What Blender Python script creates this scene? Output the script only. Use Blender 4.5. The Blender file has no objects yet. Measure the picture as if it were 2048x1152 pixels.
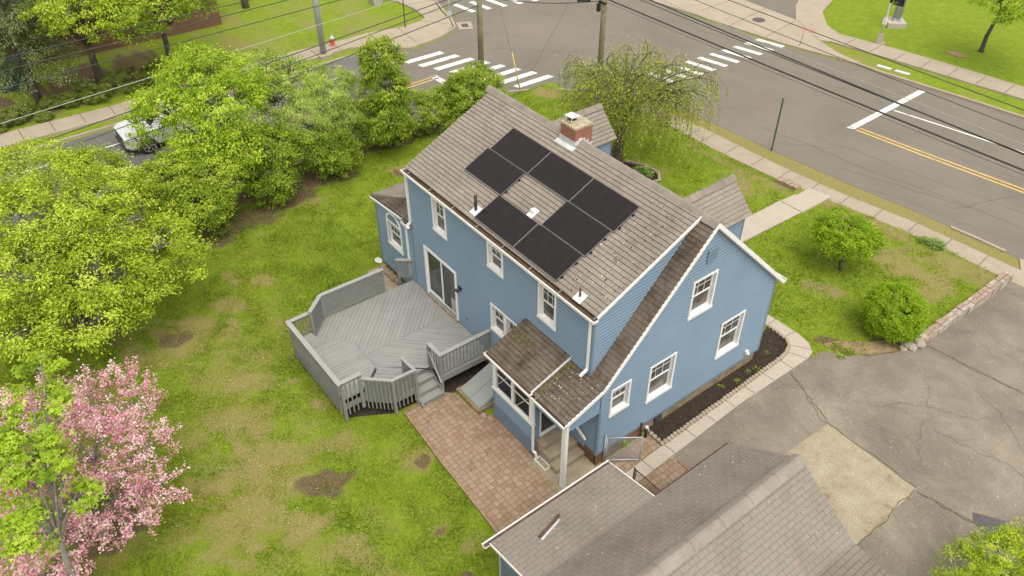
import bpy, math, random
import numpy as np
from mathutils import Vector, Matrix
R_ = math.radians
random.seed(7); rng = np.random.default_rng(11)
scene = bpy.context.scene
col = scene.collection

# ------------------------------------------------------------------ camera
cam_d = bpy.data.cameras.new("Camera"); cam_d.sensor_width = 36.0
cam_d.lens = 36.0*1607.5/2048.0; cam_d.clip_start = 0.1; cam_d.clip_end = 600
cam = bpy.data.objects.new("Camera", cam_d); col.objects.link(cam)
right = Vector((0.60819179, 0.79377817, -0.0043547)); up = Vector((-0.50397341, 0.39037059, 0.77046843)); back = Vector((0.61328097, -0.46639792, 0.63746328))
M = Matrix((right, up, back)).transposed().to_4x4(); M.translation = Vector((10.75475, -11.30001, 19.79342))
cam.matrix_world = M
scene.camera = cam
# ------------------------------------------------------------------ sky and sun
SUN_EL, SUN_AZ = 64.0, -12.0          # azimuth measured from +x towards +y
w = bpy.data.worlds.new("World"); scene.world = w; w.use_nodes = True
nt = w.node_tree; nt.nodes.clear()
sky = nt.nodes.new('ShaderNodeTexSky'); sky.sky_type = 'NISHITA'; sky.sun_disc = False
sky.sun_elevation = R_(SUN_EL); sky.sun_rotation = R_(90-SUN_AZ); sky.dust_density = 3.0; sky.air_density = 1.0
hs = nt.nodes.new('ShaderNodeHueSaturation'); hs.inputs['Saturation'].default_value = 0.12
bg = nt.nodes.new('ShaderNodeBackground'); bg.inputs['Strength'].default_value = 0.15
wo = nt.nodes.new('ShaderNodeOutputWorld')
nt.links.new(sky.outputs[0], hs.inputs['Color']); wm = nt.nodes.new('ShaderNodeMix'); wm.data_type = 'RGBA'; wm.blend_type = 'MULTIPLY'; wm.inputs[0].default_value = 1.0; wm.inputs[7].default_value = (1.04, 1.0, 0.93, 1); nt.links.new(hs.outputs[0], wm.inputs[6]); nt.links.new(wm.outputs[2], bg.inputs['Color']); nt.links.new(bg.outputs[0], wo.inputs[0])
sl = bpy.data.lights.new("Sun", 'SUN'); sl.energy = 0.75; sl.angle = R_(50); sl.color = (1.0, 0.955, 0.87)
so = bpy.data.objects.new("Sun", sl); col.objects.link(so)
sd = Vector((math.cos(R_(SUN_EL))*math.cos(R_(SUN_AZ)), math.cos(R_(SUN_EL))*math.sin(R_(SUN_AZ)), math.sin(R_(SUN_EL))))
so.rotation_euler = sd.to_track_quat('Z', 'Y').to_euler(); so.location = (0, 0, 40)
scene.view_settings.view_transform = 'Standard'; scene.view_settings.look = 'None'
scene.view_settings.exposure = 1.02; scene.view_settings.gamma = 1.0
scene.render.engine = 'CYCLES'

# ------------------------------------------------------------------ materials
def new_mat(name):
    m = bpy.data.materials.new(name); m.use_nodes = True
    n = m.node_tree; n.nodes.clear()
    out = n.nodes.new('ShaderNodeOutputMaterial'); p = n.nodes.new('ShaderNodeBsdfPrincipled')
    n.links.new(p.outputs[0], out.inputs[0]); return m, n, p, out
def N(n, t, **kw):
    nd = n.nodes.new(t)
    for k, v in kw.items():
        if hasattr(nd, k): setattr(nd, k, v)
        else: nd.inputs[k].default_value = v
    return nd
def rgba(c): return (c[0], c[1], c[2], 1.0)
def coord(n, kind='Object'):
    if kind == 'UV': return N(n, 'ShaderNodeTexCoord').outputs['UV']
    g = N(n, 'ShaderNodeNewGeometry'); return g.outputs['Position']
def noise(n, co, scale, detail=4, rough=0.6, dist=0.0):
    x = N(n, 'ShaderNodeTexNoise'); x.inputs['Scale'].default_value = scale; x.inputs['Detail'].default_value = detail
    x.inputs['Roughness'].default_value = rough; x.inputs['Distortion'].default_value = dist
    n.links.new(co, x.inputs['Vector']); return x.outputs['Fac']
def ramp(n, fac, stops):
    r = N(n, 'ShaderNodeValToRGB'); e = r.color_ramp.elements
    while len(e) < len(stops): e.new(0.5)
    for el, (p, c) in zip(e, stops):
        el.position = p; el.color = rgba(c) if not isinstance(c, float) else (c, c, c, 1)
    n.links.new(fac, r.inputs[0]); return r.outputs[0]
def mix(n, fac, a, b, mode='MIX'):
    x = n.nodes.new('ShaderNodeMix'); x.data_type = 'RGBA'; x.blend_type = mode
    if isinstance(fac, (int, float)): x.inputs[0].default_value = fac
    else: n.links.new(fac, x.inputs[0])
    for i, v in ((6, a), (7, b)):
        if isinstance(v, (tuple, list)): x.inputs[i].default_value = rgba(v)
        else: n.links.new(v, x.inputs[i])
    return x.outputs[2]
def bump(n, p, h, strength, dist=0.02):
    b = N(n, 'ShaderNodeBump'); b.inputs['Strength'].default_value = strength; b.inputs['Distance'].default_value = dist
    n.links.new(h, b.inputs['Height']); n.links.new(b.outputs[0], p.inputs['Normal'])
def simple(name, c, rough=0.6, var=0.12, scale=3.0, metal=0.0, fine=None, bmp=0.0, spec=0.4):
    """colour c with patchy variation and fine grain"""
    m, n, p, o = new_mat(name); co = coord(n)
    a = tuple(v*(1-var) for v in c); b = tuple(min(1, v*(1+var)) for v in c)
    f = noise(n, co, scale, 5, 0.65); cc = ramp(n, f, [(0.3, a), (0.7, b)])
    if fine:
        g = noise(n, co, fine, 2, 0.6); cc = mix(n, 0.35, cc, ramp(n, g, [(0.35, tuple(v*0.6 for v in c)), (0.65, tuple(min(1, v*1.35) for v in c))]))
        if bmp: bump(n, p, g, bmp)
    n.links.new(cc, p.inputs['Base Color']); p.inputs['Roughness'].default_value = rough; p.inputs['Metallic'].default_value = metal
    p.inputs['Specular IOR Level'].default_value = spec
    return m
def shingle_mat(name, c1, c2, c3, dark, row, brick, grime, gscale=0.5, vj=0.68, hj=0.5):
    m, n, p, o = new_mat(name); uv = coord(n, 'UV'); co = coord(n)
    def br(a, b, bias, off):
        mp = N(n, 'ShaderNodeMapping'); mp.inputs['Location'].default_value = (off*brick*7, off*row*6, 0); n.links.new(uv, mp.inputs[0])
        t = N(n, 'ShaderNodeTexBrick'); t.inputs['Scale'].default_value = 1.0; t.inputs['Brick Width'].default_value = brick
        t.inputs['Row Height'].default_value = row; t.inputs['Mortar Size'].default_value = 0.006; t.inputs['Mortar Smooth'].default_value = 0.2
        t.inputs['Bias'].default_value = bias; t.offset = 0.5; t.squash = 1.0
        t.inputs['Color1'].default_value = rgba(a); t.inputs['Color2'].default_value = rgba(b); t.inputs['Mortar'].default_value = rgba(tuple(v*vj for v in c1))
        n.links.new(mp.outputs[0], t.inputs['Vector']); return t
    t1 = br(c1, c2, 0.0, 0); t2 = br(c3, c1, 0.35, 1)
    cc = mix(n, 0.5, t1.outputs[0], t2.outputs[0])
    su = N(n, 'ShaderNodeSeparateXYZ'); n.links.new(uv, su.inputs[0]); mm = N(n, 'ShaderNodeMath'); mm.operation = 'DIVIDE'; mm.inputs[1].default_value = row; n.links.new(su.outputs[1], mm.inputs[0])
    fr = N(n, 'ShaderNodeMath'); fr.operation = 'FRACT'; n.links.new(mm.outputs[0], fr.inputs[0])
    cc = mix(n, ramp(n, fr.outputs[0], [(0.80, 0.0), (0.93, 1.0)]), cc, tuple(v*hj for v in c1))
    g = noise(n, co, gscale, 6, 0.7, 0.4); cc = mix(n, ramp(n, g, [(0.42, 0.0), (0.68, 1.0)]), cc, grime, 'MULTIPLY')
    f = noise(n, co, 60, 2, 0.7); cc = mix(n, 0.5, cc, ramp(n, f, [(0.3, (0.42, 0.42, 0.42)), (0.7, (0.97, 0.97, 0.97))]), 'MULTIPLY')
    n.links.new(cc, p.inputs['Base Color']); p.inputs['Roughness'].default_value = 0.93; p.inputs['Specular IOR Level'].default_value = 0.15
    bump(n, p, f, 0.4, 0.01); return m
def leaf_mat(name, c_dark, c_mid, c_light, trans=0.36, rough=0.55):
    m, n, p, o = new_mat(name); a = N(n, 'ShaderNodeAttribute'); a.attribute_name = 'tint'
    cc = ramp(n, a.outputs['Fac'], [(0.0, c_dark), (0.5, c_mid), (1.0, c_light)])
    n.links.new(cc, p.inputs['Base Color']); p.inputs['Roughness'].default_value = rough; p.inputs['Specular IOR Level'].default_value = 0.25
    t = N(n, 'ShaderNodeBsdfTranslucent'); n.links.new(mix(n, 1.0, cc, (1.0, 1.0, 0.45), 'MULTIPLY'), t.inputs[0])
    s = N(n, 'ShaderNodeMixShader'); s.inputs[0].default_value = trans
    n.links.new(p.outputs[0], s.inputs[1]); n.links.new(t.outputs[0], s.inputs[2]); n.links.new(s.outputs[0], o.inputs[0]); return m

MT = {}
def siding_mat(name, c):
    m, n, p, o = new_mat(name); co = coord(n); f = noise(n, co, 0.7, 5, 0.6)
    mp = N(n, 'ShaderNodeMapping'); mp.inputs['Scale'].default_value = (1.2, 1.2, 30); n.links.new(co, mp.inputs[0]); g = noise(n, mp.outputs[0], 1.0, 3, 0.6)
    cc = mix(n, 0.5, ramp(n, f, [(0.3, tuple(v*0.9 for v in c)), (0.7, tuple(v*1.08 for v in c))]), ramp(n, g, [(0.3, tuple(v*0.88 for v in c)), (0.7, tuple(v*1.12 for v in c))]))
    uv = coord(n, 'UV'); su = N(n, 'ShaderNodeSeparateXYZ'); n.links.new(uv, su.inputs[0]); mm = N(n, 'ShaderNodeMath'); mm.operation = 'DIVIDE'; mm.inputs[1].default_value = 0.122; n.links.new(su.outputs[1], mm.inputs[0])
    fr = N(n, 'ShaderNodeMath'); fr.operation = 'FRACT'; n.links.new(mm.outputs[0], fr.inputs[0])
    cc = mix(n, ramp(n, fr.outputs[0], [(0.60, 0.0), (0.74, 1.0)]), cc, tuple(v*0.36 for v in c))   # shadow line under each lap, painted into the colour
    n.links.new(cc, p.inputs['Base Color']); p.inputs['Roughness'].default_value = 0.5; p.inputs['Specular IOR Level'].default_value = 0.3; return m
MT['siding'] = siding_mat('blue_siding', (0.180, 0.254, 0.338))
MT['bluetrim'] = simple('blue_trim', (0.135, 0.185, 0.235), 0.5, 0.06)
MT['white'] = simple('white_paint', (0.68, 0.675, 0.66), 0.4, 0.05, 2.0, fine=25)
MT['gutterin'] = simple('gutter_debris', (0.085, 0.05, 0.026), 0.9, 0.6, 5.0, fine=40)
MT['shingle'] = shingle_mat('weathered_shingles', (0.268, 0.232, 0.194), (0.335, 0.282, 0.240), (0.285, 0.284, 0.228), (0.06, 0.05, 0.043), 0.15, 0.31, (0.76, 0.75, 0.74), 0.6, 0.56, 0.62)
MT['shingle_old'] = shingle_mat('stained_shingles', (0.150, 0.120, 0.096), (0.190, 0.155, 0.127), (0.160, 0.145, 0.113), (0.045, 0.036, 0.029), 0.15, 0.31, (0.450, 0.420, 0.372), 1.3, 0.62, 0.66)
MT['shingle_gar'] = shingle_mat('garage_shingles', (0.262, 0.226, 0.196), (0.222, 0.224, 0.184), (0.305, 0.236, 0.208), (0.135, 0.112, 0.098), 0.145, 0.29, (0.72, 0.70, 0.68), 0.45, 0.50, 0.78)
MT['ridge'] = simple('ridge_shingles', (0.225, 0.195, 0.165), 0.95, 0.3, 1.6, fine=45, spec=0.1)
MT['ridgegar'] = simple('garage_ridge_shingles', (0.242, 0.212, 0.182), 0.95, 0.22, 1.4, fine=45, spec=0.1)
def glass_mat(name, c, rough=0.06):
    m, n, p, o = new_mat(name); co = coord(n)
    cc = ramp(n, noise(n, co, 1.7, 3, 0.5, 0.5), [(0.35, tuple(v*0.5 for v in c)), (0.65, tuple(v*1.5 for v in c))])
    n.links.new(cc, p.inputs['Base Color']); p.inputs['Roughness'].default_value = rough; p.inputs['Specular IOR Level'].default_value = 0.6; return m
MT['glass'] = glass_mat('window_glass', (0.045, 0.05, 0.05)); MT['glass_low'] = glass_mat('lower_window_glass', (0.085, 0.08, 0.07))
m, n, p, o = new_mat('solar_cells'); uv = coord(n, 'UV')
t = N(n, 'ShaderNodeTexBrick'); t.offset = 0.0; t.inputs['Scale'].default_value = 1.0; t.inputs['Brick Width'].default_value = 0.095; t.inputs['Row Height'].default_value = 0.19
t.inputs['Mortar Size'].default_value = 0.003; t.inputs['Color1'].default_value = (0.011, 0.009, 0.010, 1); t.inputs['Color2'].default_value = (0.016, 0.011, 0.011, 1); t.inputs['Mortar'].default_value = (0.007, 0.007, 0.008, 1)
n.links.new(uv, t.inputs['Vector']); n.links.new(t.outputs[0], p.inputs['Base Color']); p.inputs['Roughness'].default_value = 0.22; p.inputs['Specular IOR Level'].default_value = 0.34; MT['solar'] = m
MT['blackmetal'] = simple('black_metal', (0.02, 0.02, 0.022), 0.45, 0.2)
MT['alu'] = simple('aluminium', (0.42, 0.42, 0.41), 0.4, 0.1, metal=0.6)
MT['flash'] = simple('lead_flashing', (0.45, 0.47, 0.48), 0.5, 0.25, 6)
MT['cap'] = simple('weathered_mortar', (0.34, 0.29, 0.20), 0.95, 0.5, 9, fine=50)
def brick_mat(name, a, b, mor, bw=0.21, rh=0.072, axis='z', ms=0.008):
    m, n, p, o = new_mat(name); uv = coord(n, 'UV'); co = coord(n)
    t = N(n, 'ShaderNodeTexBrick'); t.inputs['Scale'].default_value = 1.0; t.inputs['Brick Width'].default_value = bw; t.inputs['Row Height'].default_value = rh
    t.inputs['Mortar Size'].default_value = ms; t.inputs['Color1'].default_value = rgba(a); t.inputs['Color2'].default_value = rgba(b); t.inputs['Mortar'].default_value = rgba(mor)
    n.links.new(uv, t.inputs['Vector']); f = noise(n, co, 7, 4, 0.7)
    cc = mix(n, 0.6, t.outputs[0], ramp(n, f, [(0.3, (0.5, 0.5, 0.5)), (0.7, (1.3, 1.25, 1.2))]), 'MULTIPLY')
    n.links.new(cc, p.inputs['Base Color']); p.inputs['Roughness'].default_value = 0.9; return m
MT['brick'] = brick_mat('chimney_brick', (0.30, 0.085, 0.045), (0.22, 0.10, 0.06), (0.23, 0.17, 0.13))
MT['brickfar'] = brick_mat('school_brick', (0.19, 0.095, 0.055), (0.15, 0.075, 0.042), (0.13, 0.09, 0.065))
MT['deck'] = None
def deck_mat(name, c):
    m, n, p, o = new_mat(name); uv = coord(n, 'UV'); co = coord(n)
    mp = N(n, 'ShaderNodeMapping'); mp.inputs['Scale'].default_value = (0.35, 7.2, 1); n.links.new(uv, mp.inputs[0]); f = noise(n, mp.outputs[0], 1.0, 1, 0.4)
    g = noise(n, co, 1.3, 5, 0.7, 0.5)
    cc = mix(n, 0.5, ramp(n, f, [(0.35, tuple(v*0.86 for v in c)), (0.65, tuple(v*1.1 for v in c))]), ramp(n, g, [(0.35, tuple(v*0.85 for v in c)), (0.65, tuple(v*1.12 for v in c))]))
    n.links.new(cc, p.inputs['Base Color']); p.inputs['Roughness'].default_value = 0.6; return m
MT['deck'] = deck_mat('grey_deck_paint', (0.235, 0.24, 0.225))
MT['rail'] = simple('grey_rail_paint', (0.20, 0.205, 0.19), 0.6, 0.1, 3, fine=20)
MT['railcap'] = simple('light_rail_paint', (0.28, 0.285, 0.27), 0.6, 0.08, 3, fine=20)
MT['hatch'] = simple('hatch_paint', (0.25, 0.265, 0.25), 0.45, 0.08, 1.5)
MT['timber'] = simple('weathered_timber', (0.24, 0.17, 0.10), 0.9, 0.35, 4, fine=25)
MT['conc'] = simple('concrete', (0.32, 0.268, 0.205), 0.9, 0.14, 1.2, fine=30)
MT['conc_new'] = simple('clean_concrete', (0.39, 0.335, 0.28), 0.88, 0.07, 1.0, fine=30)
MT['conc_dirty'] = simple('stained_concrete', (0.27, 0.225, 0.155), 0.9, 0.3, 2.0, fine=35)
MT['conc_agg'] = None
def mottled(name, stops, scale, fine, rough=0.9, fs=0.4, dist=0.4, bmp=0.3, specks=None, sp_scale=16):
    m, n, p, o = new_mat(name); co = coord(n)
    cc = ramp(n, noise(n, co, scale, 6, 0.68, dist), stops)
    g = noise(n, co, fine, 3, 0.7); cc = mix(n, fs, cc, ramp(n, g, [(0.3, (0.35, 0.35, 0.35)), (0.7, (1.5, 1.5, 1.5))]), 'MULTIPLY')
    if specks:
        v = N(n, 'ShaderNodeTexVoronoi'); v.inputs['Scale'].default_value = sp_scale; n.links.new(co, v.inputs['Vector'])
        cc = mix(n, ramp(n, v.outputs['Distance'], [(0.07, 1.0), (0.11, 0.0)]), cc, specks)
    n.links.new(cc, p.inputs['Base Color']); p.inputs['Roughness'].default_value = rough; p.inputs['Specular IOR Level'].default_value = 0.2
    if bmp: bump(n, p, g, bmp, 0.01)
    return m
MT['pad'] = mottled('exposed_aggregate_pad', [(0.34, (0.22, 0.165, 0.105)), (0.42, (0.30, 0.25, 0.175)), (0.62, (0.36, 0.31, 0.225))], 1.3, 40, fs=0.75, dist=0.25)
MT['asphalt'] = mottled('road_asphalt', [(0.3, (0.144, 0.128, 0.106)), (0.5, (0.169, 0.150, 0.123)), (0.7, (0.190, 0.168, 0.137))], 0.16, 30, fs=0.3, bmp=0.15)
MT['asphalt2'] = mottled('side_road_asphalt', [(0.3, (0.115, 0.108, 0.103)), (0.7, (0.15, 0.142, 0.135))], 0.2, 30, fs=0.3, bmp=0.15)
MT['drive'] = mottled('driveway_asphalt', [(0.30, (0.145, 0.124, 0.100)), (0.5, (0.195, 0.168, 0.135)), (0.62, (0.24, 0.207, 0.163)), (0.75, (0.30, 0.25, 0.185))], 0.45, 38, fs=0.5, dist=0.5, specks=(0.40, 0.33, 0.19), sp_scale=5)
MT['crack'] = simple('crack_fill', (0.075, 0.067, 0.055), 0.95, 0.3, 5)
MT['crackgreen'] = simple('weedy_crack', (0.12, 0.12, 0.045), 0.95, 0.5, 3, fine=20)
MT['linewhite'] = mottled('road_white_paint', [(0.34, (0.20, 0.19, 0.17)), (0.40, (0.60, 0.59, 0.57)), (0.7, (0.72, 0.71, 0.69))], 2.2, 30, fs=0.15, bmp=0)
MT['lineyellow'] = mottled('road_yellow_paint', [(0.28, (0.25, 0.19, 0.1)), (0.4, (0.50, 0.33, 0.10)), (0.7, (0.60, 0.41, 0.14))], 3.0, 30, fs=0.15, bmp=0)
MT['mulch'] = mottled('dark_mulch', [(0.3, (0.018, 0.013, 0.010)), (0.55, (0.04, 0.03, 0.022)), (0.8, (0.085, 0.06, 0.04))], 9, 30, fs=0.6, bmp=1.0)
MT['soil'] = mottled('bare_soil', [(0.3, (0.08, 0.055, 0.032)), (0.7, (0.16, 0.12, 0.07))], 2.5, 30, fs=0.5)
MT['dirt_l'] = mottled('sandy_soil', [(0.3, (0.21, 0.15, 0.085)), (0.7, (0.30, 0.215, 0.125))], 2.0, 30, fs=0.4)
MT['bark'] = mottled('bark', [(0.3, (0.055, 0.045, 0.035)), (0.7, (0.13, 0.11, 0.09))], 6, 25, fs=0.5, bmp=0.8)
MT['barkgrey'] = mottled('grey_bark', [(0.3, (0.13, 0.115, 0.10)), (0.7, (0.25, 0.23, 0.20))], 8, 30, fs=0.4, bmp=0.5)
MT['pole'] = mottled('weathered_pole_wood', [(0.3, (0.17, 0.165, 0.09)), (0.7, (0.30, 0.28, 0.17))], 2, 18, fs=0.5)
MT['galv'] = simple('galvanised_steel', (0.40, 0.43, 0.45), 0.5, 0.15, 1.5, metal=0.2)
MT['offwhite'] = simple('off_white_paint', (0.6, 0.59, 0.56), 0.5, 0.08)
MT['wire'] = simple('cable', (0.03, 0.033, 0.033), 0.5, 0.1); MT['wirelight'] = simple('light_cable', (0.30, 0.32, 0.31), 0.4, 0.1)
MT['signgreen'] = simple('green_steel', (0.07, 0.12, 0.085), 0.6, 0.2)
MT['red'] = simple('hydrant_red', (0.50, 0.08, 0.04), 0.5, 0.15); MT['yellowp'] = simple('guy_guard_yellow', (0.55, 0.42, 0.10), 0.5, 0.1)
MT['iron'] = simple('cast_iron', (0.085, 0.07, 0.06), 0.8, 0.3, 8); MT['rust'] = simple('rusty_steel', (0.10, 0.055, 0.04), 0.8, 0.4, 12)
MT['stone'] = mottled('field_stone', [(0.3, (0.25, 0.215, 0.175)), (0.7, (0.42, 0.38, 0.32))], 3, 25, fs=0.4)
MT['redstone'] = mottled('red_sandstone', [(0.3, (0.26, 0.185, 0.135)), (0.7, (0.37, 0.285, 0.22))], 3, 25, fs=0.4)
MT['mortar'] = simple('pale_mortar', (0.30, 0.25, 0.19), 0.95, 0.2, 5)
MT['found'] = mottled('fieldstone_foundation', [(0.3, (0.12, 0.09, 0.055)), (0.5, (0.24, 0.19, 0.12)), (0.7, (0.30, 0.25, 0.17))], 4, 20, fs=0.5)
MT['brownst'] = mottled('brownstone_base', [(0.3, (0.11, 0.06, 0.038)), (0.7, (0.20, 0.115, 0.075))], 3, 20, fs=0.4)
MT['truck'] = simple('white_car_paint', (0.50, 0.51, 0.53), 0.2, 0.02, spec=0.6); MT['rubber'] = simple('tyre_rubber', (0.02, 0.02, 0.02), 0.8, 0.2)
MT['chrome'] = simple('wheel_alloy', (0.55, 0.55, 0.56), 0.3, 0.05, metal=0.8); MT['carglass'] = glass_mat('car_glass', (0.02, 0.022, 0.025), 0.05)
MT['lamp'] = simple('headlamp_lens', (0.35, 0.36, 0.38), 0.15, 0.1, spec=0.8)
MT['roofdark'] = simple('dark_bitumen_roof', (0.10, 0.105, 0.11), 0.9, 0.3, 1.0, fine=20)
MT['utilgreen'] = simple('utility_green', (0.045, 0.075, 0.055), 0.5, 0.1)
MT['tactile'] = simple('tactile_red', (0.36, 0.20, 0.17), 0.8, 0.15, 3)
MT['vinyl'] = simple('dark_floor', (0.10, 0.085, 0.07), 0.5, 0.15)
MT['patch'] = simple('dark_asphalt_patch', (0.085, 0.078, 0.08), 0.8, 0.2, 5, fine=30)
MT['coverwhite'] = simple('pale_cover', (0.50, 0.53, 0.55), 0.6, 0.1)
MT['moss'] = leaf_mat('moss', (0.05, 0.055, 0.015), (0.10, 0.10, 0.03), (0.16, 0.14, 0.05), 0.0)
# pavers: many-sided cobbles with dark joints
m, n, p, o = new_mat('octagon_pavers'); co = coord(n)
v = N(n, 'ShaderNodeTexVoronoi'); v.feature = 'DISTANCE_TO_EDGE'; v.inputs['Scale'].default_value = 5.3; v.inputs['Randomness'].default_value = 0.33
v2 = N(n, 'ShaderNodeTexVoronoi'); v2.feature = 'F1'; v2.inputs['Scale'].default_value = 5.3; v2.inputs['Randomness'].default_value = 0.33
fl = N(n, 'ShaderNodeMapping'); fl.inputs['Scale'].default_value = (1, 1, 0); n.links.new(co, fl.inputs[0])
for q in (v, v2): n.links.new(fl.outputs[0], q.inputs['Vector'])
sp = N(n, 'ShaderNodeSeparateColor'); n.links.new(v2.outputs['Color'], sp.inputs[0])
cc = ramp(n, sp.outputs[0], [(0.0, (0.23, 0.148, 0.095)), (0.5, (0.285, 0.190, 0.126)), (1.0, (0.32, 0.222, 0.158))])
big = noise(n, co, 0.55, 5, 0.65, 0.6); cc = mix(n, ramp(n, big, [(0.42, 0.0), (0.7, 0.85)]), cc, (0.25, 0.20, 0.135))
st = noise(n, co, 1.1, 4, 0.6); cc = mix(n, ramp(n, st, [(0.60, 0.0), (0.74, 0.8)]), cc, (0.11, 0.085, 0.055))
cc = mix(n, ramp(n, v.outputs['Distance'], [(0.025, 0.85), (0.06, 0.0)]), cc, (0.09, 0.07, 0.035))
g = noise(n, co, 45, 2, 0.6); cc = mix(n, 0.35, cc, ramp(n, g, [(0.3, (0.5, 0.5, 0.5)), (0.7, (1.3, 1.3, 1.3))]), 'MULTIPLY')
n.links.new(cc, p.inputs['Base Color']); p.inputs['Roughness'].default_value = 0.9; bump(n, p, v.outputs['Distance'], 0.5, 0.05); MT['paver'] = m
# lawn ground: grass thinning to straw and bare earth following vertex attributes
m, n, p, o = new_mat('lawn'); co = coord(n)
ad = N(n, 'ShaderNodeAttribute'); ad.attribute_name = 'dry'; ae = N(n, 'ShaderNodeAttribute'); ae.attribute_name = 'dirt'
g1 = noise(n, co, 2.2, 6, 0.7, 0.6); g2 = noise(n, co, 14, 4, 0.75); g3 = noise(n, co, 45, 2, 0.7)
green = ramp(n, g1, [(0.32, (0.085, 0.155, 0.010)), (0.5, (0.150, 0.232, 0.014)), (0.68, (0.225, 0.285, 0.030))])
green = mix(n, 0.5, green, ramp(n, g2, [(0.3, (0.090, 0.140, 0.010)), (0.7, (0.275, 0.32, 0.034))]))
straw = ramp(n, g2, [(0.3, (0.17, 0.15, 0.055)), (0.55, (0.25, 0.215, 0.080)), (0.75, (0.35, 0.285, 0.15))])
straw = mix(n, ramp(n, ad.outputs['Fac'], [(0.55, 0.0), (0.85, 1.0)]), mix(n, 0.45, straw, (0.19, 0.205, 0.045)), straw)
def thresh(attr, nz, w0, w1):
    a = N(n, 'ShaderNodeMath'); a.operation = 'ADD'; n.links.new(attr, a.inputs[0]); n.links.new(nz, a.inputs[1])
    return ramp(n, a.outputs[0], [(w0, 0.0), (w1, 1.0)])
half = N(n, 'ShaderNodeMath'); half.operation = 'MULTIPLY'; half.inputs[1].default_value = 1.0; hh = mix(n, 0.45, g2, g3); n.links.new(hh, half.inputs[0])
cc = mix(n, thresh(ad.outputs['Fac'], half.outputs[0], 0.72, 1.28), green, straw)
soil = ramp(n, g2, [(0.3, (0.07, 0.050, 0.028)), (0.7, (0.19, 0.14, 0.080))])
cc = mix(n, thresh(ae.outputs['Fac'], half.outputs[0], 0.80, 1.45), cc, soil)
cc = mix(n, 0.6, cc, ramp(n, g3, [(0.3, (0.5, 0.5, 0.5)), (0.7, (1.35, 1.35, 1.35))]), 'MULTIPLY')
n.links.new(cc, p.inputs['Base Color']); p.inputs['Roughness'].default_value = 0.95; p.inputs['Specular IOR Level'].default_value = 0.1; bump(n, p, g3, 0.6, 0.03); MT['lawn'] = m
MT['L_grass'] = leaf_mat('grass_blades', (0.124, 0.192, 0.011), (0.198, 0.269, 0.018), (0.446, 0.360, 0.099), 0.25)
MT['L_mag'] = leaf_mat('yellow_green_leaves', (0.175, 0.25, 0.014), (0.37, 0.48, 0.03), (0.60, 0.72, 0.09))
MT['L_maple'] = leaf_mat('fresh_maple_leaves', (0.16, 0.28, 0.014), (0.34, 0.50, 0.03), (0.58, 0.70, 0.08))
MT['L_dark'] = leaf_mat('deep_green_leaves', (0.095, 0.165, 0.012), (0.215, 0.315, 0.024), (0.40, 0.50, 0.05))
MT['L_ivy'] = leaf_mat('ivy_leaves', (0.12, 0.19, 0.02), (0.29, 0.40, 0.04), (0.52, 0.60, 0.10))
MT['L_pale'] = leaf_mat('pale_willow_leaves', (0.17, 0.26, 0.04), (0.38, 0.50, 0.09), (0.60, 0.70, 0.19))
MT['L_lilac'] = leaf_mat('bright_shrub_leaves', (0.13, 0.22, 0.014), (0.30, 0.42, 0.03), (0.55, 0.63, 0.08))
MT['L_lime'] = leaf_mat('lime_leaves', (0.11, 0.20, 0.006), (0.25, 0.40, 0.012), (0.42, 0.58, 0.03))
MT['L_weep'] = leaf_mat('young_cherry_leaves', (0.19, 0.25, 0.025), (0.36, 0.42, 0.04), (0.54, 0.58, 0.08))
MT['L_pink'] = leaf_mat('pink_blossom', (0.47, 0.13, 0.23), (0.75, 0.38, 0.50), (0.93, 0.74, 0.83), 0.3)
MT['L_spruce'] = leaf_mat('spruce_needles', (0.05, 0.075, 0.022), (0.13, 0.175, 0.055), (0.30, 0.35, 0.12), 0.1)
MT['L_yew'] = leaf_mat('yew_leaves', (0.06, 0.09, 0.014), (0.15, 0.20, 0.03), (0.28, 0.33, 0.05), 0.2)
MT['L_hosta'] = leaf_mat('hosta_leaves', (0.117, 0.195, 0.039), (0.234, 0.338, 0.078), (0.429, 0.546, 0.208))
MT['L_ever'] = leaf_mat('arborvitae_sprays', (0.17, 0.27, 0.012), (0.42, 0.56, 0.03), (0.68, 0.76, 0.09))
MT['L_tan'] = leaf_mat('spent_flowers', (0.22, 0.16, 0.10), (0.33, 0.25, 0.16), (0.42, 0.34, 0.24), 0.2)

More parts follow.
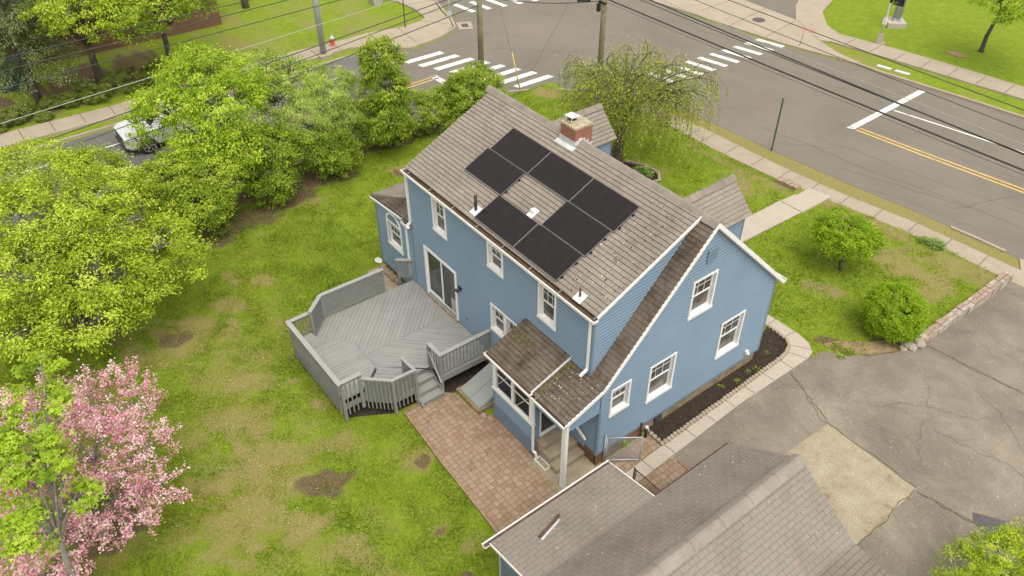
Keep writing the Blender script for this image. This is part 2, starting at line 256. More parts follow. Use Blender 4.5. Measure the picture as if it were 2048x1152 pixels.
# ------------------------------------------------------------------ mesh helpers
V3 = lambda *a: np.array(a, float)
def nrm(v): v = np.asarray(v, float); return v/(np.linalg.norm(v)+1e-12)
def tag(o, label=None, cat=None, group=None, kind=None):
    if label: o['label'] = label
    if cat: o['category'] = cat
    if group: o['group'] = group
    if kind: o['kind'] = kind
    return o
def thing(name, loc, label, cat, group=None):
    o = bpy.data.objects.new(name, None); o.empty_display_size = 0.2; o.location = loc; col.objects.link(o)
    return tag(o, label, cat, group)
def wloc(o):
    v = np.zeros(3)
    while o is not None: v += np.array(o.location); o = o.parent
    return v
class MB:
    def __init__(s): s.v = []; s.f = []; s.uv = []; s.mi = []; s.sm = []; s.cur = 0; s.smooth = False
    def face(s, pts, uv=None):
        b = len(s.v); s.v.extend([tuple(map(float, p)) for p in pts]); s.f.append(tuple(range(b, b+len(pts))))
        if uv is None:
            p = np.array(pts, float); nn = np.cross(p[1]-p[0], p[2]-p[0]); a = np.abs(nn)
            uv = p[:, [0, 1]] if a[2] >= max(a[0], a[1]) else (p[:, [1, 2]] if a[0] > a[1] else p[:, [0, 2]])
        s.uv.append([tuple(map(float, q)) for q in uv]); s.mi.append(s.cur); s.sm.append(s.smooth)
    def hexa(s, c):   # 8 corners: bottom 0-3 ccw, top 4-7
        for q in ((3, 2, 1, 0), (4, 5, 6, 7), (0, 1, 5, 4), (1, 2, 6, 5), (2, 3, 7, 6), (3, 0, 4, 7)): s.face([c[i] for i in q])
    def box(s, x0, x1, y0, y1, z0, z1):
        s.hexa([(x0, y0, z0), (x1, y0, z0), (x1, y1, z0), (x0, y1, z0), (x0, y0, z1), (x1, y0, z1), (x1, y1, z1), (x0, y1, z1)])
    def beam(s, p, q, w, h, upv=(0, 0, 1)):   # w across, h along up
        p = np.array(p, float); q = np.array(q, float); d = nrm(q-p); u = np.array(upv, float); sx = np.cross(d, u)
        if np.linalg.norm(sx) < 1e-4: sx = np.cross(d, (1, 0, 0))
        sx = nrm(sx)*w/2; uy = nrm(np.cross(sx, d))*h/2
        s.hexa([p-sx-uy, p+sx-uy, q+sx-uy, q-sx-uy, p-sx+uy, p+sx+uy, q+sx+uy, q-sx+uy])
    def prism(s, poly, z0, z1):
        poly = [tuple(p) for p in poly]; n_ = len(poly)
        f0 = (lambda x, y: z0) if not callable(z0) else z0; f1 = (lambda x, y: z1) if not callable(z1) else z1
        s.face([(x, y, f1(x, y)) for x, y in poly]); s.face([(x, y, f0(x, y)) for x, y in reversed(poly)])
        for i in range(n_):
            a, b = poly[i], poly[(i+1) % n_]
            s.face([(*a, f0(*a)), (*b, f0(*b)), (*b, f1(*b)), (*a, f1(*a))])
    def tube(s, pts, rad, n_=8, cap=True):
        pts = [np.array(p, float) for p in pts]; k = len(pts)
        if not hasattr(rad, '__len__'): rad = [rad]*k
        base = len(s.v); pu = None
        for i, p in enumerate(pts):
            d = nrm(pts[min(i+1, k-1)]-pts[max(i-1, 0)])
            if pu is None: pu = np.cross(d, (0.3, 1, 0.2)); 
            pu = nrm(pu-d*np.dot(pu, d)); pv = np.cross(d, pu)
            for j in range(n_):
                a = 2*math.pi*j/n_; s.v.append(tuple(p+rad[i]*(math.cos(a)*pu+math.sin(a)*pv)))
        for i in range(k-1):
            for j in range(n_):
                j2 = (j+1) % n_; s.f.append((base+i*n_+j, base+i*n_+j2, base+(i+1)*n_+j2, base+(i+1)*n_+j))
                s.uv.append([(j/n_, i), ((j+1)/n_, i), ((j+1)/n_, i+1), (j/n_, i+1)]); s.mi.append(s.cur); s.sm.append(n_ > 5)
        if cap and n_ > 3:
            for i, rev in ((0, True), (k-1, False)):
                ids = [base+i*n_+j for j in range(n_)]; ids = ids[::-1] if rev else ids
                s.f.append(tuple(ids)); s.uv.append([(0, 0)]*n_); s.mi.append(s.cur); s.sm.append(False)
    def cyl(s, x, y, z0, z1, r, n_=12, r1=None): s.tube([(x, y, z0), (x, y, z1)], [r, r if r1 is None else r1], n_)
    def ball(s, c, r, n_=10, sz=1.0):
        ks = max(4, n_//2); prof = [(c[0], c[1], c[2]-r*sz*math.cos(math.pi*i/ks)) for i in range(ks+1)]
        s.tube(prof, [max(1e-3, r*math.sin(math.pi*i/ks)) for i in range(ks+1)], n_)
    def build(s, name, mat, parent=None, bevel=0.0):
        mats = mat if isinstance(mat, (list, tuple)) else [mat]
        off = wloc(parent) if parent is not None else np.zeros(3)
        me = bpy.data.meshes.new(name); v = np.array(s.v, float)-off if s.v else np.zeros((0, 3))
        me.from_pydata(v.tolist(), [], s.f)
        uvl = me.uv_layers.new(name='UVMap'); flat = [c for f in s.uv for q in f for c in q]; uvl.data.foreach_set('uv', flat)
        for m_ in mats: me.materials.append(MT[m_] if isinstance(m_, str) else m_)
        me.polygons.foreach_set('material_index', s.mi); me.polygons.foreach_set('use_smooth', s.sm); me.update()
        o = bpy.data.objects.new(name, me); col.objects.link(o)
        if parent is not None: o.parent = parent
        return o
def one(fn, name, mat, parent=None):
    b = MB(); fn(b); return b.build(name, mat, parent)
def clip(poly, a, b, c):   # keep a*x+b*y<=c  (2D)
    out = []; n_ = len(poly)
    for i in range(n_):
        p, q = poly[i], poly[(i+1) % n_]; dp = a*p[0]+b*p[1]-c; dq = a*q[0]+b*q[1]-c
        if dp <= 1e-9: out.append(p)
        if (dp < -1e-9 and dq > 1e-9) or (dp > 1e-9 and dq < -1e-9):
            t = dp/(dp-dq); out.append((p[0]+t*(q[0]-p[0]), p[1]+t*(q[1]-p[1])))
    return out
def band(poly, v0, v1): return clip(clip(poly, 0, 1, v1), 0, -1, -v0)
def area(poly): return 0.5*sum(poly[i][0]*poly[(i+1) % len(poly)][1]-poly[(i+1) % len(poly)][0]*poly[i][1] for i in range(len(poly)))
def courses(mb, O, U, Vv, poly, e, t, lift=0.0, v_off=0.0, jit=0.0):
    """overlapping courses (clapboards or shingles) over a convex 2D polygon of the plane O + u*U + v*V"""
    O = np.array(O, float); U = nrm(U); Vv = nrm(Vv); Nn = np.cross(U, Vv)
    if area(poly) < 0: poly = poly[::-1]
    vs = [p[1] for p in poly]; k0 = math.floor((min(vs)-v_off)/e); k1 = math.ceil((max(vs)-v_off)/e)
    for k in range(k0, k1):
        v0 = k*e+v_off; v1 = v0+e; pc = band(poly, v0, v1)
        if len(pc) < 3 or abs(area(pc)) < 1e-5: continue
        P = lambda u, v, h: O+U*u+Vv*v+Nn*(h+lift)
        mb.face([P(u, v, t*(1-(v-v0)/e)) for u, v in pc], [(u, v-v_off) for u, v in pc])
        lo = min(q[1] for q in pc); bot = sorted([q for q in pc if abs(q[1]-lo) < 1e-6])
        if len(bot) >= 2:
            a, b = bot[0], bot[-1]; ht = t*(1-(lo-v0)/e)
            mb.face([P(a[0], a[1], 0), P(b[0], b[1], 0), P(b[0], b[1], ht), P(a[0], a[1], ht)], [(a[0], lo-v_off), (b[0], lo-v_off), (b[0], lo-v_off), (a[0], lo-v_off)])
def holes_cut(poly, holes):
    """split convex polygon around rectangles (u0,u1,v0,v1), disjoint in u"""
    out = []; holes = sorted(holes); cur = poly
    for (a, b, c, d) in holes:
        left = clip(cur, 1, 0, a); mid = clip(clip(cur, -1, 0, -a), 1, 0, b); cur = clip(cur, -1, 0, -b)
        out += [left, clip(mid, 0, 1, c), clip(mid, 0, -1, -d)]
    out.append(cur); return [q for q in out if len(q) > 2 and abs(area(q)) > 1e-4]
EXPO = 0.122
def siding(mb, O, U, poly, holes=()):
    # group holes that overlap in u is avoided by the caller
    for q in holes_cut(poly, list(holes)): courses(mb, O, U, (0, 0, 1), q, EXPO, 0.024)

# vectorised leaf-card meshes
def leaves(name, pos, nor, size, mat, parent=None, tint=None, aspect=0.55, dirv=None, kind=None):
    pos = np.asarray(pos); n_ = len(pos); nor = nor/(np.linalg.norm(nor, axis=1, keepdims=True)+1e-9)
    if dirv is None: dirv = rng.normal(size=(n_, 3))
    d = dirv-nor*(dirv*nor).sum(1, keepdims=True); d /= np.linalg.norm(d, axis=1, keepdims=True)+1e-9; s_ = np.cross(nor, d)
    size = np.asarray(size).reshape(-1, 1)*np.ones((n_, 1))
    a = pos-d*size*0.5; c = pos+d*size*0.5-nor*size*0.12; b = pos+s_*size*aspect*0.5+nor*size*0.06; e = pos-s_*size*aspect*0.5+nor*size*0.06
    v = np.stack([a, b, c, e], 1).reshape(-1, 3)-(wloc(parent) if parent is not None else 0)
    me = bpy.data.meshes.new(name); me.vertices.add(4*n_); me.vertices.foreach_set('co', v.astype(np.float32).ravel())
    me.loops.add(4*n_); me.loops.foreach_set('vertex_index', np.arange(4*n_, dtype=np.int32))
    me.polygons.add(n_); me.polygons.foreach_set('loop_start', np.arange(0, 4*n_, 4, dtype=np.int32)); me.polygons.foreach_set('loop_total', np.full(n_, 4, np.int32))
    me.update(calc_edges=True)
    if tint is None: tint = rng.random(n_)
    at = me.attributes.new('tint', 'FLOAT', 'FACE'); at.data.foreach_set('value', np.clip(tint, 0, 1).astype(np.float32))
    me.materials.append(MT[mat] if isinstance(mat, str) else mat)
    o = bpy.data.objects.new(name, me); col.objects.link(o)
    if parent is not None: o.parent = parent
    if kind: o['kind'] = kind
    return o
def unit(n_): v = rng.normal(size=(n_, 3)); return v/np.linalg.norm(v, axis=1, keepdims=True)
def clumps(lobes, n_, inner=0.55, below=0.35):
    """clump centres on the outer shell of a set of ellipsoid lobes (x,y,z,rx,rz)"""
    L = np.array(lobes, float); wts = (L[:, 3]**2+L[:, 3]*L[:, 4]); wts /= wts.sum(); C_ = []; Nn = []
    while len(C_) < n_:
        i = rng.choice(len(L), p=wts); u = unit(1)[0]
        if u[2] < -below and rng.random() < 0.75: continue
        r = inner+(1.06-inner)*rng.random()**0.6
        p = L[i, :3]+u*np.array([L[i, 3], L[i, 3], L[i, 4]])*r
        q = ((p-L[:, :3])/np.stack([L[:, 3], L[:, 3], L[:, 4]], 1)); dd = np.sqrt((q**2).sum(1)); dd[i] = 9
        if dd.min() < 0.6 and rng.random() < 0.9: continue
        C_.append(p); Nn.append(u)
    return np.array(C_), np.array(Nn)
def foliage(name, lobes, nc, per, size, cr, mat, parent, upb=1.0, aspect=0.5, inner=0.55, flat=0.6, below=0.35, droop=0.0, tintc=0.5, star=False, tvar=0.24):
    size *= 0.86; per *= 1.35; cr *= 0.86
    C_, Nn = clumps(lobes, nc, inner, below); k = rng.integers(int(per*0.6), int(per*1.4)+1, nc); idx = np.repeat(np.arange(nc), k); t = len(idx)
    crs = cr*(0.6+0.8*rng.random(nc))[idx][:, None]; off = rng.normal(size=(t, 3))*crs*0.5; off[:, 2] *= flat
    pos = C_[idx]+off; nor = rng.normal(size=(t, 3))*0.75+Nn[idx]*0.45+np.array([0, 0, upb])
    dirv = off+Nn[idx]*cr*0.5+np.array([0, 0, -droop])+rng.normal(size=(t, 3))*0.05
    ct = rng.normal(0.5, tvar, nc); tint = tintc+(ct[idx]-0.5)*0.95+rng.normal(0, 0.11, t)+0.12*off[:, 2]/(crs[:, 0]+1e-6)  # higher leaves of a clump lighter, lower ones darker: shading put into the tint
    sz = size*(0.65+0.7*rng.random(t))
    if star:   # three-lobed leaf: a middle blade and two side blades from the same stalk
        nn = nor/np.linalg.norm(nor, axis=1, keepdims=True); d = dirv-nn*(dirv*nn).sum(1, keepdims=True); d /= np.linalg.norm(d, axis=1, keepdims=True)+1e-9; s2_ = np.cross(nn, d); P3, D3 = [], []
        for a, k_ in ((0, 1.0), (1.05, 0.85), (-1.05, 0.85)):
            dd = d*math.cos(a)+s2_*math.sin(a); P3.append(pos+dd*(sz*0.5*k_)[:, None]); D3.append(dd)
        pos = np.concatenate(P3); dirv = np.concatenate(D3); nor = np.tile(nor, (3, 1)); tint = np.tile(tint, 3); sz = np.concatenate([sz, sz*0.85, sz*0.85])
    o = leaves(name, pos, nor, sz, mat, parent, tint, aspect, dirv)
    return o, C_
def woods(name, base, fork, trunk_r, lobes, C_, mat, parent, ntw=40, twr=0.012, wig=0.12):
    b = MB(); base = np.array(base, float); fork = np.array(fork, float)
    b.tube([base-V3(0, 0, 0.1), base+(fork-base)*0.08, base+(fork-base)*0.5+V3(*(rng.normal(size=3)*0.04)), fork], [trunk_r*1.45, trunk_r*1.1, trunk_r*0.9, trunk_r*0.75], 9)
    tr = b.build('trunk', mat, parent); b = MB(); L = np.array(lobes, float)
    for l in L:
        mid = fork*0.5+l[:3]*0.5+V3(*(rng.normal(size=3)*wig)); mid[2] = min(mid[2]+0.1, max(l[2], fork[2]))
        b.tube([fork, fork*0.75+mid*0.25+rng.normal(size=3)*wig*0.3, mid, l[:3]], [trunk_r*0.6, trunk_r*0.5, trunk_r*0.36, trunk_r*0.2], 6, False)
    for c in C_[rng.choice(len(C_), min(ntw, len(C_)), replace=False)]:
        i = np.argmin(((L[:, :3]-c)**2).sum(1)); s0 = L[i, :3]*0.8+fork*0.2; m_ = (s0+c)/2+rng.normal(size=3)*wig*0.5
        b.tube([s0, m_, c], [twr*2.2, twr*1.5, twr*0.7], 4, False)
    b.build('branches', mat, parent); return tr

# ------------------------------------------------------------------ terrain
ZS = -0.35                                     # level of the streets and of the land beyond them
FX = [-24, -19.5, -15.9, -11.3, -8.8, -6.6, -4.9, -2.6, -1.06, 0.64, 2.8, 14]
FY = [16.6, 16.8, 17.9, 17.85, 17.95, 18.1, 18.4, 18.75, 18.95, 19.1, 19.15, 19.6]
def gz(x, y):
    x = np.asarray(x, float); y = np.asarray(y, float)
    front = np.clip((np.interp(x, FX, FY)-0.06-y)/(0.35+np.clip((-6-x)*0.35, 0, 2.0)), 0, 1)
    left = np.clip((x+22.0)/1.0, 0, 1); rmp = np.where(x > 3.02, 1-np.clip((y-11.5)/7.5, 0, 1), 1.0)
    h = np.minimum(np.minimum(front, left), rmp); h = h*h*(3-2*h); return ZS*(1-h)
def g1z(x, y): return float(gz(x, y))
xs = np.concatenate([np.arange(-90, -24, 2.0), np.arange(-24, 3.0, 0.16), [3.0, 3.04], np.arange(3.2, 14, 0.3), np.arange(14, 60, 3.0)])
ys = np.concatenate([np.arange(-60, -17, 3.0), np.arange(-17, 20.5, 0.16), np.arange(20.5, 130, 2.5)])
X, Y = np.meshgrid(xs, ys); Zg = gz(X, Y)
def vnoise(x, y, s, seed):
    r = np.random.default_rng(seed); g = r.random((256, 256)); x = x/s+100.3; y = y/s+77.7
    xi = np.floor(x).astype(int); yi = np.floor(y).astype(int); fx = x-xi; fy = y-yi; fx = fx*fx*(3-2*fx); fy = fy*fy*(3-2*fy)
    a = g[yi % 256, xi % 256]; b = g[yi % 256, (xi+1) % 256]; c = g[(yi+1) % 256, xi % 256]; d = g[(yi+1) % 256, (xi+1) % 256]
    return (a*(1-fx)+b*fx)*(1-fy)+(c*(1-fx)+d*fx)*fy
def blob(x, y, cx, cy, rx, ry, ang=0.0, soft=1.1):
    a = R_(ang); dx = (x-cx)*math.cos(a)+(y-cy)*math.sin(a); dy = -(x-cx)*math.sin(a)+(y-cy)*math.cos(a)
    d = np.sqrt((dx/rx)**2+(dy/ry)**2)+(vnoise(x, y, 0.35, 5)-0.5)*0.9+(vnoise(x, y, 0.9, 9)-0.5)*0.7+(vnoise(x, y, 0.16, 8)-0.5)*0.4; return np.clip((1-d)/soft+0.4, 0, 1)
DRY = [(-13.15, -8.07, 1.7, 1.3, 52), (-5.63, -5.63, 0.5, 0.5, 0), (-7.47, -5.57, 0.3, 0.3, 0), (-8.95, -5.74, 0.3, 0.18, 52), (-1.84, -7.16, 0.6, 0.6, 0), (-3.32, -4.24, 0.45, 0.6, 52), (-6.2, -8.2, 1.9, 1.5, 52), (-4.9, -9.2, 1.5, 1.5, 0), (-8.3, -7.6, 1.2, 1.0, 52), (-9.8, -6.9, 1.0, 0.6, 52), (-3.6, -8.2, 1.2, 0.7, 52), (-0.93, -5.02, 0.3, 0.35, 0), (-0.08, -4.71, 0.25, 0.3, 0), (-11.4, -3.0, 0.4, 0.25, 0), (-14.5, -4.3, 0.6, 0.3, 40), (-14.0, -6.0, 0.6, 0.4, 50), (-18.3, 4.4, 0.8, 0.35, 60), (-18.6, -0.6, 1.4, 0.35, 80), (-15.6, -5.2, 0.5, 0.3, 0),
       (-3.0, 18.0, 4.5, 0.5, 8), (1.2, 17.9, 1.8, 0.9, 0), (-8.5, 17.2, 2.8, 0.5, 0), (-7.6, 16.0, 1.0, 0.7, 0), (1.6, 15.4, 1.2, 0.6, 40), (-0.9, 12.6, 0.8, 0.5, 20), (-12, 12.8, 1.6, 1.1, 0), (-20.5, 15.2, 0.9, 1.0, 40), (0.4, 16.4, 2.2, 0.8, 10)]
DIRT = [(-19.0, -2.3, 0.7, 3.0, 8), (-18.6, -4.8, 1.0, 1.0, 0), (-20.5, 0.2, 1.1, 3.6, 0), (-21.0, 5.6, 0.75, 3.9, -6), (-20.4, -6.5, 1.4, 2.5, 0), (-4.41, -6.68, 0.78, 0.5, 70), (2.4, 11.45, 0.95, 0.5, 60), (1.2, 10.4, 0.7, 0.4, 50), (2.5, 12.2, 0.6, 0.5, 0), (-36.8, -8, 1.5, 6.5, 0), (-38.5, -4, 2.2, 5.0, 0), (-13.4, -8.3, 0.8, 0.45, 52), (-18.3, 4.1, 0.3, 0.2, 0), (-3.3, -4.1, 0.25, 0.4, 52), (1.0, -5.6, 0.9, 0.5, 0), (-0.93, -5.02, 0.2, 0.3, 0), (-7.0, -12.4, 1.6, 1.2, 20), (-20.0, 1.9, 0.8, 1.1, 0), (-16.6, -10.2, 1.8, 1.4, 0), (-9.9, -5.3, 0.2, 0.12, 0)]
def lawn_attr(x, y):
    dry = 0.30*(vnoise(x, y, 1.7, 1)-0.45)+0.25*(vnoise(x, y, 0.5, 2)-0.5)+0.05
    back = (y < -4.0) & (x > -12); dry = dry+np.where(back, 0.10+0.35*(vnoise(x, y, 0.8, 44)-0.4), 0)
    verge = (y > 18.8) & (y < 22) & (x > -18); dry = dry+np.where(verge, 0.72+0.35*vnoise(x, y, 0.8, 41), 0)+np.where((x < -31) & (y < 25), 0.12+0.30*(vnoise(x, y, 1.3, 42)-0.3), 0)+np.where((y > 31) & (y < 34.5) & (x > -17), 0.25, 0)
    for b_ in DRY: dry = np.maximum(dry, 0.9*blob(x, y, *b_)*(0.6+0.5*vnoise(x, y, 0.35, 3)))
    dirt = np.zeros_like(x, dtype=float)
    for b_ in DIRT: dirt = np.maximum(dirt, 0.82*blob(x, y, *b_))
    return np.clip(dry, 0, 1), np.clip(dirt, 0, 1)
dry, dirt = lawn_attr(X, Y)
nx_, ny_ = len(xs), len(ys); ii, jj = np.meshgrid(np.arange(nx_-1), np.arange(ny_-1)); q0 = (jj*nx_+ii).ravel()
me = bpy.data.meshes.new('lawn'); vv = np.stack([X, Y, Zg], -1).reshape(-1, 3); me.vertices.add(len(vv)); me.vertices.foreach_set('co', vv.astype(np.float32).ravel())
fc = np.stack([q0, q0+1, q0+1+nx_, q0+nx_], 1).astype(np.int32); me.loops.add(fc.size); me.loops.foreach_set('vertex_index', fc.ravel())
me.polygons.add(len(fc)); me.polygons.foreach_set('loop_start', np.arange(0, fc.size, 4, dtype=np.int32)); me.polygons.foreach_set('loop_total', np.full(len(fc), 4, np.int32)); me.update(calc_edges=True)
for nm_, ar in (('dry', dry), ('dirt', dirt)):
    a = me.attributes.new(nm_, 'FLOAT', 'POINT'); a.data.foreach_set('value', ar.astype(np.float32).ravel())
me.materials.append(MT['lawn']); lawn = bpy.data.objects.new('lawn', me); col.objects.link(lawn); tag(lawn, kind='structure')

def inpoly(x, y, poly):
    r = np.zeros(np.shape(x), bool); n_ = len(poly)
    for i in range(n_):
        (x0, y0), (x1, y1) = poly[i], poly[(i+1) % n_]; c = ((y0 > y) != (y1 > y)); r ^= c & (x < (x1-x0)*(y-y0)/((y1-y0)+1e-12)+x0)
    return r
NOGRASS = []
from mathutils.geometry import tessellate_polygon
def sheet(name, polys, z, mat, kind='structure', grid=None, z0=None):
    """flat paving: each polygon a thin slab whose top follows the ground plus z"""
    b = MB()
    for poly in polys:
        NOGRASS.append(poly); tri = tessellate_polygon([[Vector((p[0], p[1], 0)) for p in poly]])
        if grid: tri = None
        if tri:
            for t3 in tri:
                pts = [poly[i] for i in t3]
                if area(pts) < 0: pts = pts[::-1]
                b.face([(x, y, g1z(x, y)+z if z0 is None else z0+z) for x, y in pts])
        n_ = len(poly); sgn = 1 if area(poly) > 0 else -1
        for i in range(n_):
            a, c = poly[i], poly[(i+1) % n_]; za = (g1z(*a) if z0 is None else z0); zc = (g1z(*c) if z0 is None else z0)
            q = [(*a, za-0.15), (*c, zc-0.15), (*c, zc+z), (*a, za+z)]; b.face(q if sgn > 0 else q[::-1])
        if grid:
            x0, x1 = min(p[0] for p in poly), max(p[0] for p in poly); y0, y1 = min(p[1] for p in poly), max(p[1] for p in poly)
            base = poly if area(poly) > 0 else poly[::-1]
            yy = y0
            while yy < y1:   # strips in y keep the slab on sloping ground
                st = band(base, yy, yy+grid)
                if len(st) > 2:
                    tr = tessellate_polygon([[Vector((p[0], p[1], 0)) for p in st]])
                    for t3 in tr:
                        pts = [st[i] for i in t3]
                        if area(pts) < 0: pts = pts[::-1]
                        b.face([(x, y, g1z(max(x, 3.1), y)+z) for x, y in pts])
                yy += grid
    return tag(b.build(name, mat), kind=kind)
def strip_poly(pts, w):
    """a thin ribbon along a polyline (cracks, joints, lines)"""
    L_, R2 = [], []
    for i, p in enumerate(pts):
        a = np.array(pts[max(i-1, 0)]); c = np.array(pts[min(i+1, len(pts)-1)]); d = nrm(c-a); n2 = np.array([-d[1], d[0]])*w/2*(w if False else 1)
        L_.append(tuple(np.array(p)+n2)); R2.append(tuple(np.array(p)-n2))
    return L_, R2
def ribbon(b, pts, w, z, zfun=g1z, wj=0.0):
    L_, R2 = strip_poly(pts, w)
    for i in range(len(pts)-1):
        q = [R2[i], R2[i+1], L_[i+1], L_[i]]; b.face([(x, y, zfun(x, y)+z) for x, y in q])
def wander(p, q, n_=14, amp=0.08, seed=0):
    r = np.random.default_rng(seed); p = np.array(p, float); q = np.array(q, float); d = nrm(q-p); nn = np.array([-d[1], d[0]]); o = 0; out = []
    for i in range(n_+1):
        o = o*0.8+r.normal()*amp; out.append(tuple(p+(q-p)*i/n_+nn*o*(1 if 0 < i < n_ else 0)))
    return out
rz = lambda x, y: ZS
# roads: one asphalt slab for the main road, one for the side street
ROAD = [(-90, 9), (-45, 15.2), (-36.4, 18.15), (-33.6, 17.8), (-32.9, 17.2), (-31.5, 16.45), (-30.8, 14.8), (-30.5, 12.7), (-31.7, 10.9), (-31.8, 9.6), (-22.4, 9.6), (-22.45, 12.4), (-22.35, 13.5), (-21.8, 14.8), (-21.2, 15.8), (-19.6, 17.3), (-17.4, 18.7), (-14.5, 19.6), (-12.3, 19.95), (-8.76, 20.1), (-5, 20.4), (-2.6, 20.7), (0.95, 21.0), (3.0, 20.95), (7, 20.9), (14, 21.6), (60, 27), (60, 41.3), (0, 33.45), (-3.2, 33.0), (-5.8, 32.75), (-8.4, 32.4), (-11, 32.0), (-12.6, 31.85), (-14.7, 31.4), (-17.2, 30.85), (-20.5, 30.45), (-23.1, 30.15), (-27.4, 29.9), (-45, 27.5), (-90, 21)]
sheet('road', [ROAD], 0.010, 'asphalt', z0=ZS)
sheet('side_road', [[(-31.85, 9.63), (-31.6, -5.3), (-31.4, -60), (-22.2, -60), (-22.3, -5), (-22.4, 9.63)]], 0.006, 'asphalt2', z0=ZS)
# pavements
SW1 = [(-19.4, 16.95), (-15.9, 17.95), (-11.26, 17.88), (-8.83, 18.0), (-6.62, 18.15), (-4.92, 18.42), (-2.62, 18.8), (-1.06, 19.0), (0.64, 19.17), (2.8, 19.2), (8, 19.5), (14, 20), (14, 21.1), (8, 20.7), (3.12, 20.25), (0.55, 20.1), (-1.63, 19.95), (-4.23, 19.5), (-6.89, 19.25), (-9.11, 19.15), (-12.12, 19.1), (-15.5, 18.95), (-18.6, 18.1)]
sheet('pavement', [SW1], 0.03, 'conc', z0=ZS)
SWL = [(-34.0, -60), (-34.4, -9.9), (-34.07, -4.4), (-34.5, 2), (-34.62, 6.34), (-34.32, 9.93), (-34.33, 11.73), (-33.85, 13.66), (-33.98, 15.27), (-34.29, 15.86), (-35.96, 16.15), (-37.9, 16.0), (-45, 13.4), (-90, 5.8), (-90, 7.8), (-45, 15.1), (-37.2, 17.6), (-36.4, 18.0), (-34.6, 17.3), (-33.1, 17.0), (-31.9, 16.45), (-31.0, 14.8), (-30.75, 12.7), (-31.95, 11.2), (-32.3, 10.6), (-33.0, 9.6), (-32.9, 6.0), (-33.1, 2), (-32.64, -4.64), (-32.95, -10.16), (-32.5, -60)]
sheet('left_pavement', [SWL], 0.11, 'conc', z0=ZS)
SWF = [(-24.0, 30.25), (-20.45, 30.6), (-17.17, 31.0), (-14.66, 31.55), (-12.57, 32.15), (-12.6, 32.3), (-14.2, 32.45), (-16.0, 33.15), (-15.5, 33.55), (-11.75, 34.15), (-8.28, 34.62), (-4.24, 35.15), (20, 38.6), (20, 40.0), (-5.05, 36.65), (-9.18, 36.2), (-12.2, 35.75), (-14.6, 35.25), (-15.9, 35.0), (-17.2, 35.6), (-18.8, 37.3), (-20, 40.5), (-21.5, 50), (-24.5, 50), (-22.2, 40), (-20.6, 36.8), (-19.0, 34.75), (-23.8, 34.9), (-40, 33.8), (-90, 26.5), (-90, 22.5), (-45, 27.7)]
sheet('far_pavement', [SWF], 0.10, 'conc', z0=ZS)
sheet('far_driveway', [[(-23.8, 34.93), (-19.05, 34.8), (-20.65, 36.85), (-22.25, 40), (-24.6, 50), (-34, 50), (-31, 40), (-30, 34.5)]], 0.06, 'asphalt', z0=ZS)
def kerb(pts, w, h, name, mat='conc'):
    b = MB()
    for i in range(len(pts)-1):
        p, q = pts[i], pts[i+1]; b.beam((*p, ZS+h/2-0.05), (*q, ZS+h/2-0.05), w, h+0.1)
    return tag(b.build(name, mat), kind='structure')
kerb([(-13.6, 31.75), (-12.57, 32.05), (-11, 32.1), (-8.44, 32.45), (-5.78, 32.82), (-3.17, 33.1), (0, 33.55), (30, 37.6)], 0.16, 0.13, 'kerb')
kerb([(-31.7, -60), (-31.8, -5.3), (-31.95, 9.3), (-31.9, 10.7), (-30.75, 12.55), (-31.0, 14.8), (-31.7, 16.5), (-33.0, 17.1), (-34.5, 17.5), (-36.4, 18.12), (-45, 15.3)], 0.15, 0.125, 'left_kerb')
kerb([(-22.25, -60), (-22.35, 0), (-22.45, 12.3), (-22.3, 13.6), (-21.7, 14.8), (-21.1, 15.75), (-19.6, 17.15)], 0.14, 0.10, 'near_kerb')
kerb([(-0.3, 20.85), (0.95, 20.95), (2.0, 20.98)], 0.14, 0.07, 'broken_kerb')
# pavement joints
b = MB()
for k in range(30):
    x = -15+k*1.53; y0 = np.interp(x, FX, FY)+0.08; y1 = np.interp(x, [-19, -12, -9, -7, -4, -1.6, 0.5, 3, 14], [18.2, 19.08, 19.13, 19.22, 19.5, 19.95, 20.1, 20.24, 21.1])
    ribbon(b, [(x, y0), (x-0.1, y1)], 0.028, 0.034, rz)
for k in range(40):
    y = -30+k*1.5
    if y < 10: ribbon(b, [(-34.25, y), (-32.95, y)], 0.035, 0.114, rz)
for k in range(22):
    x = -14.6+k*1.55; y0 = np.interp(x, [-15.5, -11.75, -8.28, -4.24, 20], [33.55, 34.15, 34.62, 35.15, 38.6]); ribbon(b, [(x, y0+0.03), (x-0.15, y0+1.45)], 0.035, 0.104, rz)
for (p, q) in (((-23.9, 31.1), (-24.0, 34.8)), ((-21.0, 30.6), (-21.5, 34.8)), ((-18.4, 31.0), (-18.9, 34.6)), ((-16.2, 31.4), (-17.3, 33.3)), ((-19.0, 34.8), (-16.0, 33.15)), ((-31.1, 13.2), (-33.8, 13.5)), ((-31.9, 11.3), (-34.2, 11.6)), ((-32.4, 16.5), (-34.0, 15.3)), ((-34.6, 17.2), (-34.9, 16.0)), ((-36.6, 17.8), (-37, 16.1)), ((-38.2, 17.2), (-38.5, 15.8))):
    ribbon(b, [p, q], 0.035, 0.114 if p[0] < -30 else 0.104, rz)
tag(b.build('pavement_joints', 'crack'), kind='structure')
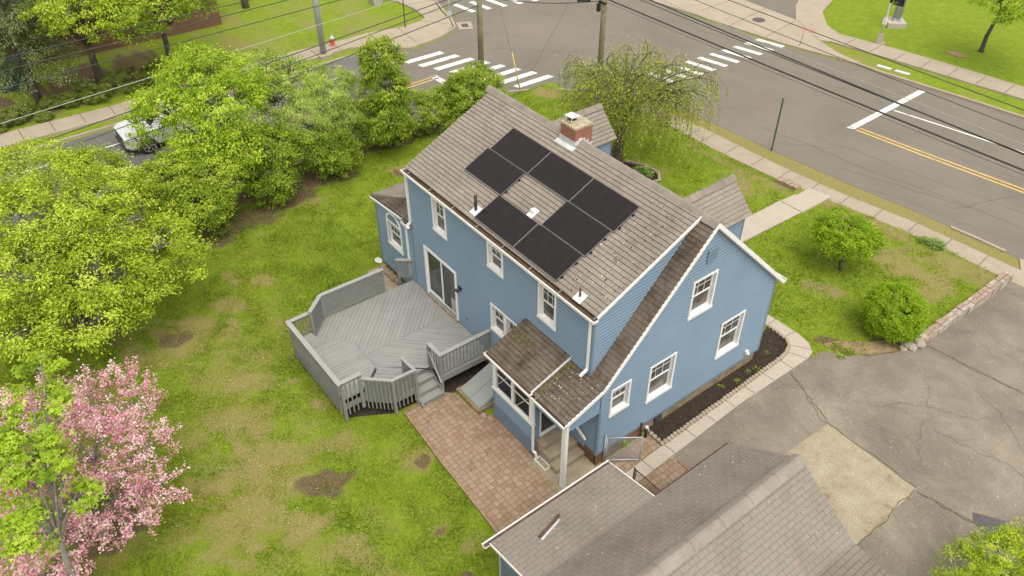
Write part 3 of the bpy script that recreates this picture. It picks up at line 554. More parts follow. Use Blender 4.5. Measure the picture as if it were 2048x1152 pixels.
# painted markings
b = MB()
def quadm(pts, z=0.014):
    pts = pts if area(pts) > 0 else pts[::-1]; b.face([(x, y, ZS+z) for x, y in pts])
for i in range(10):     # crossing over the main road, bars along the road
    y = 30.4-i*0.98; x0 = -18.62-0.07*i; x1 = -16.85-0.055*i; quadm([(x0, y-0.19), (x1, y+0.17), (x1, y+0.52), (x0, y+0.16)])
for i in range(8):      # crossing over the side street
    x = -29.2+i*0.945; y0 = 11.15+i*0.46; y1 = 13.75+i*0.44; quadm([(x-0.2, y0), (x+0.22, y0+0.1), (x+0.3, y1+0.12), (x-0.12, y1)])
for i in range(7):      # crossing at the top of the frame
    x = -35.2+i*0.25; y = 18.7+i*1.15; quadm([(x, y), (x+1.9, y+0.25), (x+1.9, y+0.62), (x, y+0.37)])
quadm([(-8.46, 31.85), (-8.12, 31.95), (-8.0, 25.15), (-8.34, 24.95)])
quadm([(-26.65, 11.7), (-22.6, 11.9), (-22.6, 11.5), (-26.65, 11.3)])
ribbon(b, [(-7.95, 28.6), (-5.24, 29.05), (-1.5, 29.6), (20, 32.6)], 0.11, 0.014, rz); ribbon(b, [(-29.8, 8.1), (-29.8, -60)], 0.11, 0.014, rz)
tag(b.build('white_markings', 'linewhite'), kind='structure')
b = MB()
for o_ in (0.0, 0.3):
    ribbon(b, [(-7.9, 25.15+o_), (-4.35, 25.5+o_), (0.3, 26.05+o_), (20, 28.7+o_)], 0.11, 0.014, rz); ribbon(b, [(-26.55+o_, 11.65), (-26.5+o_, 5.6), (-26.8+o_, -6), (-26.9+o_, -60)], 0.11, 0.014, rz)
tag(b.build('yellow_markings', 'lineyellow'), kind='structure')
# road cracks
b = MB()
for i, (p, q, n_, am) in enumerate([((-11.5, 21.5), (8, 24.2), 46, 0.05), ((-6.2, 21.2), (-0.6, 23.0), 22, 0.06), ((-1.0, 22.3), (0.4, 26.0), 16, 0.05), ((-24.5, 28.5), (-9, 30.2), 40, 0.02), ((-33, 22.2), (-21.5, 24.2), 30, 0.02), ((-25.6, 11.8), (-28.7, 19.5), 26, 0.06), ((-31.0, 12.2), (-26.6, 14.2), 20, 0.05), ((-29.6, 14.5), (-24, 20.5), 26, 0.03), ((-24.5, 16.2), (-25.5, 24.5), 26, 0.04), ((-9.5, 20.9), (-7.2, 23.0), 14, 0.07), ((-4.2, 20.9), (2.4, 22.2), 30, 0.06), ((-28.5, 10.6), (-27.2, 12.6), 12, 0.06), ((-14, 21.0), (-12.2, 23.5), 12, 0.07), ((-9, 22.9), (2, 24.4), 30, 0.04), ((-7.3, 25.9), (4, 27.8), 30, 0.02)]):
    ribbon(b, wander(p, q, n_, am, i), 0.016 if i > 2 else 0.024, 0.013, rz)
tag(b.build('road_cracks', 'crack'), kind='structure')
# driveway, walks, patio and beds round the house
DRV = [(3.04, 19.2), (3.04, 13.3), (2.95, 12.5), (2.75, 11.6), (2.3, 10.75), (1.7, 10.1), (1.2, 9.75), (1.1, 9.05), (1.03, 5.5), (1.0, 2.2), (2.2, 2.15), (2.2, 1.0), (3.0, 1.0), (3.0, -8), (16, -8), (16, 20.4), (3.04, 19.75)]
drv = sheet('driveway', [DRV], 0.012, 'drive', grid=0.8)
sheet('driveway_apron', [[(2.85, 19.25), (3.0, 20.3), (2.6, 21.0), (14, 21.7), (14, 20), (8, 19.5)]], 0.036, 'conc', z0=ZS)
sheet('driveway_pad', [[(3.15, 2.0), (3.32, 7.0), (6.45, 6.95), (6.5, 2.0)]], 0.02, 'pad')
b = MB(); zf = lambda x, y: g1z(max(x, 3.1), y)
for i, (p, q, n_, am, w_) in enumerate([((1.05, 8.0), (3.3, 7.05), 26, 0.03, 0.022), ((6.5, 6.9), (9.4, 7.4), 22, 0.05, 0.03), ((3.1, 12.9), (9.5, 13.6), 40, 0.03, 0.028), ((3.2, 8.5), (6.5, 11.4), 22, 0.08, 0.012), ((4.0, 11.5), (6.0, 8.0), 20, 0.08, 0.012), ((5.4, 9.6), (9.5, 9.9), 20, 0.07, 0.014), ((5.0, 12.2), (8.0, 10.8), 16, 0.07, 0.012), ((6.0, 14.5), (9, 12), 16, 0.07, 0.014)]):
    ribbon(b, wander(p, q, n_, am, 50+i), w_, 0.016, zf)
b.cur = 1
for i, (p, q) in enumerate([((1.2, 7.9), (3.2, 7.1)), ((6.6, 6.9), (8.6, 7.3)), ((3.4, 12.95), (9.5, 13.65)), ((6.45, 3.0), (6.42, 6.9)), ((3.3, 7.03), (6.4, 6.99))]):
    ribbon(b, wander(p, q, 20, 0.03, 70+i), 0.028, 0.024, zf)
b.cur = 2; b.face([(x, y, 0.018) for x, y in [(7.88, 7.5), (8.06, 7.2), (8.64, 6.95), (8.83, 7.5), (8.62, 7.95)]])
tag(b.build('driveway_cracks', ['crack', 'crackgreen', 'patch']), kind='structure')
WALK = [(0.86, -1.0), (0.70, 2.25), (0.60, 5.5), (0.50, 8.65), (0.28, 9.10), (-0.1, 9.22), (-1.7, 9.22), (-1.7, 9.74), (0.1, 9.76), (0.62, 9.66), (0.98, 9.38), (1.09, 9.0), (1.04, 5.5), (1.24, 0.8), (1.45, -1.0)]
sheet('walk', [WALK], 0.02, 'conc_new')
b = MB()
for k in range(9):
    y = 0.3+k*0.98; ribbon(b, [(np.interp(y, [-1, 2.25, 5.5, 8.65], [0.86, 0.7, 0.6, 0.5])+0.01, y), (np.interp(y, [-1, 0.8, 5.5, 9], [1.45, 1.24, 1.04, 1.09])-0.01, y+0.03)], 0.02, 0.024)
for p, q in (((0.5, 8.7), (1.08, 8.95)), ((0.35, 9.08), (0.9, 9.45)), ((-0.1, 9.23), (-0.05, 9.74)), ((-0.9, 9.23), (-0.9, 9.74))): ribbon(b, [p, q], 0.02, 0.024)
tag(b.build('walk_joints', 'crack'), kind='structure')
sheet('front_walk', [[(-5.85, 12.4), (-4.78, 12.4), (-4.7, 15.0), (-4.65, 16.2), (-5.8, 16.2)], [(-5.85, 7.6), (-4.78, 7.6), (-4.78, 12.38), (-5.85, 12.38)]], 0.05, 'conc_new')
sheet('patio', [[(-5.32, -3.45), (-5.3, -1.95), (-5.05, -1.66), (-3.85, -1.62), (-3.5, -1.2), (-1.3, -1.25), (-0.75, -1.36), (0.3, -1.2), (0.3, -4.6), (0.2, -3.78)], [(0.3, -1.0), (0.05, -0.0), (0.04, 2.2), (0.68, 2.2), (0.86, -1.0)], [(1.46, -1.0), (1.25, 0.8), (1.2, 2.18), (2.1, 2.12), (3.0, 2.1), (3.0, -1.0)]], 0.02, 'paver')
sheet('porch_slab', [[(-1.25, -1.45), (0.32, -1.45), (0.32, 0.0), (-1.25, 0.0)]], 0.03, 'conc_dirty')
sheet('mulch_bed', [[(-0.1, 2.25), (0.66, 2.22), (0.5, 8.6), (0.26, 9.05), (-0.1, 9.14), (-0.8, 9.16), (-0.5, 7.4), (-0.1, 7.4)]], 0.028, 'mulch')
sheet('flower_bed', [[(-12.9, 12.0), (-12.4, 13.1), (-11.6, 13.55), (-10.7, 13.6), (-10.3, 13.2), (-10.45, 12.5), (-11.2, 11.7), (-12.2, 11.4)]], 0.03, 'mulch')
sheet('soil', [[(1.6, 10.2), (2.3, 10.85), (2.7, 11.65), (2.9, 12.4), (2.3, 12.2), (1.9, 11.4), (1.2, 10.6), (0.9, 9.9)]], 0.008, 'dirt_l')
NOGRASS.pop()
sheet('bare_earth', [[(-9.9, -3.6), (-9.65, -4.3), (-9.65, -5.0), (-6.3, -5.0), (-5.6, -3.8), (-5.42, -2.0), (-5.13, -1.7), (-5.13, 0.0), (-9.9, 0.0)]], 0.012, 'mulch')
NOGRASS += [[(-4.0, -1.8), (-3.3, -1.8), (-3.3, -1.0), (-4.0, -1.0)], [(-5.9, 16.0), (-4.5, 16.0), (-4.5, 18.5), (-5.9, 18.5)], [(-0.2, -0.3), (1.5, -0.3), (1.5, 2.3), (-0.2, 2.3)]]
sheet('side_stoop', [[(-12.6, -0.75), (-10.3, -0.75), (-10.3, -0.02), (-12.6, -0.02)]], 0.02, 'conc_dirty')

# ------------------------------------------------------------------ the house
H = thing('house', (-5, 3.7, 0), 'blue clapboard two-storey house with grey shingle roof and rows of black solar panels', 'house')
ZR, YR = 7.447, 3.74; M1 = 0.459; XL, XR = -9.95, -0.5
b = MB()   # solid cores behind the claddings
b.prism([(XL+0.12, 0.14), (-0.14, 0.14), (-0.14, 7.35), (XL+0.12, 7.35)], 0.45, 3.25)
b.box(XL+0.1, XR-0.1, 0.14, 3.0, 3.2, 5.5); b.box(-3.3, -1.6, -1.05, 0.1, 0.1, 0.7)
b.build('core', 'vinyl', H)
WIN = []   # windows: (plane, u0, u1, z0, z1, kind)
rear = [(-8.40, -7.60, 4.12, 5.46), (-5.31, -4.51, 4.47, 5.46), (-2.83, -2.03, 4.12, 5.46)]
rear1 = [(-9.18, -7.17, 0.85, 3.02), (-5.20, -3.72, 1.92, 3.05)]
def framehole(h, t=0.07): return (h[0]+t, h[1]-t, h[2]+t*1.3, h[3]-t)
b = MB(); O = (0, 0, 0)
# rear wall: split at z=3.6 so holes of the two storeys do not overlap
siding(b, (0, 0, 0), (1, 0, 0), [(XL, 0.42), (XR, 0.42), (XR, 3.6), (XL, 3.6)], [framehole(h) for h in rear1])
siding(b, (0, 0, 0), (1, 0, 0), [(XL, 3.6), (XR, 3.6), (XR, 5.56), (XL, 5.56)], [framehole(h) for h in rear])
siding(b, (0, 0, 0), (1, 0, 0), [(XR, 0.56), (0, 0.56), (0, 3.35), (XR, 3.4)])
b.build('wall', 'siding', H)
gab = [(0.359, 1.150, 1.974, 3.089), (1.908, 3.02, 1.524, 3.065), (5.018, 6.133, 1.524, 3.065), (3.24, 4.257, 4.184, 5.603)]
b = MB()
siding(b, (0, 0, 0), (0, 1, 0), [(0, 0.56), (7.47, 0.56), (7.47, 3.62), (7.47, 3.66), (0.2, 3.62), (0, 3.42)], [framehole(h) for h in gab[:3]])
siding(b, (0, 0, 0), (0, 1, 0), [(0.2, 3.62), (7.47, 3.66), (3.735, 7.36)], [framehole(gab[3])])
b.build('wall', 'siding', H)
b = MB(); siding(b, (0, 0, 0), (0, 1, 0), [(-1.27, 2.43), (-0.03, 2.43), (-0.03, 3.37), (-1.27, 2.95)]); b.face([(-0.05, -0.03, 2.43), (-0.05, -1.27, 2.43), (-0.05, -1.27, 2.95), (-0.05, -0.03, 3.37)]); b.face([(-0.05, -1.27, 2.43), (0.017, -1.27, 2.43), (0.017, -0.03, 2.43), (-0.05, -0.03, 2.43)][::-1])
b.box(-1.42, -0.06, -1.30, -1.24, 2.43, 2.86)
b.build('porch_gable', 'siding', H)
b = MB(); siding(b, (XR, 0, 0), (0, 1, 0), [(0, 3.45), (3.7, 7.37), (0, 5.69)]); b.build('dormer_cheek', 'siding', H); b = MB(); siding(b, (XL, 0, 0), (0, -1, 0), [(0, 3.2), (0, 5.69), (-3.7, 7.37), (-7.4, 3.4), (-7.4, 0.5), (0, 0.5)]); b.build('dormer_cheek', 'siding', H)
b = MB(); siding(b, (0, 7.47, 0), (-1, 0, 0), [(0, 0.5), (-XL, 0.5), (-XL, 3.6), (0, 3.6)]); b.build('wall', 'siding', H)
# side wing
b = MB()
siding(b, (0, 0, 0), (1, 0, 0), [(-12.55, 0.30), (XL, 0.30), (XL, 3.42), (-12.55, 3.22)], [(-11.70, -10.85, 1.70, 2.72)])
siding(b, (-12.55, 0, 0), (0, -1, 0), [(-5, 0.3), (0, 0.3), (0, 3.22), (-5, 3.22)]); siding(b, (0, 5, 0), (-1, 0, 0), [(-XL, 0.3), (12.65, 0.3), (12.65, 3.12), (-XL, 3.12)])
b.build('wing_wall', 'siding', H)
b = MB(); b.box(-12.4, XL, 0.14, 4.9, 0.1, 3.1); b.build('core', 'vinyl', H)
# mudroom under the low roof
MY, MX0, MX1 = -1.22, -3.45, -1.5
b = MB()
siding(b, (0, MY, 0), (1, 0, 0), [(MX0, 0.66), (MX1, 0.66), (MX1, 1.34), (MX0, 1.34)])
siding(b, (MX0, 0, 0), (0, -1, 0), [(0, 0.1), (-MY, 0.1), (-MY, 2.9), (0, 2.9)])
b.build('mudroom_wall', 'siding', H); b = MB(); siding(b, (MX1, 0, 0), (0, 1, 0), [(MY, 0.66), (-0.98, 0.66), (-0.98, 2.85), (MY, 2.85)]); b.build('mudroom_wall', 'siding', H); b = MB(); siding(b, (MX1, 0, 0), (0, 1, 0), [(-0.12, 0.66), (0, 0.66), (0, 2.85), (-0.12, 2.85)])
b.build('mudroom_wall', 'siding', H)
b = MB()
for k in range(6):
    z = 0.05+k*0.10; b.box(MX0+0.0, MX1, MY-0.03, MY-0.005, z, z+0.062); b.box(MX1+0.005, MX1+0.03, MY, -0.98, z, z+0.062)
b.box(MX0+0.02, MX1-0.02, MY+0.005, MY+0.02, 0.0, 0.66); b.build('slatted_skirt', 'bluetrim', H)
# corner boards
for q in ((-0.07, 0.022, -0.03, 0.06, 0.5, 2.42), (-0.07, 0.022, 7.42, 7.50, 0.5, 3.55), (XR-0.06, XR+0.022, -0.03, 0.05, 3.52, 5.66), (-12.58, -12.50, -0.03, 0.05, 0.28, 3.2), (-9.97, -9.91, -0.028, 0.0, 0.4, 5.66), (MX1-0.05, MX1+0.025, MY-0.03, MY+0.05, 0.0, 1.36), (MX0-0.02, MX0+0.04, MY-0.028, MY+0.03, 0.05, 1.36)):
    one(lambda b: b.box(*q), 'corner_board', 'bluetrim', H)
one(lambda b: b.box(-0.02, 0.024, -0.02, 7.45, 0.50, 0.56), 'base_board', 'bluetrim', H)
# foundation
b = MB(); b.box(-9.9, -0.06, 0.06, 7.4, -0.3, 0.52); b.box(-12.58, -9.9, 0.06, 4.9, -0.1, 0.3); b.build('foundation', 'found', H)
b = MB(); b.box(-1.2, -0.02, 0.0, 0.05, 0.0, 0.56); b.box(-0.05, 0.0, 0.0, 1.9, 0.0, 0.5); b.build('foundation', 'brownst', H)
one(lambda b: b.box(-0.04, 0.012, 2.55, 2.85, 0.12, 0.46), 'basement_window', 'glass', H)
# basement window well blocks
# --- windows
def dh_window(o2w, u0, u1, z0, z1, grid=(3, 2), name='window', sill=True, deep=0.12, muntins_low=False):
    """double-hung window; o2w maps (u, out, z) to world, out>0 away from the wall"""
    def bx(b, a0, a1, d0, d1, c0, c1):
        p = [o2w(u, d, z) for z in (c0, c1) for (u, d) in ((a0, d0), (a1, d0), (a1, d1), (a0, d1))]; b.hexa([p[0], p[1], p[2], p[3], p[4], p[5], p[6], p[7]])
    t = 0.07; b = MB()
    bx(b, u0, u0+t, -deep, 0.042, z0+0.02, z1); bx(b, u1-t, u1, -deep, 0.042, z0+0.02, z1); bx(b, u0+t, u1-t, -deep, 0.040, z1-t, z1)
    fr = b.build(name, 'white', H)
    b = MB(); bx(b, u0-0.015, u1+0.015, -deep, 0.055, z0-0.01, z0+t*1.25); b.build('sill', 'white', fr)
    a0, a1, c0, c1 = u0+t, u1-t, z0+t*1.25, z1-t; mid = (c0+c1)/2; s = 0.032; b = MB()
    bx(b, a0, a1, -0.095, -0.065, mid-0.02, mid+0.02); bx(b, a0, a0+s, -0.105, -0.065, mid, c1); bx(b, a1-s, a1, -0.105, -0.065, mid, c1); bx(b, a0+s, a1-s, -0.105, -0.066, c1-s, c1)
    bx(b, a0, a0+s, -deep, -0.085, c0, mid-0.02); bx(b, a1-s, a1, -deep, -0.085, c0, mid-0.02); bx(b, a0+s, a1-s, -deep, -0.086, c0, c0+0.045)
    for k in range(1, grid[0]): x = a0+s+(a1-a0-2*s)*k/grid[0]; bx(b, x-0.007, x+0.007, -0.102, -0.085, mid, c1-s)
    for k in range(1, grid[1]): z = mid+0.02+(c1-s-mid-0.02)*k/grid[1]; bx(b, a0+s, a1-s, -0.102, -0.0855, z-0.007, z+0.007)
    b.build('sash', 'white', fr)
    b = MB(); b.face([o2w(a0, -0.097, mid), o2w(a1, -0.097, mid), o2w(a1, -0.097, c1), o2w(a0, -0.097, c1)]); b.build('pane', 'glass', fr)
    b = MB(); b.face([o2w(a0, -0.112, c0), o2w(a1, -0.112, c0), o2w(a1, -0.112, mid), o2w(a0, -0.112, mid)]); b.build('pane', 'glass_low', fr)
    return fr
RW = lambda u, d, z: (u, -d, z); GW = lambda u, d, z: (d, u, z)
for h in rear: dh_window(RW, *h)
k = rear1[1]; dh_window(RW, k[0], (k[0]+k[1])/2+0.03, k[2], k[3]); dh_window(RW, (k[0]+k[1])/2-0.03+0.061, k[1], k[2], k[3])
for i, h in enumerate(gab): dh_window(GW, *h, name='window')
# arched wing window
u0, u1, z0, z1 = -11.80, -10.75, 1.60, 2.76; um = (u0+u1)/2; ra = (u1-u0)/2
dhw = dh_window(RW, u0, u1, z0, z1, grid=(4, 2))
b = MB(); K = 14; rz_ = 0.44
arc = [(um-math.cos(math.pi*i/K)*ra, z1-0.02+math.sin(math.pi*i/K)*rz_) for i in range(K+1)]; arci = [(um-math.cos(math.pi*i/K)*(ra-0.085), z1-0.02+math.sin(math.pi*i/K)*(rz_-0.085)) for i in range(K+1)]
for i in range(K):
    p, q, r_, s_ = arc[i], arc[i+1], arci[i+1], arci[i]
    f = [RW(p[0], 0.045, p[1]), RW(s_[0], 0.045, s_[1]), RW(r_[0], 0.045, r_[1]), RW(q[0], 0.045, q[1])]; b.face(f)
    b.face([RW(p[0], 0.0, p[1]), RW(p[0], 0.045, p[1]), RW(q[0], 0.045, q[1]), RW(q[0], 0.0, q[1])]); b.face([RW(s_[0], 0.045, s_[1]), RW(s_[0], 0.0, s_[1]), RW(r_[0], 0.0, r_[1]), RW(r_[0], 0.045, r_[1])])
b.build('arch_frame', 'white', dhw)
b = MB()
for i in range(K): b.face([RW(um, 0.022, z1-0.03), RW(arci[i+1][0], 0.022, arci[i+1][1]), RW(arci[i][0], 0.022, arci[i][1])])
b.build('arch_panel', 'siding', dhw)
# sliding door
d = rear1[0]; b = MB()
for (a0, a1, c0, c1) in ((d[0], d[0]+0.1, d[2], d[3]), (d[1]-0.1, d[1], d[2], d[3]), (d[0]+0.1, d[1]-0.1, d[3]-0.1, d[3])): b.box(a0, a1, -0.045, 0.09, c0, c1)
sdoor = b.build('sliding_door', 'white', H)
one(lambda b: b.box(d[0]-0.03, d[1]+0.03, -0.10, 0.09, d[2]-0.05, d[2]+0.012), 'threshold', 'timber', sdoor)
b = MB(); m_ = (d[0]+d[1])/2
for (a0, a1, y0) in ((d[0]+0.1, m_+0.04, 0.0), (m_-0.04, d[1]-0.1, 0.035)):
    for (p0, p1, c0, c1) in ((a0, a0+0.055, d[2]+0.012, d[3]-0.1), (a1-0.055, a1, d[2]+0.012, d[3]-0.1), (a0+0.055, a1-0.055, d[3]-0.16, d[3]-0.1)): b.box(p0, p1, y0, y0+0.03, c0, c1)
    b.box(a0+0.055, a1-0.055, y0, y0+0.03, d[2]+0.012, d[2]+(0.22 if y0 == 0 else 0.10))
b.build('door_panel', 'white', sdoor)
b = MB()
for (a0, a1, y0) in ((d[0]+0.15, m_, 0.02), (m_, d[1]-0.15, 0.055)): b.box(a0, a1, y0, y0+0.006, d[2]+0.1, d[3]-0.14)
b.build('pane', 'glass', sdoor)
b = MB()
for k in range(7): b.box(-7.66+k*0.05, -7.65+k*0.05, 0.028, 0.034, d[2]+0.1, d[2]+0.75)
for k in range(6): b.box(-7.68, -7.34, 0.028, 0.033, d[2]+0.15+k*0.1, d[2]+0.158+k*0.1)
b.build('safety_gate', 'white', sdoor)
# mudroom windows, sill and corner posts
b = MB()
zt = 2.74
b.box(MX0-0.04, MX1+0.04, MY-0.06, MY+0.06, 1.34, 1.44)
for x0, x1 in ((MX0-0.02, MX0+0.16), (MX1-0.16, MX1+0.03), (-2.53, -2.42)): b.box(x0, x1, MY-0.035, MY+0.05, 1.44, zt+0.12)
b.box(MX0+0.16, MX1-0.16, MY-0.02, MY+0.04, zt, zt+0.12); b.box(MX0+0.16, MX1-0.16, MY-0.022, MY+0.03, 1.44, 1.50)
mw = b.build('mudroom_window', 'white', H)
b = MB(); b.box(MX0+0.16, -2.53, MY-0.01, MY+0.02, 2.08, 2.12); b.box(-2.42, MX1-0.16, MY-0.01, MY+0.02, 2.08, 2.12)
for x in (-3.0, -1.95): b.beam((x-0.34, MY+0.03, 1.55), (x+0.34, MY+0.35, 2.5), 0.025, 0.025)
b.build('sash', 'white', mw)
m, n, p, o = new_mat('clear_window_glass'); p.inputs['Base Color'].default_value = (0.03, 0.03, 0.03, 1); p.inputs['Roughness'].default_value = 0.04
tr_ = N(n, 'ShaderNodeBsdfTransparent'); sx = N(n, 'ShaderNodeMixShader'); sx.inputs[0].default_value = 0.28; n.links.new(tr_.outputs[0], sx.inputs[1]); n.links.new(p.outputs[0], sx.inputs[2]); n.links.new(sx.outputs[0], o.inputs[0]); MT['clear'] = m
b = MB(); b.face([(MX0+0.16, MY+0.005, 1.5), (MX1-0.16, MY+0.005, 1.5), (MX1-0.16, MY+0.005, zt), (MX0+0.16, MY+0.005, zt)]); b.build('pane', 'clear', mw)
b = MB(); b.box(MX0+0.04, MX1-0.03, MY+0.06, 0.0, 0.70, 0.78); b.build('mudroom_floor', 'vinyl', H)
b = MB(); b.box(MX1-0.02, MX1+0.035, -0.98, -0.93, 0.72, 2.8); b.box(MX1-0.02, MX1+0.035, -0.17, -0.12, 0.72, 2.8); b.box(MX1-0.02, MX1+0.06, -0.98, -0.12, 0.70, 0.765); b.build('door_frame', 'white', H)
one(lambda b: b.beam((-1.0, -0.09, 1.22), (-0.40, -0.09, 0.90), 0.05, 0.10), 'porch_handrail', 'white', H)
# porch post
b = MB(); b.box(-0.085, 0.05, -1.33, -1.20, 0.03, 2.80); b.box(-0.115, -0.085, -1.31, -1.22, 0.03, 2.80); b.box(0.05, 0.07, -1.31, -1.22, 0.03, 2.80); b.build('porch_post', 'white', H)
# --- roofs
def plane_roof(O, U, Vv, poly, mat, t=0.016, under=0.07, name='roof', e=0.15, lift=0.012):
    b = MB(); courses(b, O, U, Vv, poly, e, t, lift)
    P = poly if area(poly) > 0 else poly[::-1]; O = np.array(O, float); U = nrm(U); W_ = nrm(Vv); Nn = np.cross(U, W_); b.cur = 1
    top = [O+U*u+W_*v+Nn*lift*0.9 for u, v in P]; bot = [O+U*u+W_*v-Nn*under for u, v in P]; b.face(bot[::-1])
    for i in range(len(P)): j = (i+1) % len(P); b.face([bot[i], bot[j], top[j], top[i]])
    return b.build(name, [mat, 'white'], H)
def V_of(s): return nrm((0, 1, s))
L1 = math.hypot(1, M1)
RO = (0, 0, 5.7305)   # dormer roof plane through y=0
plane_roof(RO, (1, 0, 0), V_of(M1), [(XL-0.09, 0.02), (XR+0.08, 0.02), (XR+0.08, 3.70*L1), (XL-0.09, 3.70*L1)], 'shingle')
m2 = (ZR-3.47)/YR; L2 = math.hypot(1, m2)
for (x0, x1, v0) in ((XR-0.02, 0.13, 0.0), (-10.24, XL+0.02, 0.0)):
    plane_roof((0, 0, 3.47), (1, 0, 0), V_of(m2), [(x0, v0), (x1, v0), (x1, YR*L2-0.03), (x0, YR*L2-0.03)], 'shingle_old', name='side_roof')
m3 = 0.375; L3 = math.hypot(1, m3)
plane_roof((0, 0, 3.475), (1, 0, 0), V_of(m3), [(-1.7, -1.38*L3), (0.13, -1.38*L3), (0.13, 0.0), (-1.7, 0.0)], 'shingle_old', name='porch_roof')
m4 = 0.355; L4 = math.hypot(1, m4)
plane_roof((0, 0, 3.62), (1, 0, 0), V_of(m4), [(-3.42, -1.46*L4), (-1.33, -1.46*L4), (-1.33, 0.0), (-3.42, 0.0)], 'shingle_old', name='mudroom_roof', under=0.10)
m5 = (ZR-3.45)/(7.80-YR); L5 = math.hypot(1, m5)
plane_roof((0, 7.80, 3.45), (-1, 0, 0), nrm((0, -1, m5)), [(-0.13, 0), (10.24, 0), (10.24, (7.8-YR)*L5-0.02), (-0.13, (7.8-YR)*L5-0.02)], 'shingle', name='front_roof')
def ridge_cap(p, q, r, mat, parent, name='ridge_cap', drop=0.5, seg=0.3):
    p = np.array(p, float); q = np.array(q, float); d = nrm(q-p); s_ = nrm(np.cross(d, (0, 0, 1))); L_ = np.linalg.norm(q-p); b = MB(); k = int(L_/seg)
    pr = [(-1.0, -drop), (-0.55, -drop*0.42), (-0.2, -0.04), (0.2, -0.04), (0.55, -drop*0.42), (1.0, -drop)]
    for i in range(k):
        a0 = p+d*L_*i/k; a1 = p+d*L_*(i+1)/k; h0, h1 = 0.030, 0.018
        for j in range(5):
            (u0, w0), (u1, w1) = pr[j], pr[j+1]
            b.face([a0+s_*u0*r+V3(0, 0, w0*r+h0), a0+s_*u1*r+V3(0, 0, w1*r+h0), a1+s_*u1*r+V3(0, 0, w1*r+h1), a1+s_*u0*r+V3(0, 0, w0*r+h1)][::-1])
    b.smooth = True
    return b.build(name, mat, parent)
ridge_cap((-10.26, YR, ZR+0.045), (0.15, YR, ZR+0.045), 0.19, 'ridge', H, drop=0.85)
# rakes and fascia boards
b = MB()
b.beam((0.13, 0.02, 3.44), (0.13, YR, ZR-0.06), 0.035, 0.12, (0, -1, 1)); b.beam((0.135, YR, ZR-0.05), (0.135, 7.8, 3.42), 0.035, 0.12, (0, 1, 1)); b.beam((0.07, YR, ZR-0.14), (0.07, 7.75, 3.38), 0.1, 0.035, (0, 1, 1))
b.beam((0.13, 0.02, 3.43), (0.13, -1.40, 2.90), 0.035, 0.13); b.beam((-0.405, 0.0, 5.72), (-0.405, 3.66, 5.72+3.66*M1), 0.03, 0.10)
b.beam((-1.32, 0.0, 3.595), (-1.32, -1.46, 3.075), 0.012, 0.03)
b.build('rake_board', 'white', H)
# --- gutters
def gutter(p, q, out, name='gutter', wd=0.15, ht=0.085, inner='gutterin', parent=None, fill=0.5, strap=True, shell='white'):
    p = np.array(p, float); q = np.array(q, float); d = nrm(q-p); o_ = np.array(out, float); z = V3(0, 0, 1); b = MB()
    def seg(a, c, w0, w1, h0, h1): # box between offsets
        b.hexa([a+o_*w0+z*h0, c+o_*w0+z*h0, c+o_*w1+z*h0, a+o_*w1+z*h0, a+o_*w0+z*h1, c+o_*w0+z*h1, c+o_*w1+z*h1, a+o_*w1+z*h1])
    seg(p, q, 0.0, wd, -ht, -ht+0.01); seg(p, q, wd-0.012, wd, -ht+0.01, 0.0); seg(p, q, wd-0.02, wd+0.012, 0.0, 0.012); 
    seg(p, p+d*0.01, 0.01, wd-0.012, -ht+0.01, 0.0); seg(q-d*0.01, q, 0.01, wd-0.012, -ht+0.01, 0.0)
    g = b.build(name, shell, parent or H); L_ = np.linalg.norm(q-p)
    b = MB(); k = max(2, int(L_/0.25)); hs_ = [-ht+0.02+fill*ht*(0.5+0.5*rng.random()) for _ in range(k+1)]
    for i in range(k):
        a = p+d*(0.012+(L_-0.024)*i/k); c = p+d*(0.012+(L_-0.024)*(i+1)/k)
        b.face([a+o_*0.011+z*hs_[i], c+o_*0.011+z*hs_[i+1], c+o_*(wd-0.014)+z*hs_[i+1], a+o_*(wd-0.014)+z*hs_[i]]) if np.dot(np.cross(d, o_), z) > 0 else b.face([a+o_*(wd-0.014)+z*hs_[i], c+o_*(wd-0.014)+z*hs_[i+1], c+o_*0.011+z*hs_[i+1], a+o_*0.011+z*hs_[i]])
    b.build('debris', inner, g)
    if strap:
        for i in range(int(L_/1.3)):
            b = MB(); a = p+d*(0.4+i*1.3); b.beam(a+o_*(wd+0.005)+z*0.015, a-o_*0.20+z*0.14, 0.022, 0.01); b.build('strap', 'alu', g)
    return g
gutter((-10.07, 0.06, 5.665), (XR+0.10, 0.06, 5.665), (0, -1, 0), wd=0.21)
gutter((-3.45, -1.42, 3.07), (-1.30, -1.42, 3.07), (0, -1, 0), strap=False, fill=0.8, wd=0.16)
gutter((-1.55, -1.33, 2.92), (0.12, -1.33, 2.92), (0, -1, 0), wd=0.16)
gutter((-12.70, -0.03, 3.25), (-10.50, -0.03, 3.47), (0, -1, 0), strap=False, wd=0.1); gutter((-10.46, -0.03, 3.36), (-9.98, -0.03, 3.39), (0, -1, 0), strap=False, wd=0.13)
gutter((-12.70, 5.0, 3.23), (-12.70, -0.10, 3.23), (-1, 0, 0), strap=False, wd=0.1); gutter((0.1, 7.8, 3.44), (-10.2, 7.8, 3.44), (0, 1, 0), strap=False)
def downspout(pts, w=0.075):
    b = MB()
    for i in range(len(pts)-1): b.beam(pts[i], pts[i+1], w, w*0.8, (0, 1, 0) if abs(pts[i+1][2]-pts[i][2]) > 0.3 else (0, 0, 1))
    return b.build('downspout', 'white', H)
downspout([(-0.60, -0.07, 5.61), (-0.60, -0.045, 5.45), (-0.60, -0.045, 3.72), (-0.62, -0.28, 3.56)])
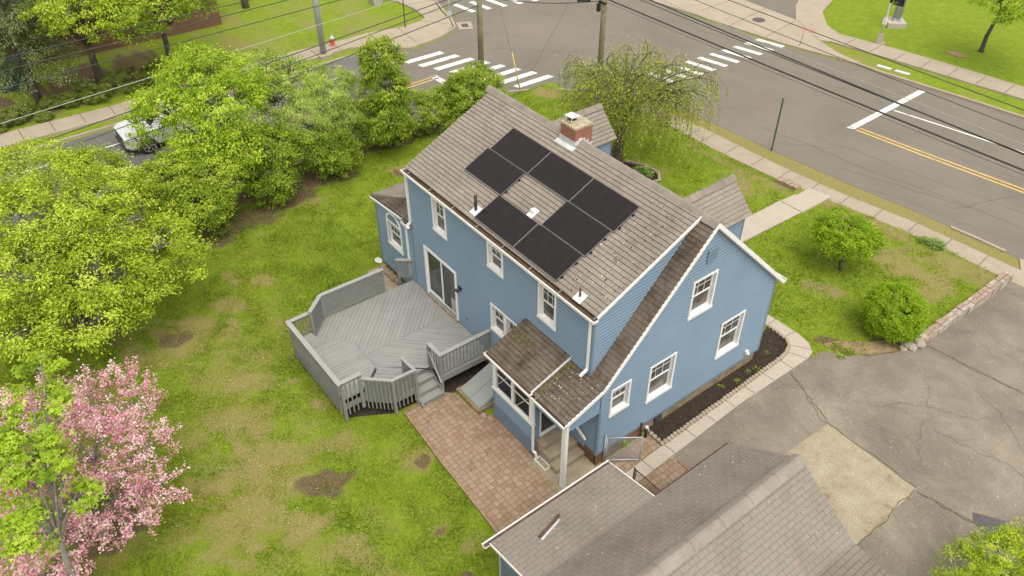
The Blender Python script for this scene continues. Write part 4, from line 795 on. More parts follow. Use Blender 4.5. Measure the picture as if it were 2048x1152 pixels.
downspout([(-9.93, -0.07, 5.61), (-9.93, -0.05, 5.45), (-9.93, -0.05, 3.56), (-9.98, -0.17, 3.44), (-9.86, -0.2, 3.38)], 0.085)
downspout([(-10.30, -0.12, 3.27), (-10.30, -0.05, 3.1), (-10.30, -0.05, 0.9)])
downspout([(-1.44, -1.42, 2.84), (-1.42, -1.28, 2.70), (-1.42, -1.28, 0.32), (-1.30, -1.26, 0.26), (-1.24, -1.24, 0.08)], 0.07)
# wing roof: hipped towards the yard
def tri_roof(pts, mat, name):
    p = [np.array(q, float) for q in pts]; U = nrm(p[1]-p[0]); Nn = nrm(np.cross(U, p[2]-p[0])); W_ = np.cross(Nn, U)
    return plane_roof(p[0], U, W_, [(float(np.dot(q-p[0], U)), float(np.dot(q-p[0], W_))) for q in p], mat, name=name, under=0.05)
tri_roof([(-12.74, -0.06, 3.27), (-9.98, -0.06, 3.53), (-9.98, 0.75, 4.20)], 'shingle_old', 'wing_roof')
tri_roof([(-12.74, 5.1, 3.27), (-12.74, -0.06, 3.27), (-9.98, 0.75, 4.20), (-9.98, 5.1, 4.20)], 'shingle', 'wing_roof')
b = MB(); b.tube([(-12.72, -0.06, 3.27), (-9.98, 0.75, 4.22)], 0.07, 6); b.build('hip_cap', 'ridge', H)
# front gables and entry hood
def front_gable(xc, yf, zap, hw=1.0, zb=3.7):
    b = MB(); ze = zap-hw*0.98; yb = 6.2
    for s_ in (1, -1):
        d0 = nrm((s_*1.0, 0, -0.98)); 
        if s_ > 0: O_ = (xc+hw, yf-0.0, ze); U_ = (0, 1, 0)
        else: O_ = (xc-hw, yf, ze); U_ = (0, -1, 0)
        Wv = nrm((-s_*1.0, 0, 0.98)); Lw = hw*math.hypot(1, 0.98); ln = yf-4.3
        poly = [(0, 0), (0, Lw-0.01), (-ln, Lw-0.01), (-ln, 0)] if s_ > 0 else [(0, 0), (ln, 0), (ln, Lw-0.01), (0, Lw-0.01)]
        plane_roof(O_, U_, Wv, poly, 'shingle', name='front_gable_roof', under=0.05)
    xw = hw-0.16
    b = MB(); siding(b, (xc+xw, 0, 0), (0, 1, 0), [(5.0, 3.7), (yf-0.15, zb-0.4), (yf-0.15, ze+0.12), (5.0, ze+0.12)]); siding(b, (xc-xw, 0, 0), (0, -1, 0), [(-yf+0.15, zb-0.4), (-5.0, 3.7), (-5.0, ze+0.12), (-yf+0.15, ze+0.12)])
    siding(b, (0, yf-0.15, 0), (-1, 0, 0), [(-xc-xw, zb-0.4), (-xc+xw, zb-0.4), (-xc+xw, ze+0.15), (-xc, zap-0.06), (-xc-xw, ze+0.15)]); b.build('front_gable_wall', 'siding', H)
    one(lambda b: b.box(xc+xw-0.05, xc+xw+0.022, yf-0.19, yf-0.12, zb-0.4, ze+0.08), 'corner_board', 'bluetrim', H)
    ridge_cap((xc, 4.4, zap+0.04), (xc, yf+0.02, zap+0.04), 0.16, 'ridge', H, drop=0.95)
front_gable(-9.10, 8.0, 5.92); front_gable(-2.72, 8.0, 5.92)
tri_roof([(-4.95, 8.75, 3.45), (-5.9, 8.75, 3.45), (-5.55, 8.4, 3.74)][::1] if False else [(-5.9+0.95, 8.8, 3.42), (-6.75, 8.8, 3.42), (-6.4, 7.5, 3.78), (-5.35, 7.5, 3.78)], 'shingle', 'entry_hood')
one(lambda b: b.prism([(-6.7, 7.45), (-5.0, 7.45), (-5.0, 8.7), (-6.7, 8.7)], 3.15, 3.36), 'hood_beam', 'white', H)
# chimney on the ridge
ch = MB(); ch.box(-6.12, -5.44, 3.47, 4.17, 6.9, 7.90)
chn = ch.build('chimney', 'brick', H)
b = MB(); b.prism([(-6.135, 3.455), (-5.425, 3.455), (-5.425, 4.185), (-6.135, 4.185)], 7.901, 7.965); b.build('crown', 'cap', chn)
b = MB(); b.box(-6.06, -5.74, 3.56, 3.88, 7.96, 8.03); b.cur = 1; b.box(-6.02, -5.78, 3.60, 3.84, 8.031, 8.034); b.build('flue', ['cap', 'blackmetal'], chn)
b = MB()
for x, y in ((-6.03, 3.60), (-5.78, 3.60), (-6.03, 3.84), (-5.78, 3.84)): b.box(x-0.008, x+0.008, y-0.008, y+0.008, 8.03, 8.15)
b.hexa([(-6.10, 3.58, 8.14), (-5.72, 3.58, 8.16), (-5.72, 3.88, 8.16), (-6.10, 3.88, 8.14), (-6.10, 3.58, 8.15), (-5.72, 3.58, 8.17), (-5.72, 3.88, 8.17), (-6.10, 3.88, 8.15)]); b.build('rain_cap', 'white', chn)
b = MB(); b.box(-6.145, -5.415, 3.445, 3.466, 7.28, 7.52); b.hexa([(-6.22, 3.30, 7.262), (-5.36, 3.30, 7.262), (-5.36, 3.45, 7.332), (-6.22, 3.45, 7.332), (-6.22, 3.30, 7.285), (-5.36, 3.30, 7.285), (-5.36, 3.45, 7.355), (-6.22, 3.45, 7.355)])
for k in range(5): y0 = 3.46+k*0.14; zc = 7.42+(0.0, 0.07, 0.03, -0.08, -0.2)[k]; b.box(-5.438, -5.415, y0, y0+0.14, zc-0.35, zc+0.10)
b.build('flashing', 'flash', chn)
# vents on the roof
zroof = lambda y: 5.7305+M1*y
b = MB(); b.cyl(-6.28, 0.28, zroof(0.28)-0.05, 6.42, 0.05, 12); v1 = b.build('vent_pipe', 'blackmetal', H)
one(lambda b: b.hexa([(-6.43, 0.12, zroof(0.12)+0.03), (-6.13, 0.12, zroof(0.12)+0.03), (-6.13, 0.42, zroof(0.42)+0.03), (-6.43, 0.42, zroof(0.42)+0.03), (-6.40, 0.15, zroof(0.12)+0.055), (-6.16, 0.15, zroof(0.12)+0.055), (-6.16, 0.40, zroof(0.42)+0.055), (-6.40, 0.40, zroof(0.42)+0.055)]), 'vent_collar', 'white', v1)
b = MB(); b.cyl(-1.27, 0.14, zroof(0.14)-0.05, 6.16, 0.032, 10); v2 = b.build('vent_pipe', 'rust', H)
one(lambda b: b.hexa([(-1.43, -0.01, zroof(0)+0.02), (-1.11, -0.01, zroof(0)+0.02), (-1.11, 0.28, zroof(0.28)+0.03), (-1.43, 0.28, zroof(0.28)+0.03), (-1.40, 0.01, zroof(0)+0.05), (-1.14, 0.01, zroof(0)+0.05), (-1.14, 0.26, zroof(0.28)+0.05), (-1.40, 0.26, zroof(0.28)+0.05)]), 'vent_collar', 'white', v2)
b = MB(); b.box(-4.70, -4.53, 1.14, 1.30, zroof(1.2)+0.0, zroof(1.2)+0.13); vb = b.build('exhaust_vent', 'white', H)
one(lambda b: b.hexa([(-4.74, 1.0, zroof(1.0)+0.03), (-4.49, 1.0, zroof(1.0)+0.03), (-4.49, 1.34, zroof(1.34)+0.03), (-4.74, 1.34, zroof(1.34)+0.03), (-4.74, 1.0, zroof(1.0)+0.036), (-4.49, 1.0, zroof(1.0)+0.036), (-4.49, 1.34, zroof(1.34)+0.036), (-4.74, 1.34, zroof(1.34)+0.036)]), 'vent_collar', 'white', vb)
# wall fittings
b = MB(); b.box(0.018, 0.05, 3.62, 4.04, 6.08, 6.52); gv = b.build('gable_vent', 'siding', H)
b = MB()
for k in range(9): b.box(0.05, 0.062, 3.64, 4.02, 6.11+k*0.045, 6.125+k*0.045)
b.build('louvre', 'siding', gv)
b = MB(); b.box(0.017, 0.10, 6.66, 6.80, 0.80, 0.93); b.tube([(0.09, 6.73, 0.86), (0.17, 6.73, 0.82)], 0.05, 8); b.build('dryer_vent', 'offwhite', H)
b = MB(); b.box(-7.06, -6.88, -0.05, -0.017, 2.42, 2.56); b.ball((-6.98, -0.13, 2.38), 0.055); b.ball((-7.1, -0.12, 2.36), 0.05); b.beam((-6.98, -0.04, 2.48), (-6.98, -0.12, 2.40), 0.03, 0.03); b.build('flood_light', 'blackmetal', H)
b = MB(); b.box(-6.72, -6.62, -0.05, -0.017, 1.28, 1.38); b.build('wall_tap', 'bluetrim', H)
# --- solar panels: seven black modules on rails
cols_ = {'A': (-7.82, -5.92), 'B': (-5.88, -3.97), 'C': (-3.94, -2.04)}
def solar(x0, x1, y0, y1, lift=0.10):
    zz = lambda y: 5.7305+M1*y+lift; b = MB(); th = 0.035
    s_ = thing('solar_panel', ((x0+x1)/2, (y0+y1)/2, zz((y0+y1)/2)), None, None); s_.parent = H; s_.location = Vector(s_.location)-Vector(H.location)
    f = [(x0, y0, zz(y0)-th), (x1, y0, zz(y0)-th), (x1, y1, zz(y1)-th), (x0, y1, zz(y1)-th), (x0, y0, zz(y0)), (x1, y0, zz(y0)), (x1, y1, zz(y1)), (x0, y1, zz(y1))]
    b.hexa(f); b.build('frame', 'blackmetal', s_)
    b = MB(); b.beam((x0, y0-0.004, zz(y0)-0.012), (x1, y0-0.004, zz(y0)-0.012), 0.01, 0.022); b.beam((x1+0.003, y0, zz(y0)-0.004), (x1+0.003, y1, zz(y1)-0.004), 0.006, 0.012); b.beam((x0-0.003, y0, zz(y0)-0.004), (x0-0.003, y1, zz(y1)-0.004), 0.006, 0.012); b.build('edge_trim', 'alu', s_)
    b = MB(); g = 0.014; Lp = (y1-y0)*L1
    b.face([(x0+g, y0+g, zz(y0+g)+0.003), (x1-g, y0+g, zz(y0+g)+0.003), (x1-g, y1-g, zz(y1-g)+0.003), (x0+g, y1-g, zz(y1-g)+0.003)], [(0, 0), (x1-x0, 0), (x1-x0, Lp), (0, Lp)]); b.build('cells', 'solar', s_)
    b = MB()
    for yy in (y0+0.22, y1-0.22):
        z = zz(yy)-th-0.03; b.beam((x0+0.02, yy, z), (x1+0.05, yy, z), 0.035, 0.05)
        for xx in (x0+0.3, x1-0.3, x1+0.02): b.box(xx-0.025, xx+0.025, yy-0.05, yy+0.01, zroof(yy)-0.02, z)
    b.build('mounting_rail', 'blackmetal', s_)
    return s_
rowY = [(0.05, 0.985), (1.015, 1.955), (1.985, 2.92)]
for x0, x1, r in ((-7.83, -5.91, 2), (-5.89, -3.95, 2), (-3.93, -2.03, 2), (-7.93, -5.99, 1), (-4.0, -2.1, 1), (-6.04, -4.13, 0), (-4.10, -2.17, 0)): solar(x0, x1, *rowY[r])

# moss and litter lying on the low roofs, part of the roofs
def litter(name, n_, fn, mat, size, parent=None, lab=None):
    P = np.array([fn() for _ in range(n_)]); nn = np.tile([0, -0.3, 1.0], (n_, 1))+rng.normal(size=(n_, 3))*0.25
    return leaves(name, P, nn, size*(0.5+rng.random(n_)), mat, parent, None, 0.8, kind='stuff')
def on_mud():
    x = -1.28+rng.random()*0.22 if rng.random() < 0.5 else -2.9+rng.normal()*0.28; y = -rng.random()*1.3 if x > -1.3 else -0.55+rng.normal()*0.18
    return (x, y, (3.475+m3*y if x > -1.33 else 3.62+m4*y)+0.045)
litter('moss', 420, on_mud, 'moss', 0.05, H)
MT['litter'] = leaf_mat('pale_petals', (0.30, 0.24, 0.12), (0.45, 0.38, 0.22), (0.65, 0.6, 0.5), 0.0)
def on_main(): y = rng.random()*3.4; x = -2.0+rng.random()*1.5 if rng.random() < 0.75 else -9+rng.random()*7; return (x, y, 5.7305+M1*y+0.04)
litter('fallen_petals', 70, on_main, 'litter', 0.04, H)
litter('fallen_petals', 60, lambda: (lambda x, y: (x, y, 3.475+m3*y+0.045))(-1.2+rng.random()*1.2, -1.3*rng.random()), 'litter', 0.035, H)
MT['darkspot'] = leaf_mat('dark_twigs', (0.03, 0.02, 0.015), (0.06, 0.035, 0.02), (0.09, 0.05, 0.03), 0.0)
litter('roof_debris', 120, on_main, 'darkspot', 0.05, H); litter('roof_debris', 160, lambda: (lambda x, y: (x, y, 3.62+m4*y+0.04))(-3.3+rng.random()*1.9, -1.3*rng.random()), 'darkspot', 0.035, H)

# ------------------------------------------------------------------ deck
D = thing('deck', (-7.8, -2.5, 0), 'grey painted wooden deck with herringbone boards behind the house', 'deck')
def boards(poly, ang, z, bw=0.14, gap=0.007, name='deck_floor', parent=None):
    b = MB(); c, s_ = math.cos(R_(ang)), math.sin(R_(ang)); loc = [(x*c+y*s_, -x*s_+y*c) for x, y in poly]
    if area(loc) < 0: loc = loc[::-1]
    vs = [q[1] for q in loc]; k = math.floor(min(vs)/bw)
    while k*bw < max(vs):
        pc = band(loc, k*bw+gap/2, (k+1)*bw-gap/2)
        if len(pc) > 2 and abs(area(pc)) > 1e-4:
            h = z+rng.normal()*0.0015; top = [(u*c-v*s_, u*s_+v*c, h) for u, v in pc]
            b.face(top, pc); n_ = len(top)
            for i in range(n_): q, r = top[i], top[(i+1) % n_]; b.face([(q[0], q[1], z-0.03), (r[0], r[1], z-0.03), r, q], [pc[i], pc[(i+1) % n_], pc[(i+1) % n_], pc[i]])
        k += 1
    return b.build(name, 'deck', parent or D)
DZ = 0.80
boards([(-10.13, -0.03), (-10.2, -1.2), (-10.24, -3.66), (-9.6, -4.35), (-9.4, -4.5), (-8.42, -3.50), (-7.72, -3.50), (-7.72, -0.03)], 135, DZ)
boards([(-7.71, -0.03), (-7.71, -3.50), (-6.9, -3.5), (-6.2, -4.4), (-5.5, -3.67), (-5.45, -2.9), (-5.97, -2.85), (-5.97, -1.97), (-5.35, -1.97), (-5.30, -0.03)], 45, DZ)
pf = boards([(-9.70, -4.45), (-9.3, -4.42), (-8.42, -3.56), (-6.91, -3.56), (-6.57, -3.95), (-6.22, -4.42), (-6.22, -5.08), (-9.70, -5.08)], 90, 0.95, name='bench_platform')
b = MB()
for p, q in (((-9.3, -4.42), (-8.42, -3.56)), ((-8.42, -3.56), (-6.91, -3.56)), ((-6.91, -3.56), (-6.57, -3.95)), ((-6.57, -3.95), (-6.22, -4.42))): b.beam((*p, 0.885), (*q, 0.885), 0.02, 0.125)
b.build('riser', 'rail', pf)
b = MB(); b.prism([(-10.1, -0.05), (-10.17, -3.66), (-9.6, -4.3), (-9.3, -4.3), (-8.42, -3.52), (-6.9, -3.52), (-6.2, -4.36), (-5.55, -3.67), (-5.5, -2.9), (-5.99, -2.83), (-5.99, -1.99), (-5.40, -1.95), (-5.35, -0.05)][::-1], 0.70, 0.765); b.build('subfloor', 'rail', D)
b = MB()   # rim joists and posts
for p, q in (((-10.2, -0.03), (-10.27, -3.68)), ((-10.27, -3.68), (-9.68, -4.38)), ((-9.75, -4.4), (-9.75, -5.12)), ((-9.75, -5.12), (-6.18, -5.12)), ((-6.18, -5.12), (-6.18, -4.42)), ((-6.18, -4.42), (-5.48, -3.68)), ((-5.48, -3.68), (-5.43, -2.88)), ((-5.33, -1.99), (-5.28, -0.03))): b.beam((*p, 0.66), (*q, 0.66), 0.04, 0.22)
b.build('rim_joist', 'rail', D)
def post(x, y, z0, z1, w=0.09): b = MB(); b.box(x-w/2, x+w/2, y-w/2, y+w/2, z0, z1); return b.build('post', 'rail', D)
RZ = 0
def rail(p, q, zt=1.74, zb=0.92, ext=0.0, bal0=None, cap_w=0.14, capname='railing', step=0.125, n0=0.10, lattice=False, cap_h=0.04):
    global RZ; RZ = (RZ+1) % 6; zt += RZ*0.003; zb += RZ*0.002
    p = np.array(p, float); q = np.array(q, float); d = nrm(q-p); L_ = np.linalg.norm(q-p); b = MB(); b.beam((*(p-d*ext), zt), (*(q+d*ext), zt), cap_w, cap_h)
    r = b.build(capname, 'railcap', D); b = MB(); k = int((L_-2*n0)/step)
    b.beam((*p, zt-0.085), (*q, zt-0.085), 0.035, 0.085)
    if bal0 is None: b.beam((*p, zb), (*q, zb), 0.035, 0.06)
    b.build('rail', 'rail', r); b = MB(); nn = np.array([d[1], -d[0]])*(0.035 if bal0 is not None else 0)
    if lattice:
        h0, h1 = (bal0 if bal0 is not None else DZ+0.02), zt-0.13; sp = 0.062
        for sgn, off in ((1, -0.008), (-1, 0.008)):
            u = -(h1-h0)
            while u < L_:
                a0 = max(u, 0); a1 = min(u+(h1-h0), L_)
                if a1-a0 > 0.02:
                    za0, za1 = h0+(a0-u), h0+(a1-u)
                    if sgn < 0: za0, za1 = h1-(a0-u), h1-(a1-u)
                    o_ = np.array([d[1], -d[0]])*off; b.beam((*(p+d*a0+o_), za0), (*(p+d*a1+o_), za1), 0.006, 0.03, (-d[1], d[0], 0)) if False else b.beam((*(p+d*a0+o_), za0), (*(p+d*a1+o_), za1), 0.008, 0.032, (0, 0, 1))
                u += sp
        b.build('lattice', 'rail', r)
    else:
        for i in range(k+1):
            c = p+d*(n0+(L_-2*n0)*i/max(k, 1))+nn; z0 = (zb if bal0 is None else bal0); b.beam((*c, z0), (*c, zt-0.05), 0.035, 0.035, (d[0], d[1], 0))
        b.build('baluster', 'rail', r)
    return r
rail((-10.22, -1.20), (-10.28, -3.68), zt=1.84, lattice=True); rail((-10.28, -3.68), (-9.68, -4.38), zt=1.84, lattice=True)
rail((-9.76, -4.38), (-9.76, -5.15), zt=1.76, ext=0.06, bal0=None, zb=1.0); rail((-9.76, -5.15), (-6.16, -5.15), zt=1.76, ext=0.07, bal0=0.32, cap_w=0.16)
rail((-6.16, -5.08), (-6.16, -4.42), zt=1.76, ext=0.04, bal0=0.32, n0=0.1)
rail((-6.12, -4.40), (-5.46, -3.70), zt=1.58, cap_w=0.10, ext=0.03, bal0=0.28, lattice=False); rail((-5.46, -3.66), (-5.42, -2.88), zt=1.58, cap_w=0.10, ext=0.03, bal0=0.28)
rail((-5.46, -2.90), (-6.16, -2.94), zt=1.58, cap_w=0.10, lattice=True)
b = MB()
for (p, q) in (((-6.11, -4.36), (-5.50, -3.70)), ((-5.49, -3.64), (-5.46, -2.93))): b.beam((*p, 1.0), (*q, 1.0), 0.012, 1.0)
b.build('privacy_panel', 'rail', D)
rail((-5.31, -0.05), (-5.34, -1.97), zt=1.75, zb=0.93, ext=0.06); rail((-5.34, -1.97), (-6.0, -1.98), zt=1.75, zb=0.93, ext=0.03)
b = MB(); b.beam((-5.98, -2.02, 1.45), (-5.25, -2.06, 0.62), 0.05, 0.05); b.build('stair_handrail', 'railcap', D)
rail((-10.52, -0.45), (-10.20, -0.06), zt=1.72, zb=0.95, ext=0.05, n0=0.04, step=0.07)
for x, y, z0, z1 in ((-10.24, -1.24, 0, 1.8), (-10.28, -3.66, 0, 1.8), (-9.7, -4.36, 0.0, 1.8), (-9.74, -5.1, 0.0, 1.7), (-6.2, -5.1, 0.0, 1.7), (-6.16, -4.46, 0.3, 1.7), (-5.46, -3.70, 0, 1.54), (-5.40, -2.90, 0, 1.55), (-5.34, -1.98, 0, 1.7), (-5.32, -0.10, 0.7, 1.7), (-6.0, -2.0, 0.5, 1.7), (-8.5, -5.08, 0, 0.9), (-7.3, -5.08, 0, 0.9), (-9.9, -0.6, 0, 0.75), (-10.5, -0.45, 0.0, 1.66)): post(x, y, z0, z1)
# stairs
b = MB()
for i, z in enumerate((0.60, 0.40, 0.20)):
    x0 = -5.98+i*0.26; b.box(x0-0.01, x0+0.28, -2.84, -2.06, z-0.035, z)
b.build('stair_tread', 'deck', D); b = MB()
for i, z in enumerate((0.78, 0.565, 0.365, 0.165)):
    x0 = -5.985+i*0.26; b.box(x0-0.012, x0+0.006, -2.84, -2.06, z-0.165, z-0.0)
for y in (-2.87, -2.03): b.beam((-5.98, y, 0.66), (-5.18, y, 0.05), 0.04, 0.2)
b.build('stringer', 'rail', D)
# ------------------------------------------------------------------ cellar hatch, steps, splash tray
ht = thing('cellar_hatch', (-4.5, -0.8, 0), 'sloping grey metal cellar hatch on timber kerb beside the mudroom', 'cellar hatch')
b = MB()
for x0, x1 in ((-5.02, -4.47), (-4.455, -3.92)): b.hexa([(x0, -1.50, 0.14), (x1, -1.50, 0.14), (x1, -0.06, 0.66), (x0, -0.06, 0.66), (x0, -1.50, 0.175), (x1, -1.50, 0.175), (x1, -0.06, 0.695), (x0, -0.06, 0.695)])
b.build('door_leaf', 'hatch', ht)
b = MB(); b.box(-5.12, -3.82, -1.60, -1.50, 0, 0.14); b.box(-5.12, -5.03, -1.50, -0.06, 0, 0.14); b.box(-3.91, -3.82, -1.50, -0.06, 0, 0.14); b.build('kerb', 'timber', ht)
b = MB(); b.prism([(-5.04, -1.49), (-5.02, -1.49), (-5.02, -0.05), (-5.04, -0.05)], 0.13, lambda x, y: 0.14+(y+1.5)*0.36); b.prism([(-3.92, -1.49), (-3.90, -1.49), (-3.90, -0.05), (-3.92, -0.05)], 0.13, lambda x, y: 0.14+(y+1.5)*0.36); b.beam((-4.45, -0.85, 0.42), (-4.45, -0.7, 0.475), 0.02, 0.03); b.build('side_plate', 'hatch', ht)
st = thing('porch_steps', (-0.9, -0.6, 0), 'three stained concrete steps up to the mudroom door', 'steps')
b = MB(); b.box(-1.5, -1.14, -1.10, -0.02, 0, 0.62); b.box(-1.14, -0.78, -1.12, -0.02, 0, 0.415); b.box(-0.78, -0.44, -1.14, -0.02, 0, 0.215); so_ = b.build('tread', 'conc_dirty', st)
md = so_.modifiers.new('Bevel', 'BEVEL'); md.width = 0.02; md.segments = 2
tr = thing('splash_tray', (-1.0, -1.2, 0), 'shallow grey splash tray under the mudroom downspout', 'splash tray')
b = MB(); b.box(-1.28, -0.74, -1.34, -1.31, 0.022, 0.10); b.box(-1.28, -0.74, -1.15, -1.12, 0.022, 0.10); b.box(-1.28, -1.255, -1.31, -1.15, 0.022, 0.10); b.box(-0.765, -0.74, -1.31, -1.15, 0.022, 0.10); b.build('rim', 'offwhite', tr); one(lambda b: b.box(-1.255, -0.765, -1.31, -1.15, 0.022, 0.04), 'base', 'conc_dirty', tr)
def solo(name, fn, mat, label, cat, group=None, kind=None):
    o = one(fn, name, mat); return tag(o, label, cat, group, kind)
def rock(name, c, s_, mat, seed, label, cat, group):
    r = np.random.default_rng(seed); b = MB(); K = 9; ring = []
    for zf_, rf in ((0.0, 0.85), (0.45, 1.0), (0.85, 0.75)): ring.append([(c[0]+math.cos(a)*s_[0]*rf*(0.82+0.3*r.random()), c[1]+math.sin(a)*s_[1]*rf*(0.82+0.3*r.random()), c[2]+s_[2]*zf_) for a in np.linspace(0, 2*math.pi, K, endpoint=False)])
    for a, c2 in ((0, 1), (1, 2)):
        for i in range(K): j = (i+1) % K; b.face([ring[a][i], ring[a][j], ring[c2][j], ring[c2][i]])
    b.face(ring[2]); return tag(b.build(name, mat), label, cat, group)
for i, (x, y, s1, s2, h, m_, lab) in enumerate([(2.92, 12.98, 0.24, 0.19, 0.26, 'stone', 'grey boulder nearest the end of the stone wall, furthest from the soil'), (3.05, 12.62, 0.27, 0.2, 0.28, 'stone', 'largest pale boulder of the heap below the stone wall'), (2.82, 12.58, 0.2, 0.15, 0.2, 'redstone', 'small reddish boulder at the lawn side of the heap'), (2.75, 12.22, 0.22, 0.18, 0.22, 'stone', 'dark flat boulder next to the soil under the round bush'), (3.0, 12.28, 0.19, 0.17, 0.2, 'stone', 'light boulder at the driveway edge of the heap'), (2.86, 11.98, 0.15, 0.17, 0.17, 'mortar', 'tan boulder lowest in the heap by the bare soil'), (3.12, 13.0, 0.09, 0.16, 0.24, 'redstone', 'upright brown boulder touching the stone wall end')]):
    rock('boulder', (x, y, 0.0), (s1, s2, h), m_, i, lab, 'boulder', 'boulders heaped at the end of the stone wall')
for i, (x, y, lab) in enumerate([(-3.66, -1.50, 'red broken brick lying by the hatch kerb'), (-3.42, -1.42, 'red broken brick touching the mudroom corner')]): rock('brick', (x, y, 0.02), (0.14, 0.09, 0.09), 'redstone', 30+i, lab, 'brick', 'loose bricks beside the mudroom')
rock('paving_slab', (-12.95, -0.02, 0), (0.22, 0.16, 0.07), 'offwhite', 40, 'pale splash block on the lawn at the wing corner', 'splash block', None)
for i in range(5): rock('foundation_rock', (-12.35+i*0.28, -0.14-0.03*(i % 2), 0.02), (0.2, 0.15, 0.2), 'found', 45+i, ('rough tan stone at the lawn end of the loose row below the wing wall', 'rough tan stone second from the lawn end of the loose row', 'rough tan stone in the middle of the loose row below the wing wall', 'rough tan stone second from the deck end of the loose row', 'rough tan stone at the deck end of the loose row below the wing wall')[i], 'stone', 'loose stones at the foot of the wing')
# stone wall along the driveway
wl = thing('stone_wall', (3.0, 16, 0), 'low red sandstone wall with pale mortar joints along the driveway', 'wall')
b = MB(); ytop = lambda y: 0.16-0.05*(y-13.2)/5.9
yy = 13.15; k = 0
while yy < 19.1:
    L_ = 0.24+0.22*rng.random(); y1 = min(yy+L_, 19.15); x0 = 2.84+rng.normal()*0.015; x1 = 3.16+rng.normal()*0.015; zt = ytop(yy)+rng.normal()*0.012; zb = g1z(3.2, yy)-0.1
    b.cur = 0 if rng.random() < 0.6 else 1; xs2 = x0+(x1-x0)*(0.35+0.3*rng.random())
    b.box(x0, xs2-0.012, yy, y1-0.025, zt-0.12, zt); b.cur = 0 if rng.random() < 0.6 else 1; b.box(xs2+0.012, x1, yy, y1-0.025, zt-0.12, zt+rng.normal()*0.006)
    b.cur = 1; b.box(x1-0.05, x1+0.01, yy, y1-0.02, zb, zt-0.13); yy = y1
b.build('stones', ['redstone', 'stone'], wl)
b = MB(); b.prism([(2.83, 13.15), (3.14, 13.15), (3.14, 19.1), (2.83, 19.1)], -0.5, lambda x, y: ytop(y)-0.035); b.build('mortar', 'mortar', wl)
sw = thing('stone_wall', (-6.0, 17.2, 0), 'short rough stone wall end beside the front walk', 'wall')
b = MB()
for k in range(5): b.box(-6.9+k*0.2, -6.72+k*0.2, 17.35+0.03*k, 17.75+0.03*k, -0.36, 0.14+rng.normal()*0.03)
b.build('stones', 'redstone', sw)
for i, (x, y) in enumerate([(-4.5, 17.95), (-4.2, 18.05)]): rock('kerb_stone', (x, y, -0.33), (0.2, 0.13, 0.22), 'redstone', 60+i, ('red stone nearest the front walk where it meets the pavement', 'red stone further from the front walk at the pavement edge')[i], 'stone', 'stones beside the front walk')
# front steps at the pavement
fs = thing('front_steps', (-5.2, 17, 0), 'pale concrete slab steps from the front walk down to the pavement', 'steps')
b = MB(); b.prism([(-5.75, 16.22), (-4.62, 16.22), (-4.6, 17.15), (-5.7, 17.15)], -0.4, 0.065); b.prism([(-5.65, 17.16), (-4.62, 17.16), (-4.62, 18.3), (-5.65, 18.15)], -0.4, 0.03); b.build('tread', 'conc_new', fs)
# timber edging of the patio
te = thing('timber_edging', (-2.5, -3.6, 0), 'weathered timber edging between the lawn and the paver patio', 'edging')
b = MB(); pts = [(-5.36, -3.46), (-4.2, -3.53), (-3.0, -3.62), (-1.4, -3.68), (0.3, -3.76)]
for i in range(4): b.beam((*pts[i], 0.045), (pts[i+1][0]-0.02, pts[i+1][1], 0.045), 0.085, 0.09)
b.beam((-5.36, -3.46, 0.04), (-5.3, -1.95, 0.04), 0.07, 0.07)
b.build('timber', 'timber', te)
# scalloped edging blocks round the mulch bed: one block copied
def copies(src, places, labels=None):
    for i, (loc, rz3) in enumerate(places):
        o = src if i == 0 else src.copy()
        if i: col.objects.link(o)
        o.location = loc; o.rotation_euler = (0, 0, rz3)
        if labels: o['label'] = labels(i)
b = MB(); b.tube([(0, 0, -0.03), (0, 0, 0.085), (0, 0, 0.10)], [0.072, 0.072, 0.055], 10); eb = tag(b.build('edging_block', 'mortar'), 'pale scalloped block edging the dark mulch bed along the gable wall', 'edging block', 'edging blocks round the mulch bed')
path = [(0.02, 2.22), (0.68, 2.20), (0.60, 5.5), (0.52, 8.2), (0.46, 8.6), (0.30, 8.95), (0.05, 9.12), (-0.4, 9.17), (-0.9, 9.18)]
pl = []; cum = 0
for i in range(len(path)-1):
    a, c = np.array(path[i]), np.array(path[i+1]); L_ = np.linalg.norm(c-a); n_ = max(1, round(L_/0.148))
    for k in range(n_): q = a+(c-a)*k/n_; pl.append(((q[0]+rng.normal()*0.006, q[1], 0.03), rng.random()*6))
copies(eb, pl)
b = MB(); b.tube([(0, 0, -0.03), (0, 0, 0.085), (0, 0, 0.10)], [0.072, 0.072, 0.055], 8); eb2 = tag(b.build('edging_block', 'conc'), 'pale scalloped block edging the front flower bed by the weeping tree', 'edging block', 'edging blocks round the front flower bed')
path = [(-12.4, 13.15), (-11.6, 13.6), (-10.75, 13.65), (-10.25, 13.2), (-10.4, 12.45), (-11.2, 11.65), (-12.2, 11.35)]; pl = []
for i in range(len(path)-1):
    a, c = np.array(path[i]), np.array(path[i+1]); L_ = np.linalg.norm(c-a); n_ = max(1, round(L_/0.16))
    for k in range(n_): q = a+(c-a)*k/n_; pl.append(((q[0], q[1], 0.03), rng.random()*6))
copies(eb2, pl)
solo('paver_edging', lambda b: b.box(1.42, 2.1, 2.10, 2.17, 0, 0.06), 'timber', 'thin pale edging strip between pavers and driveway beside the garage', 'edging')
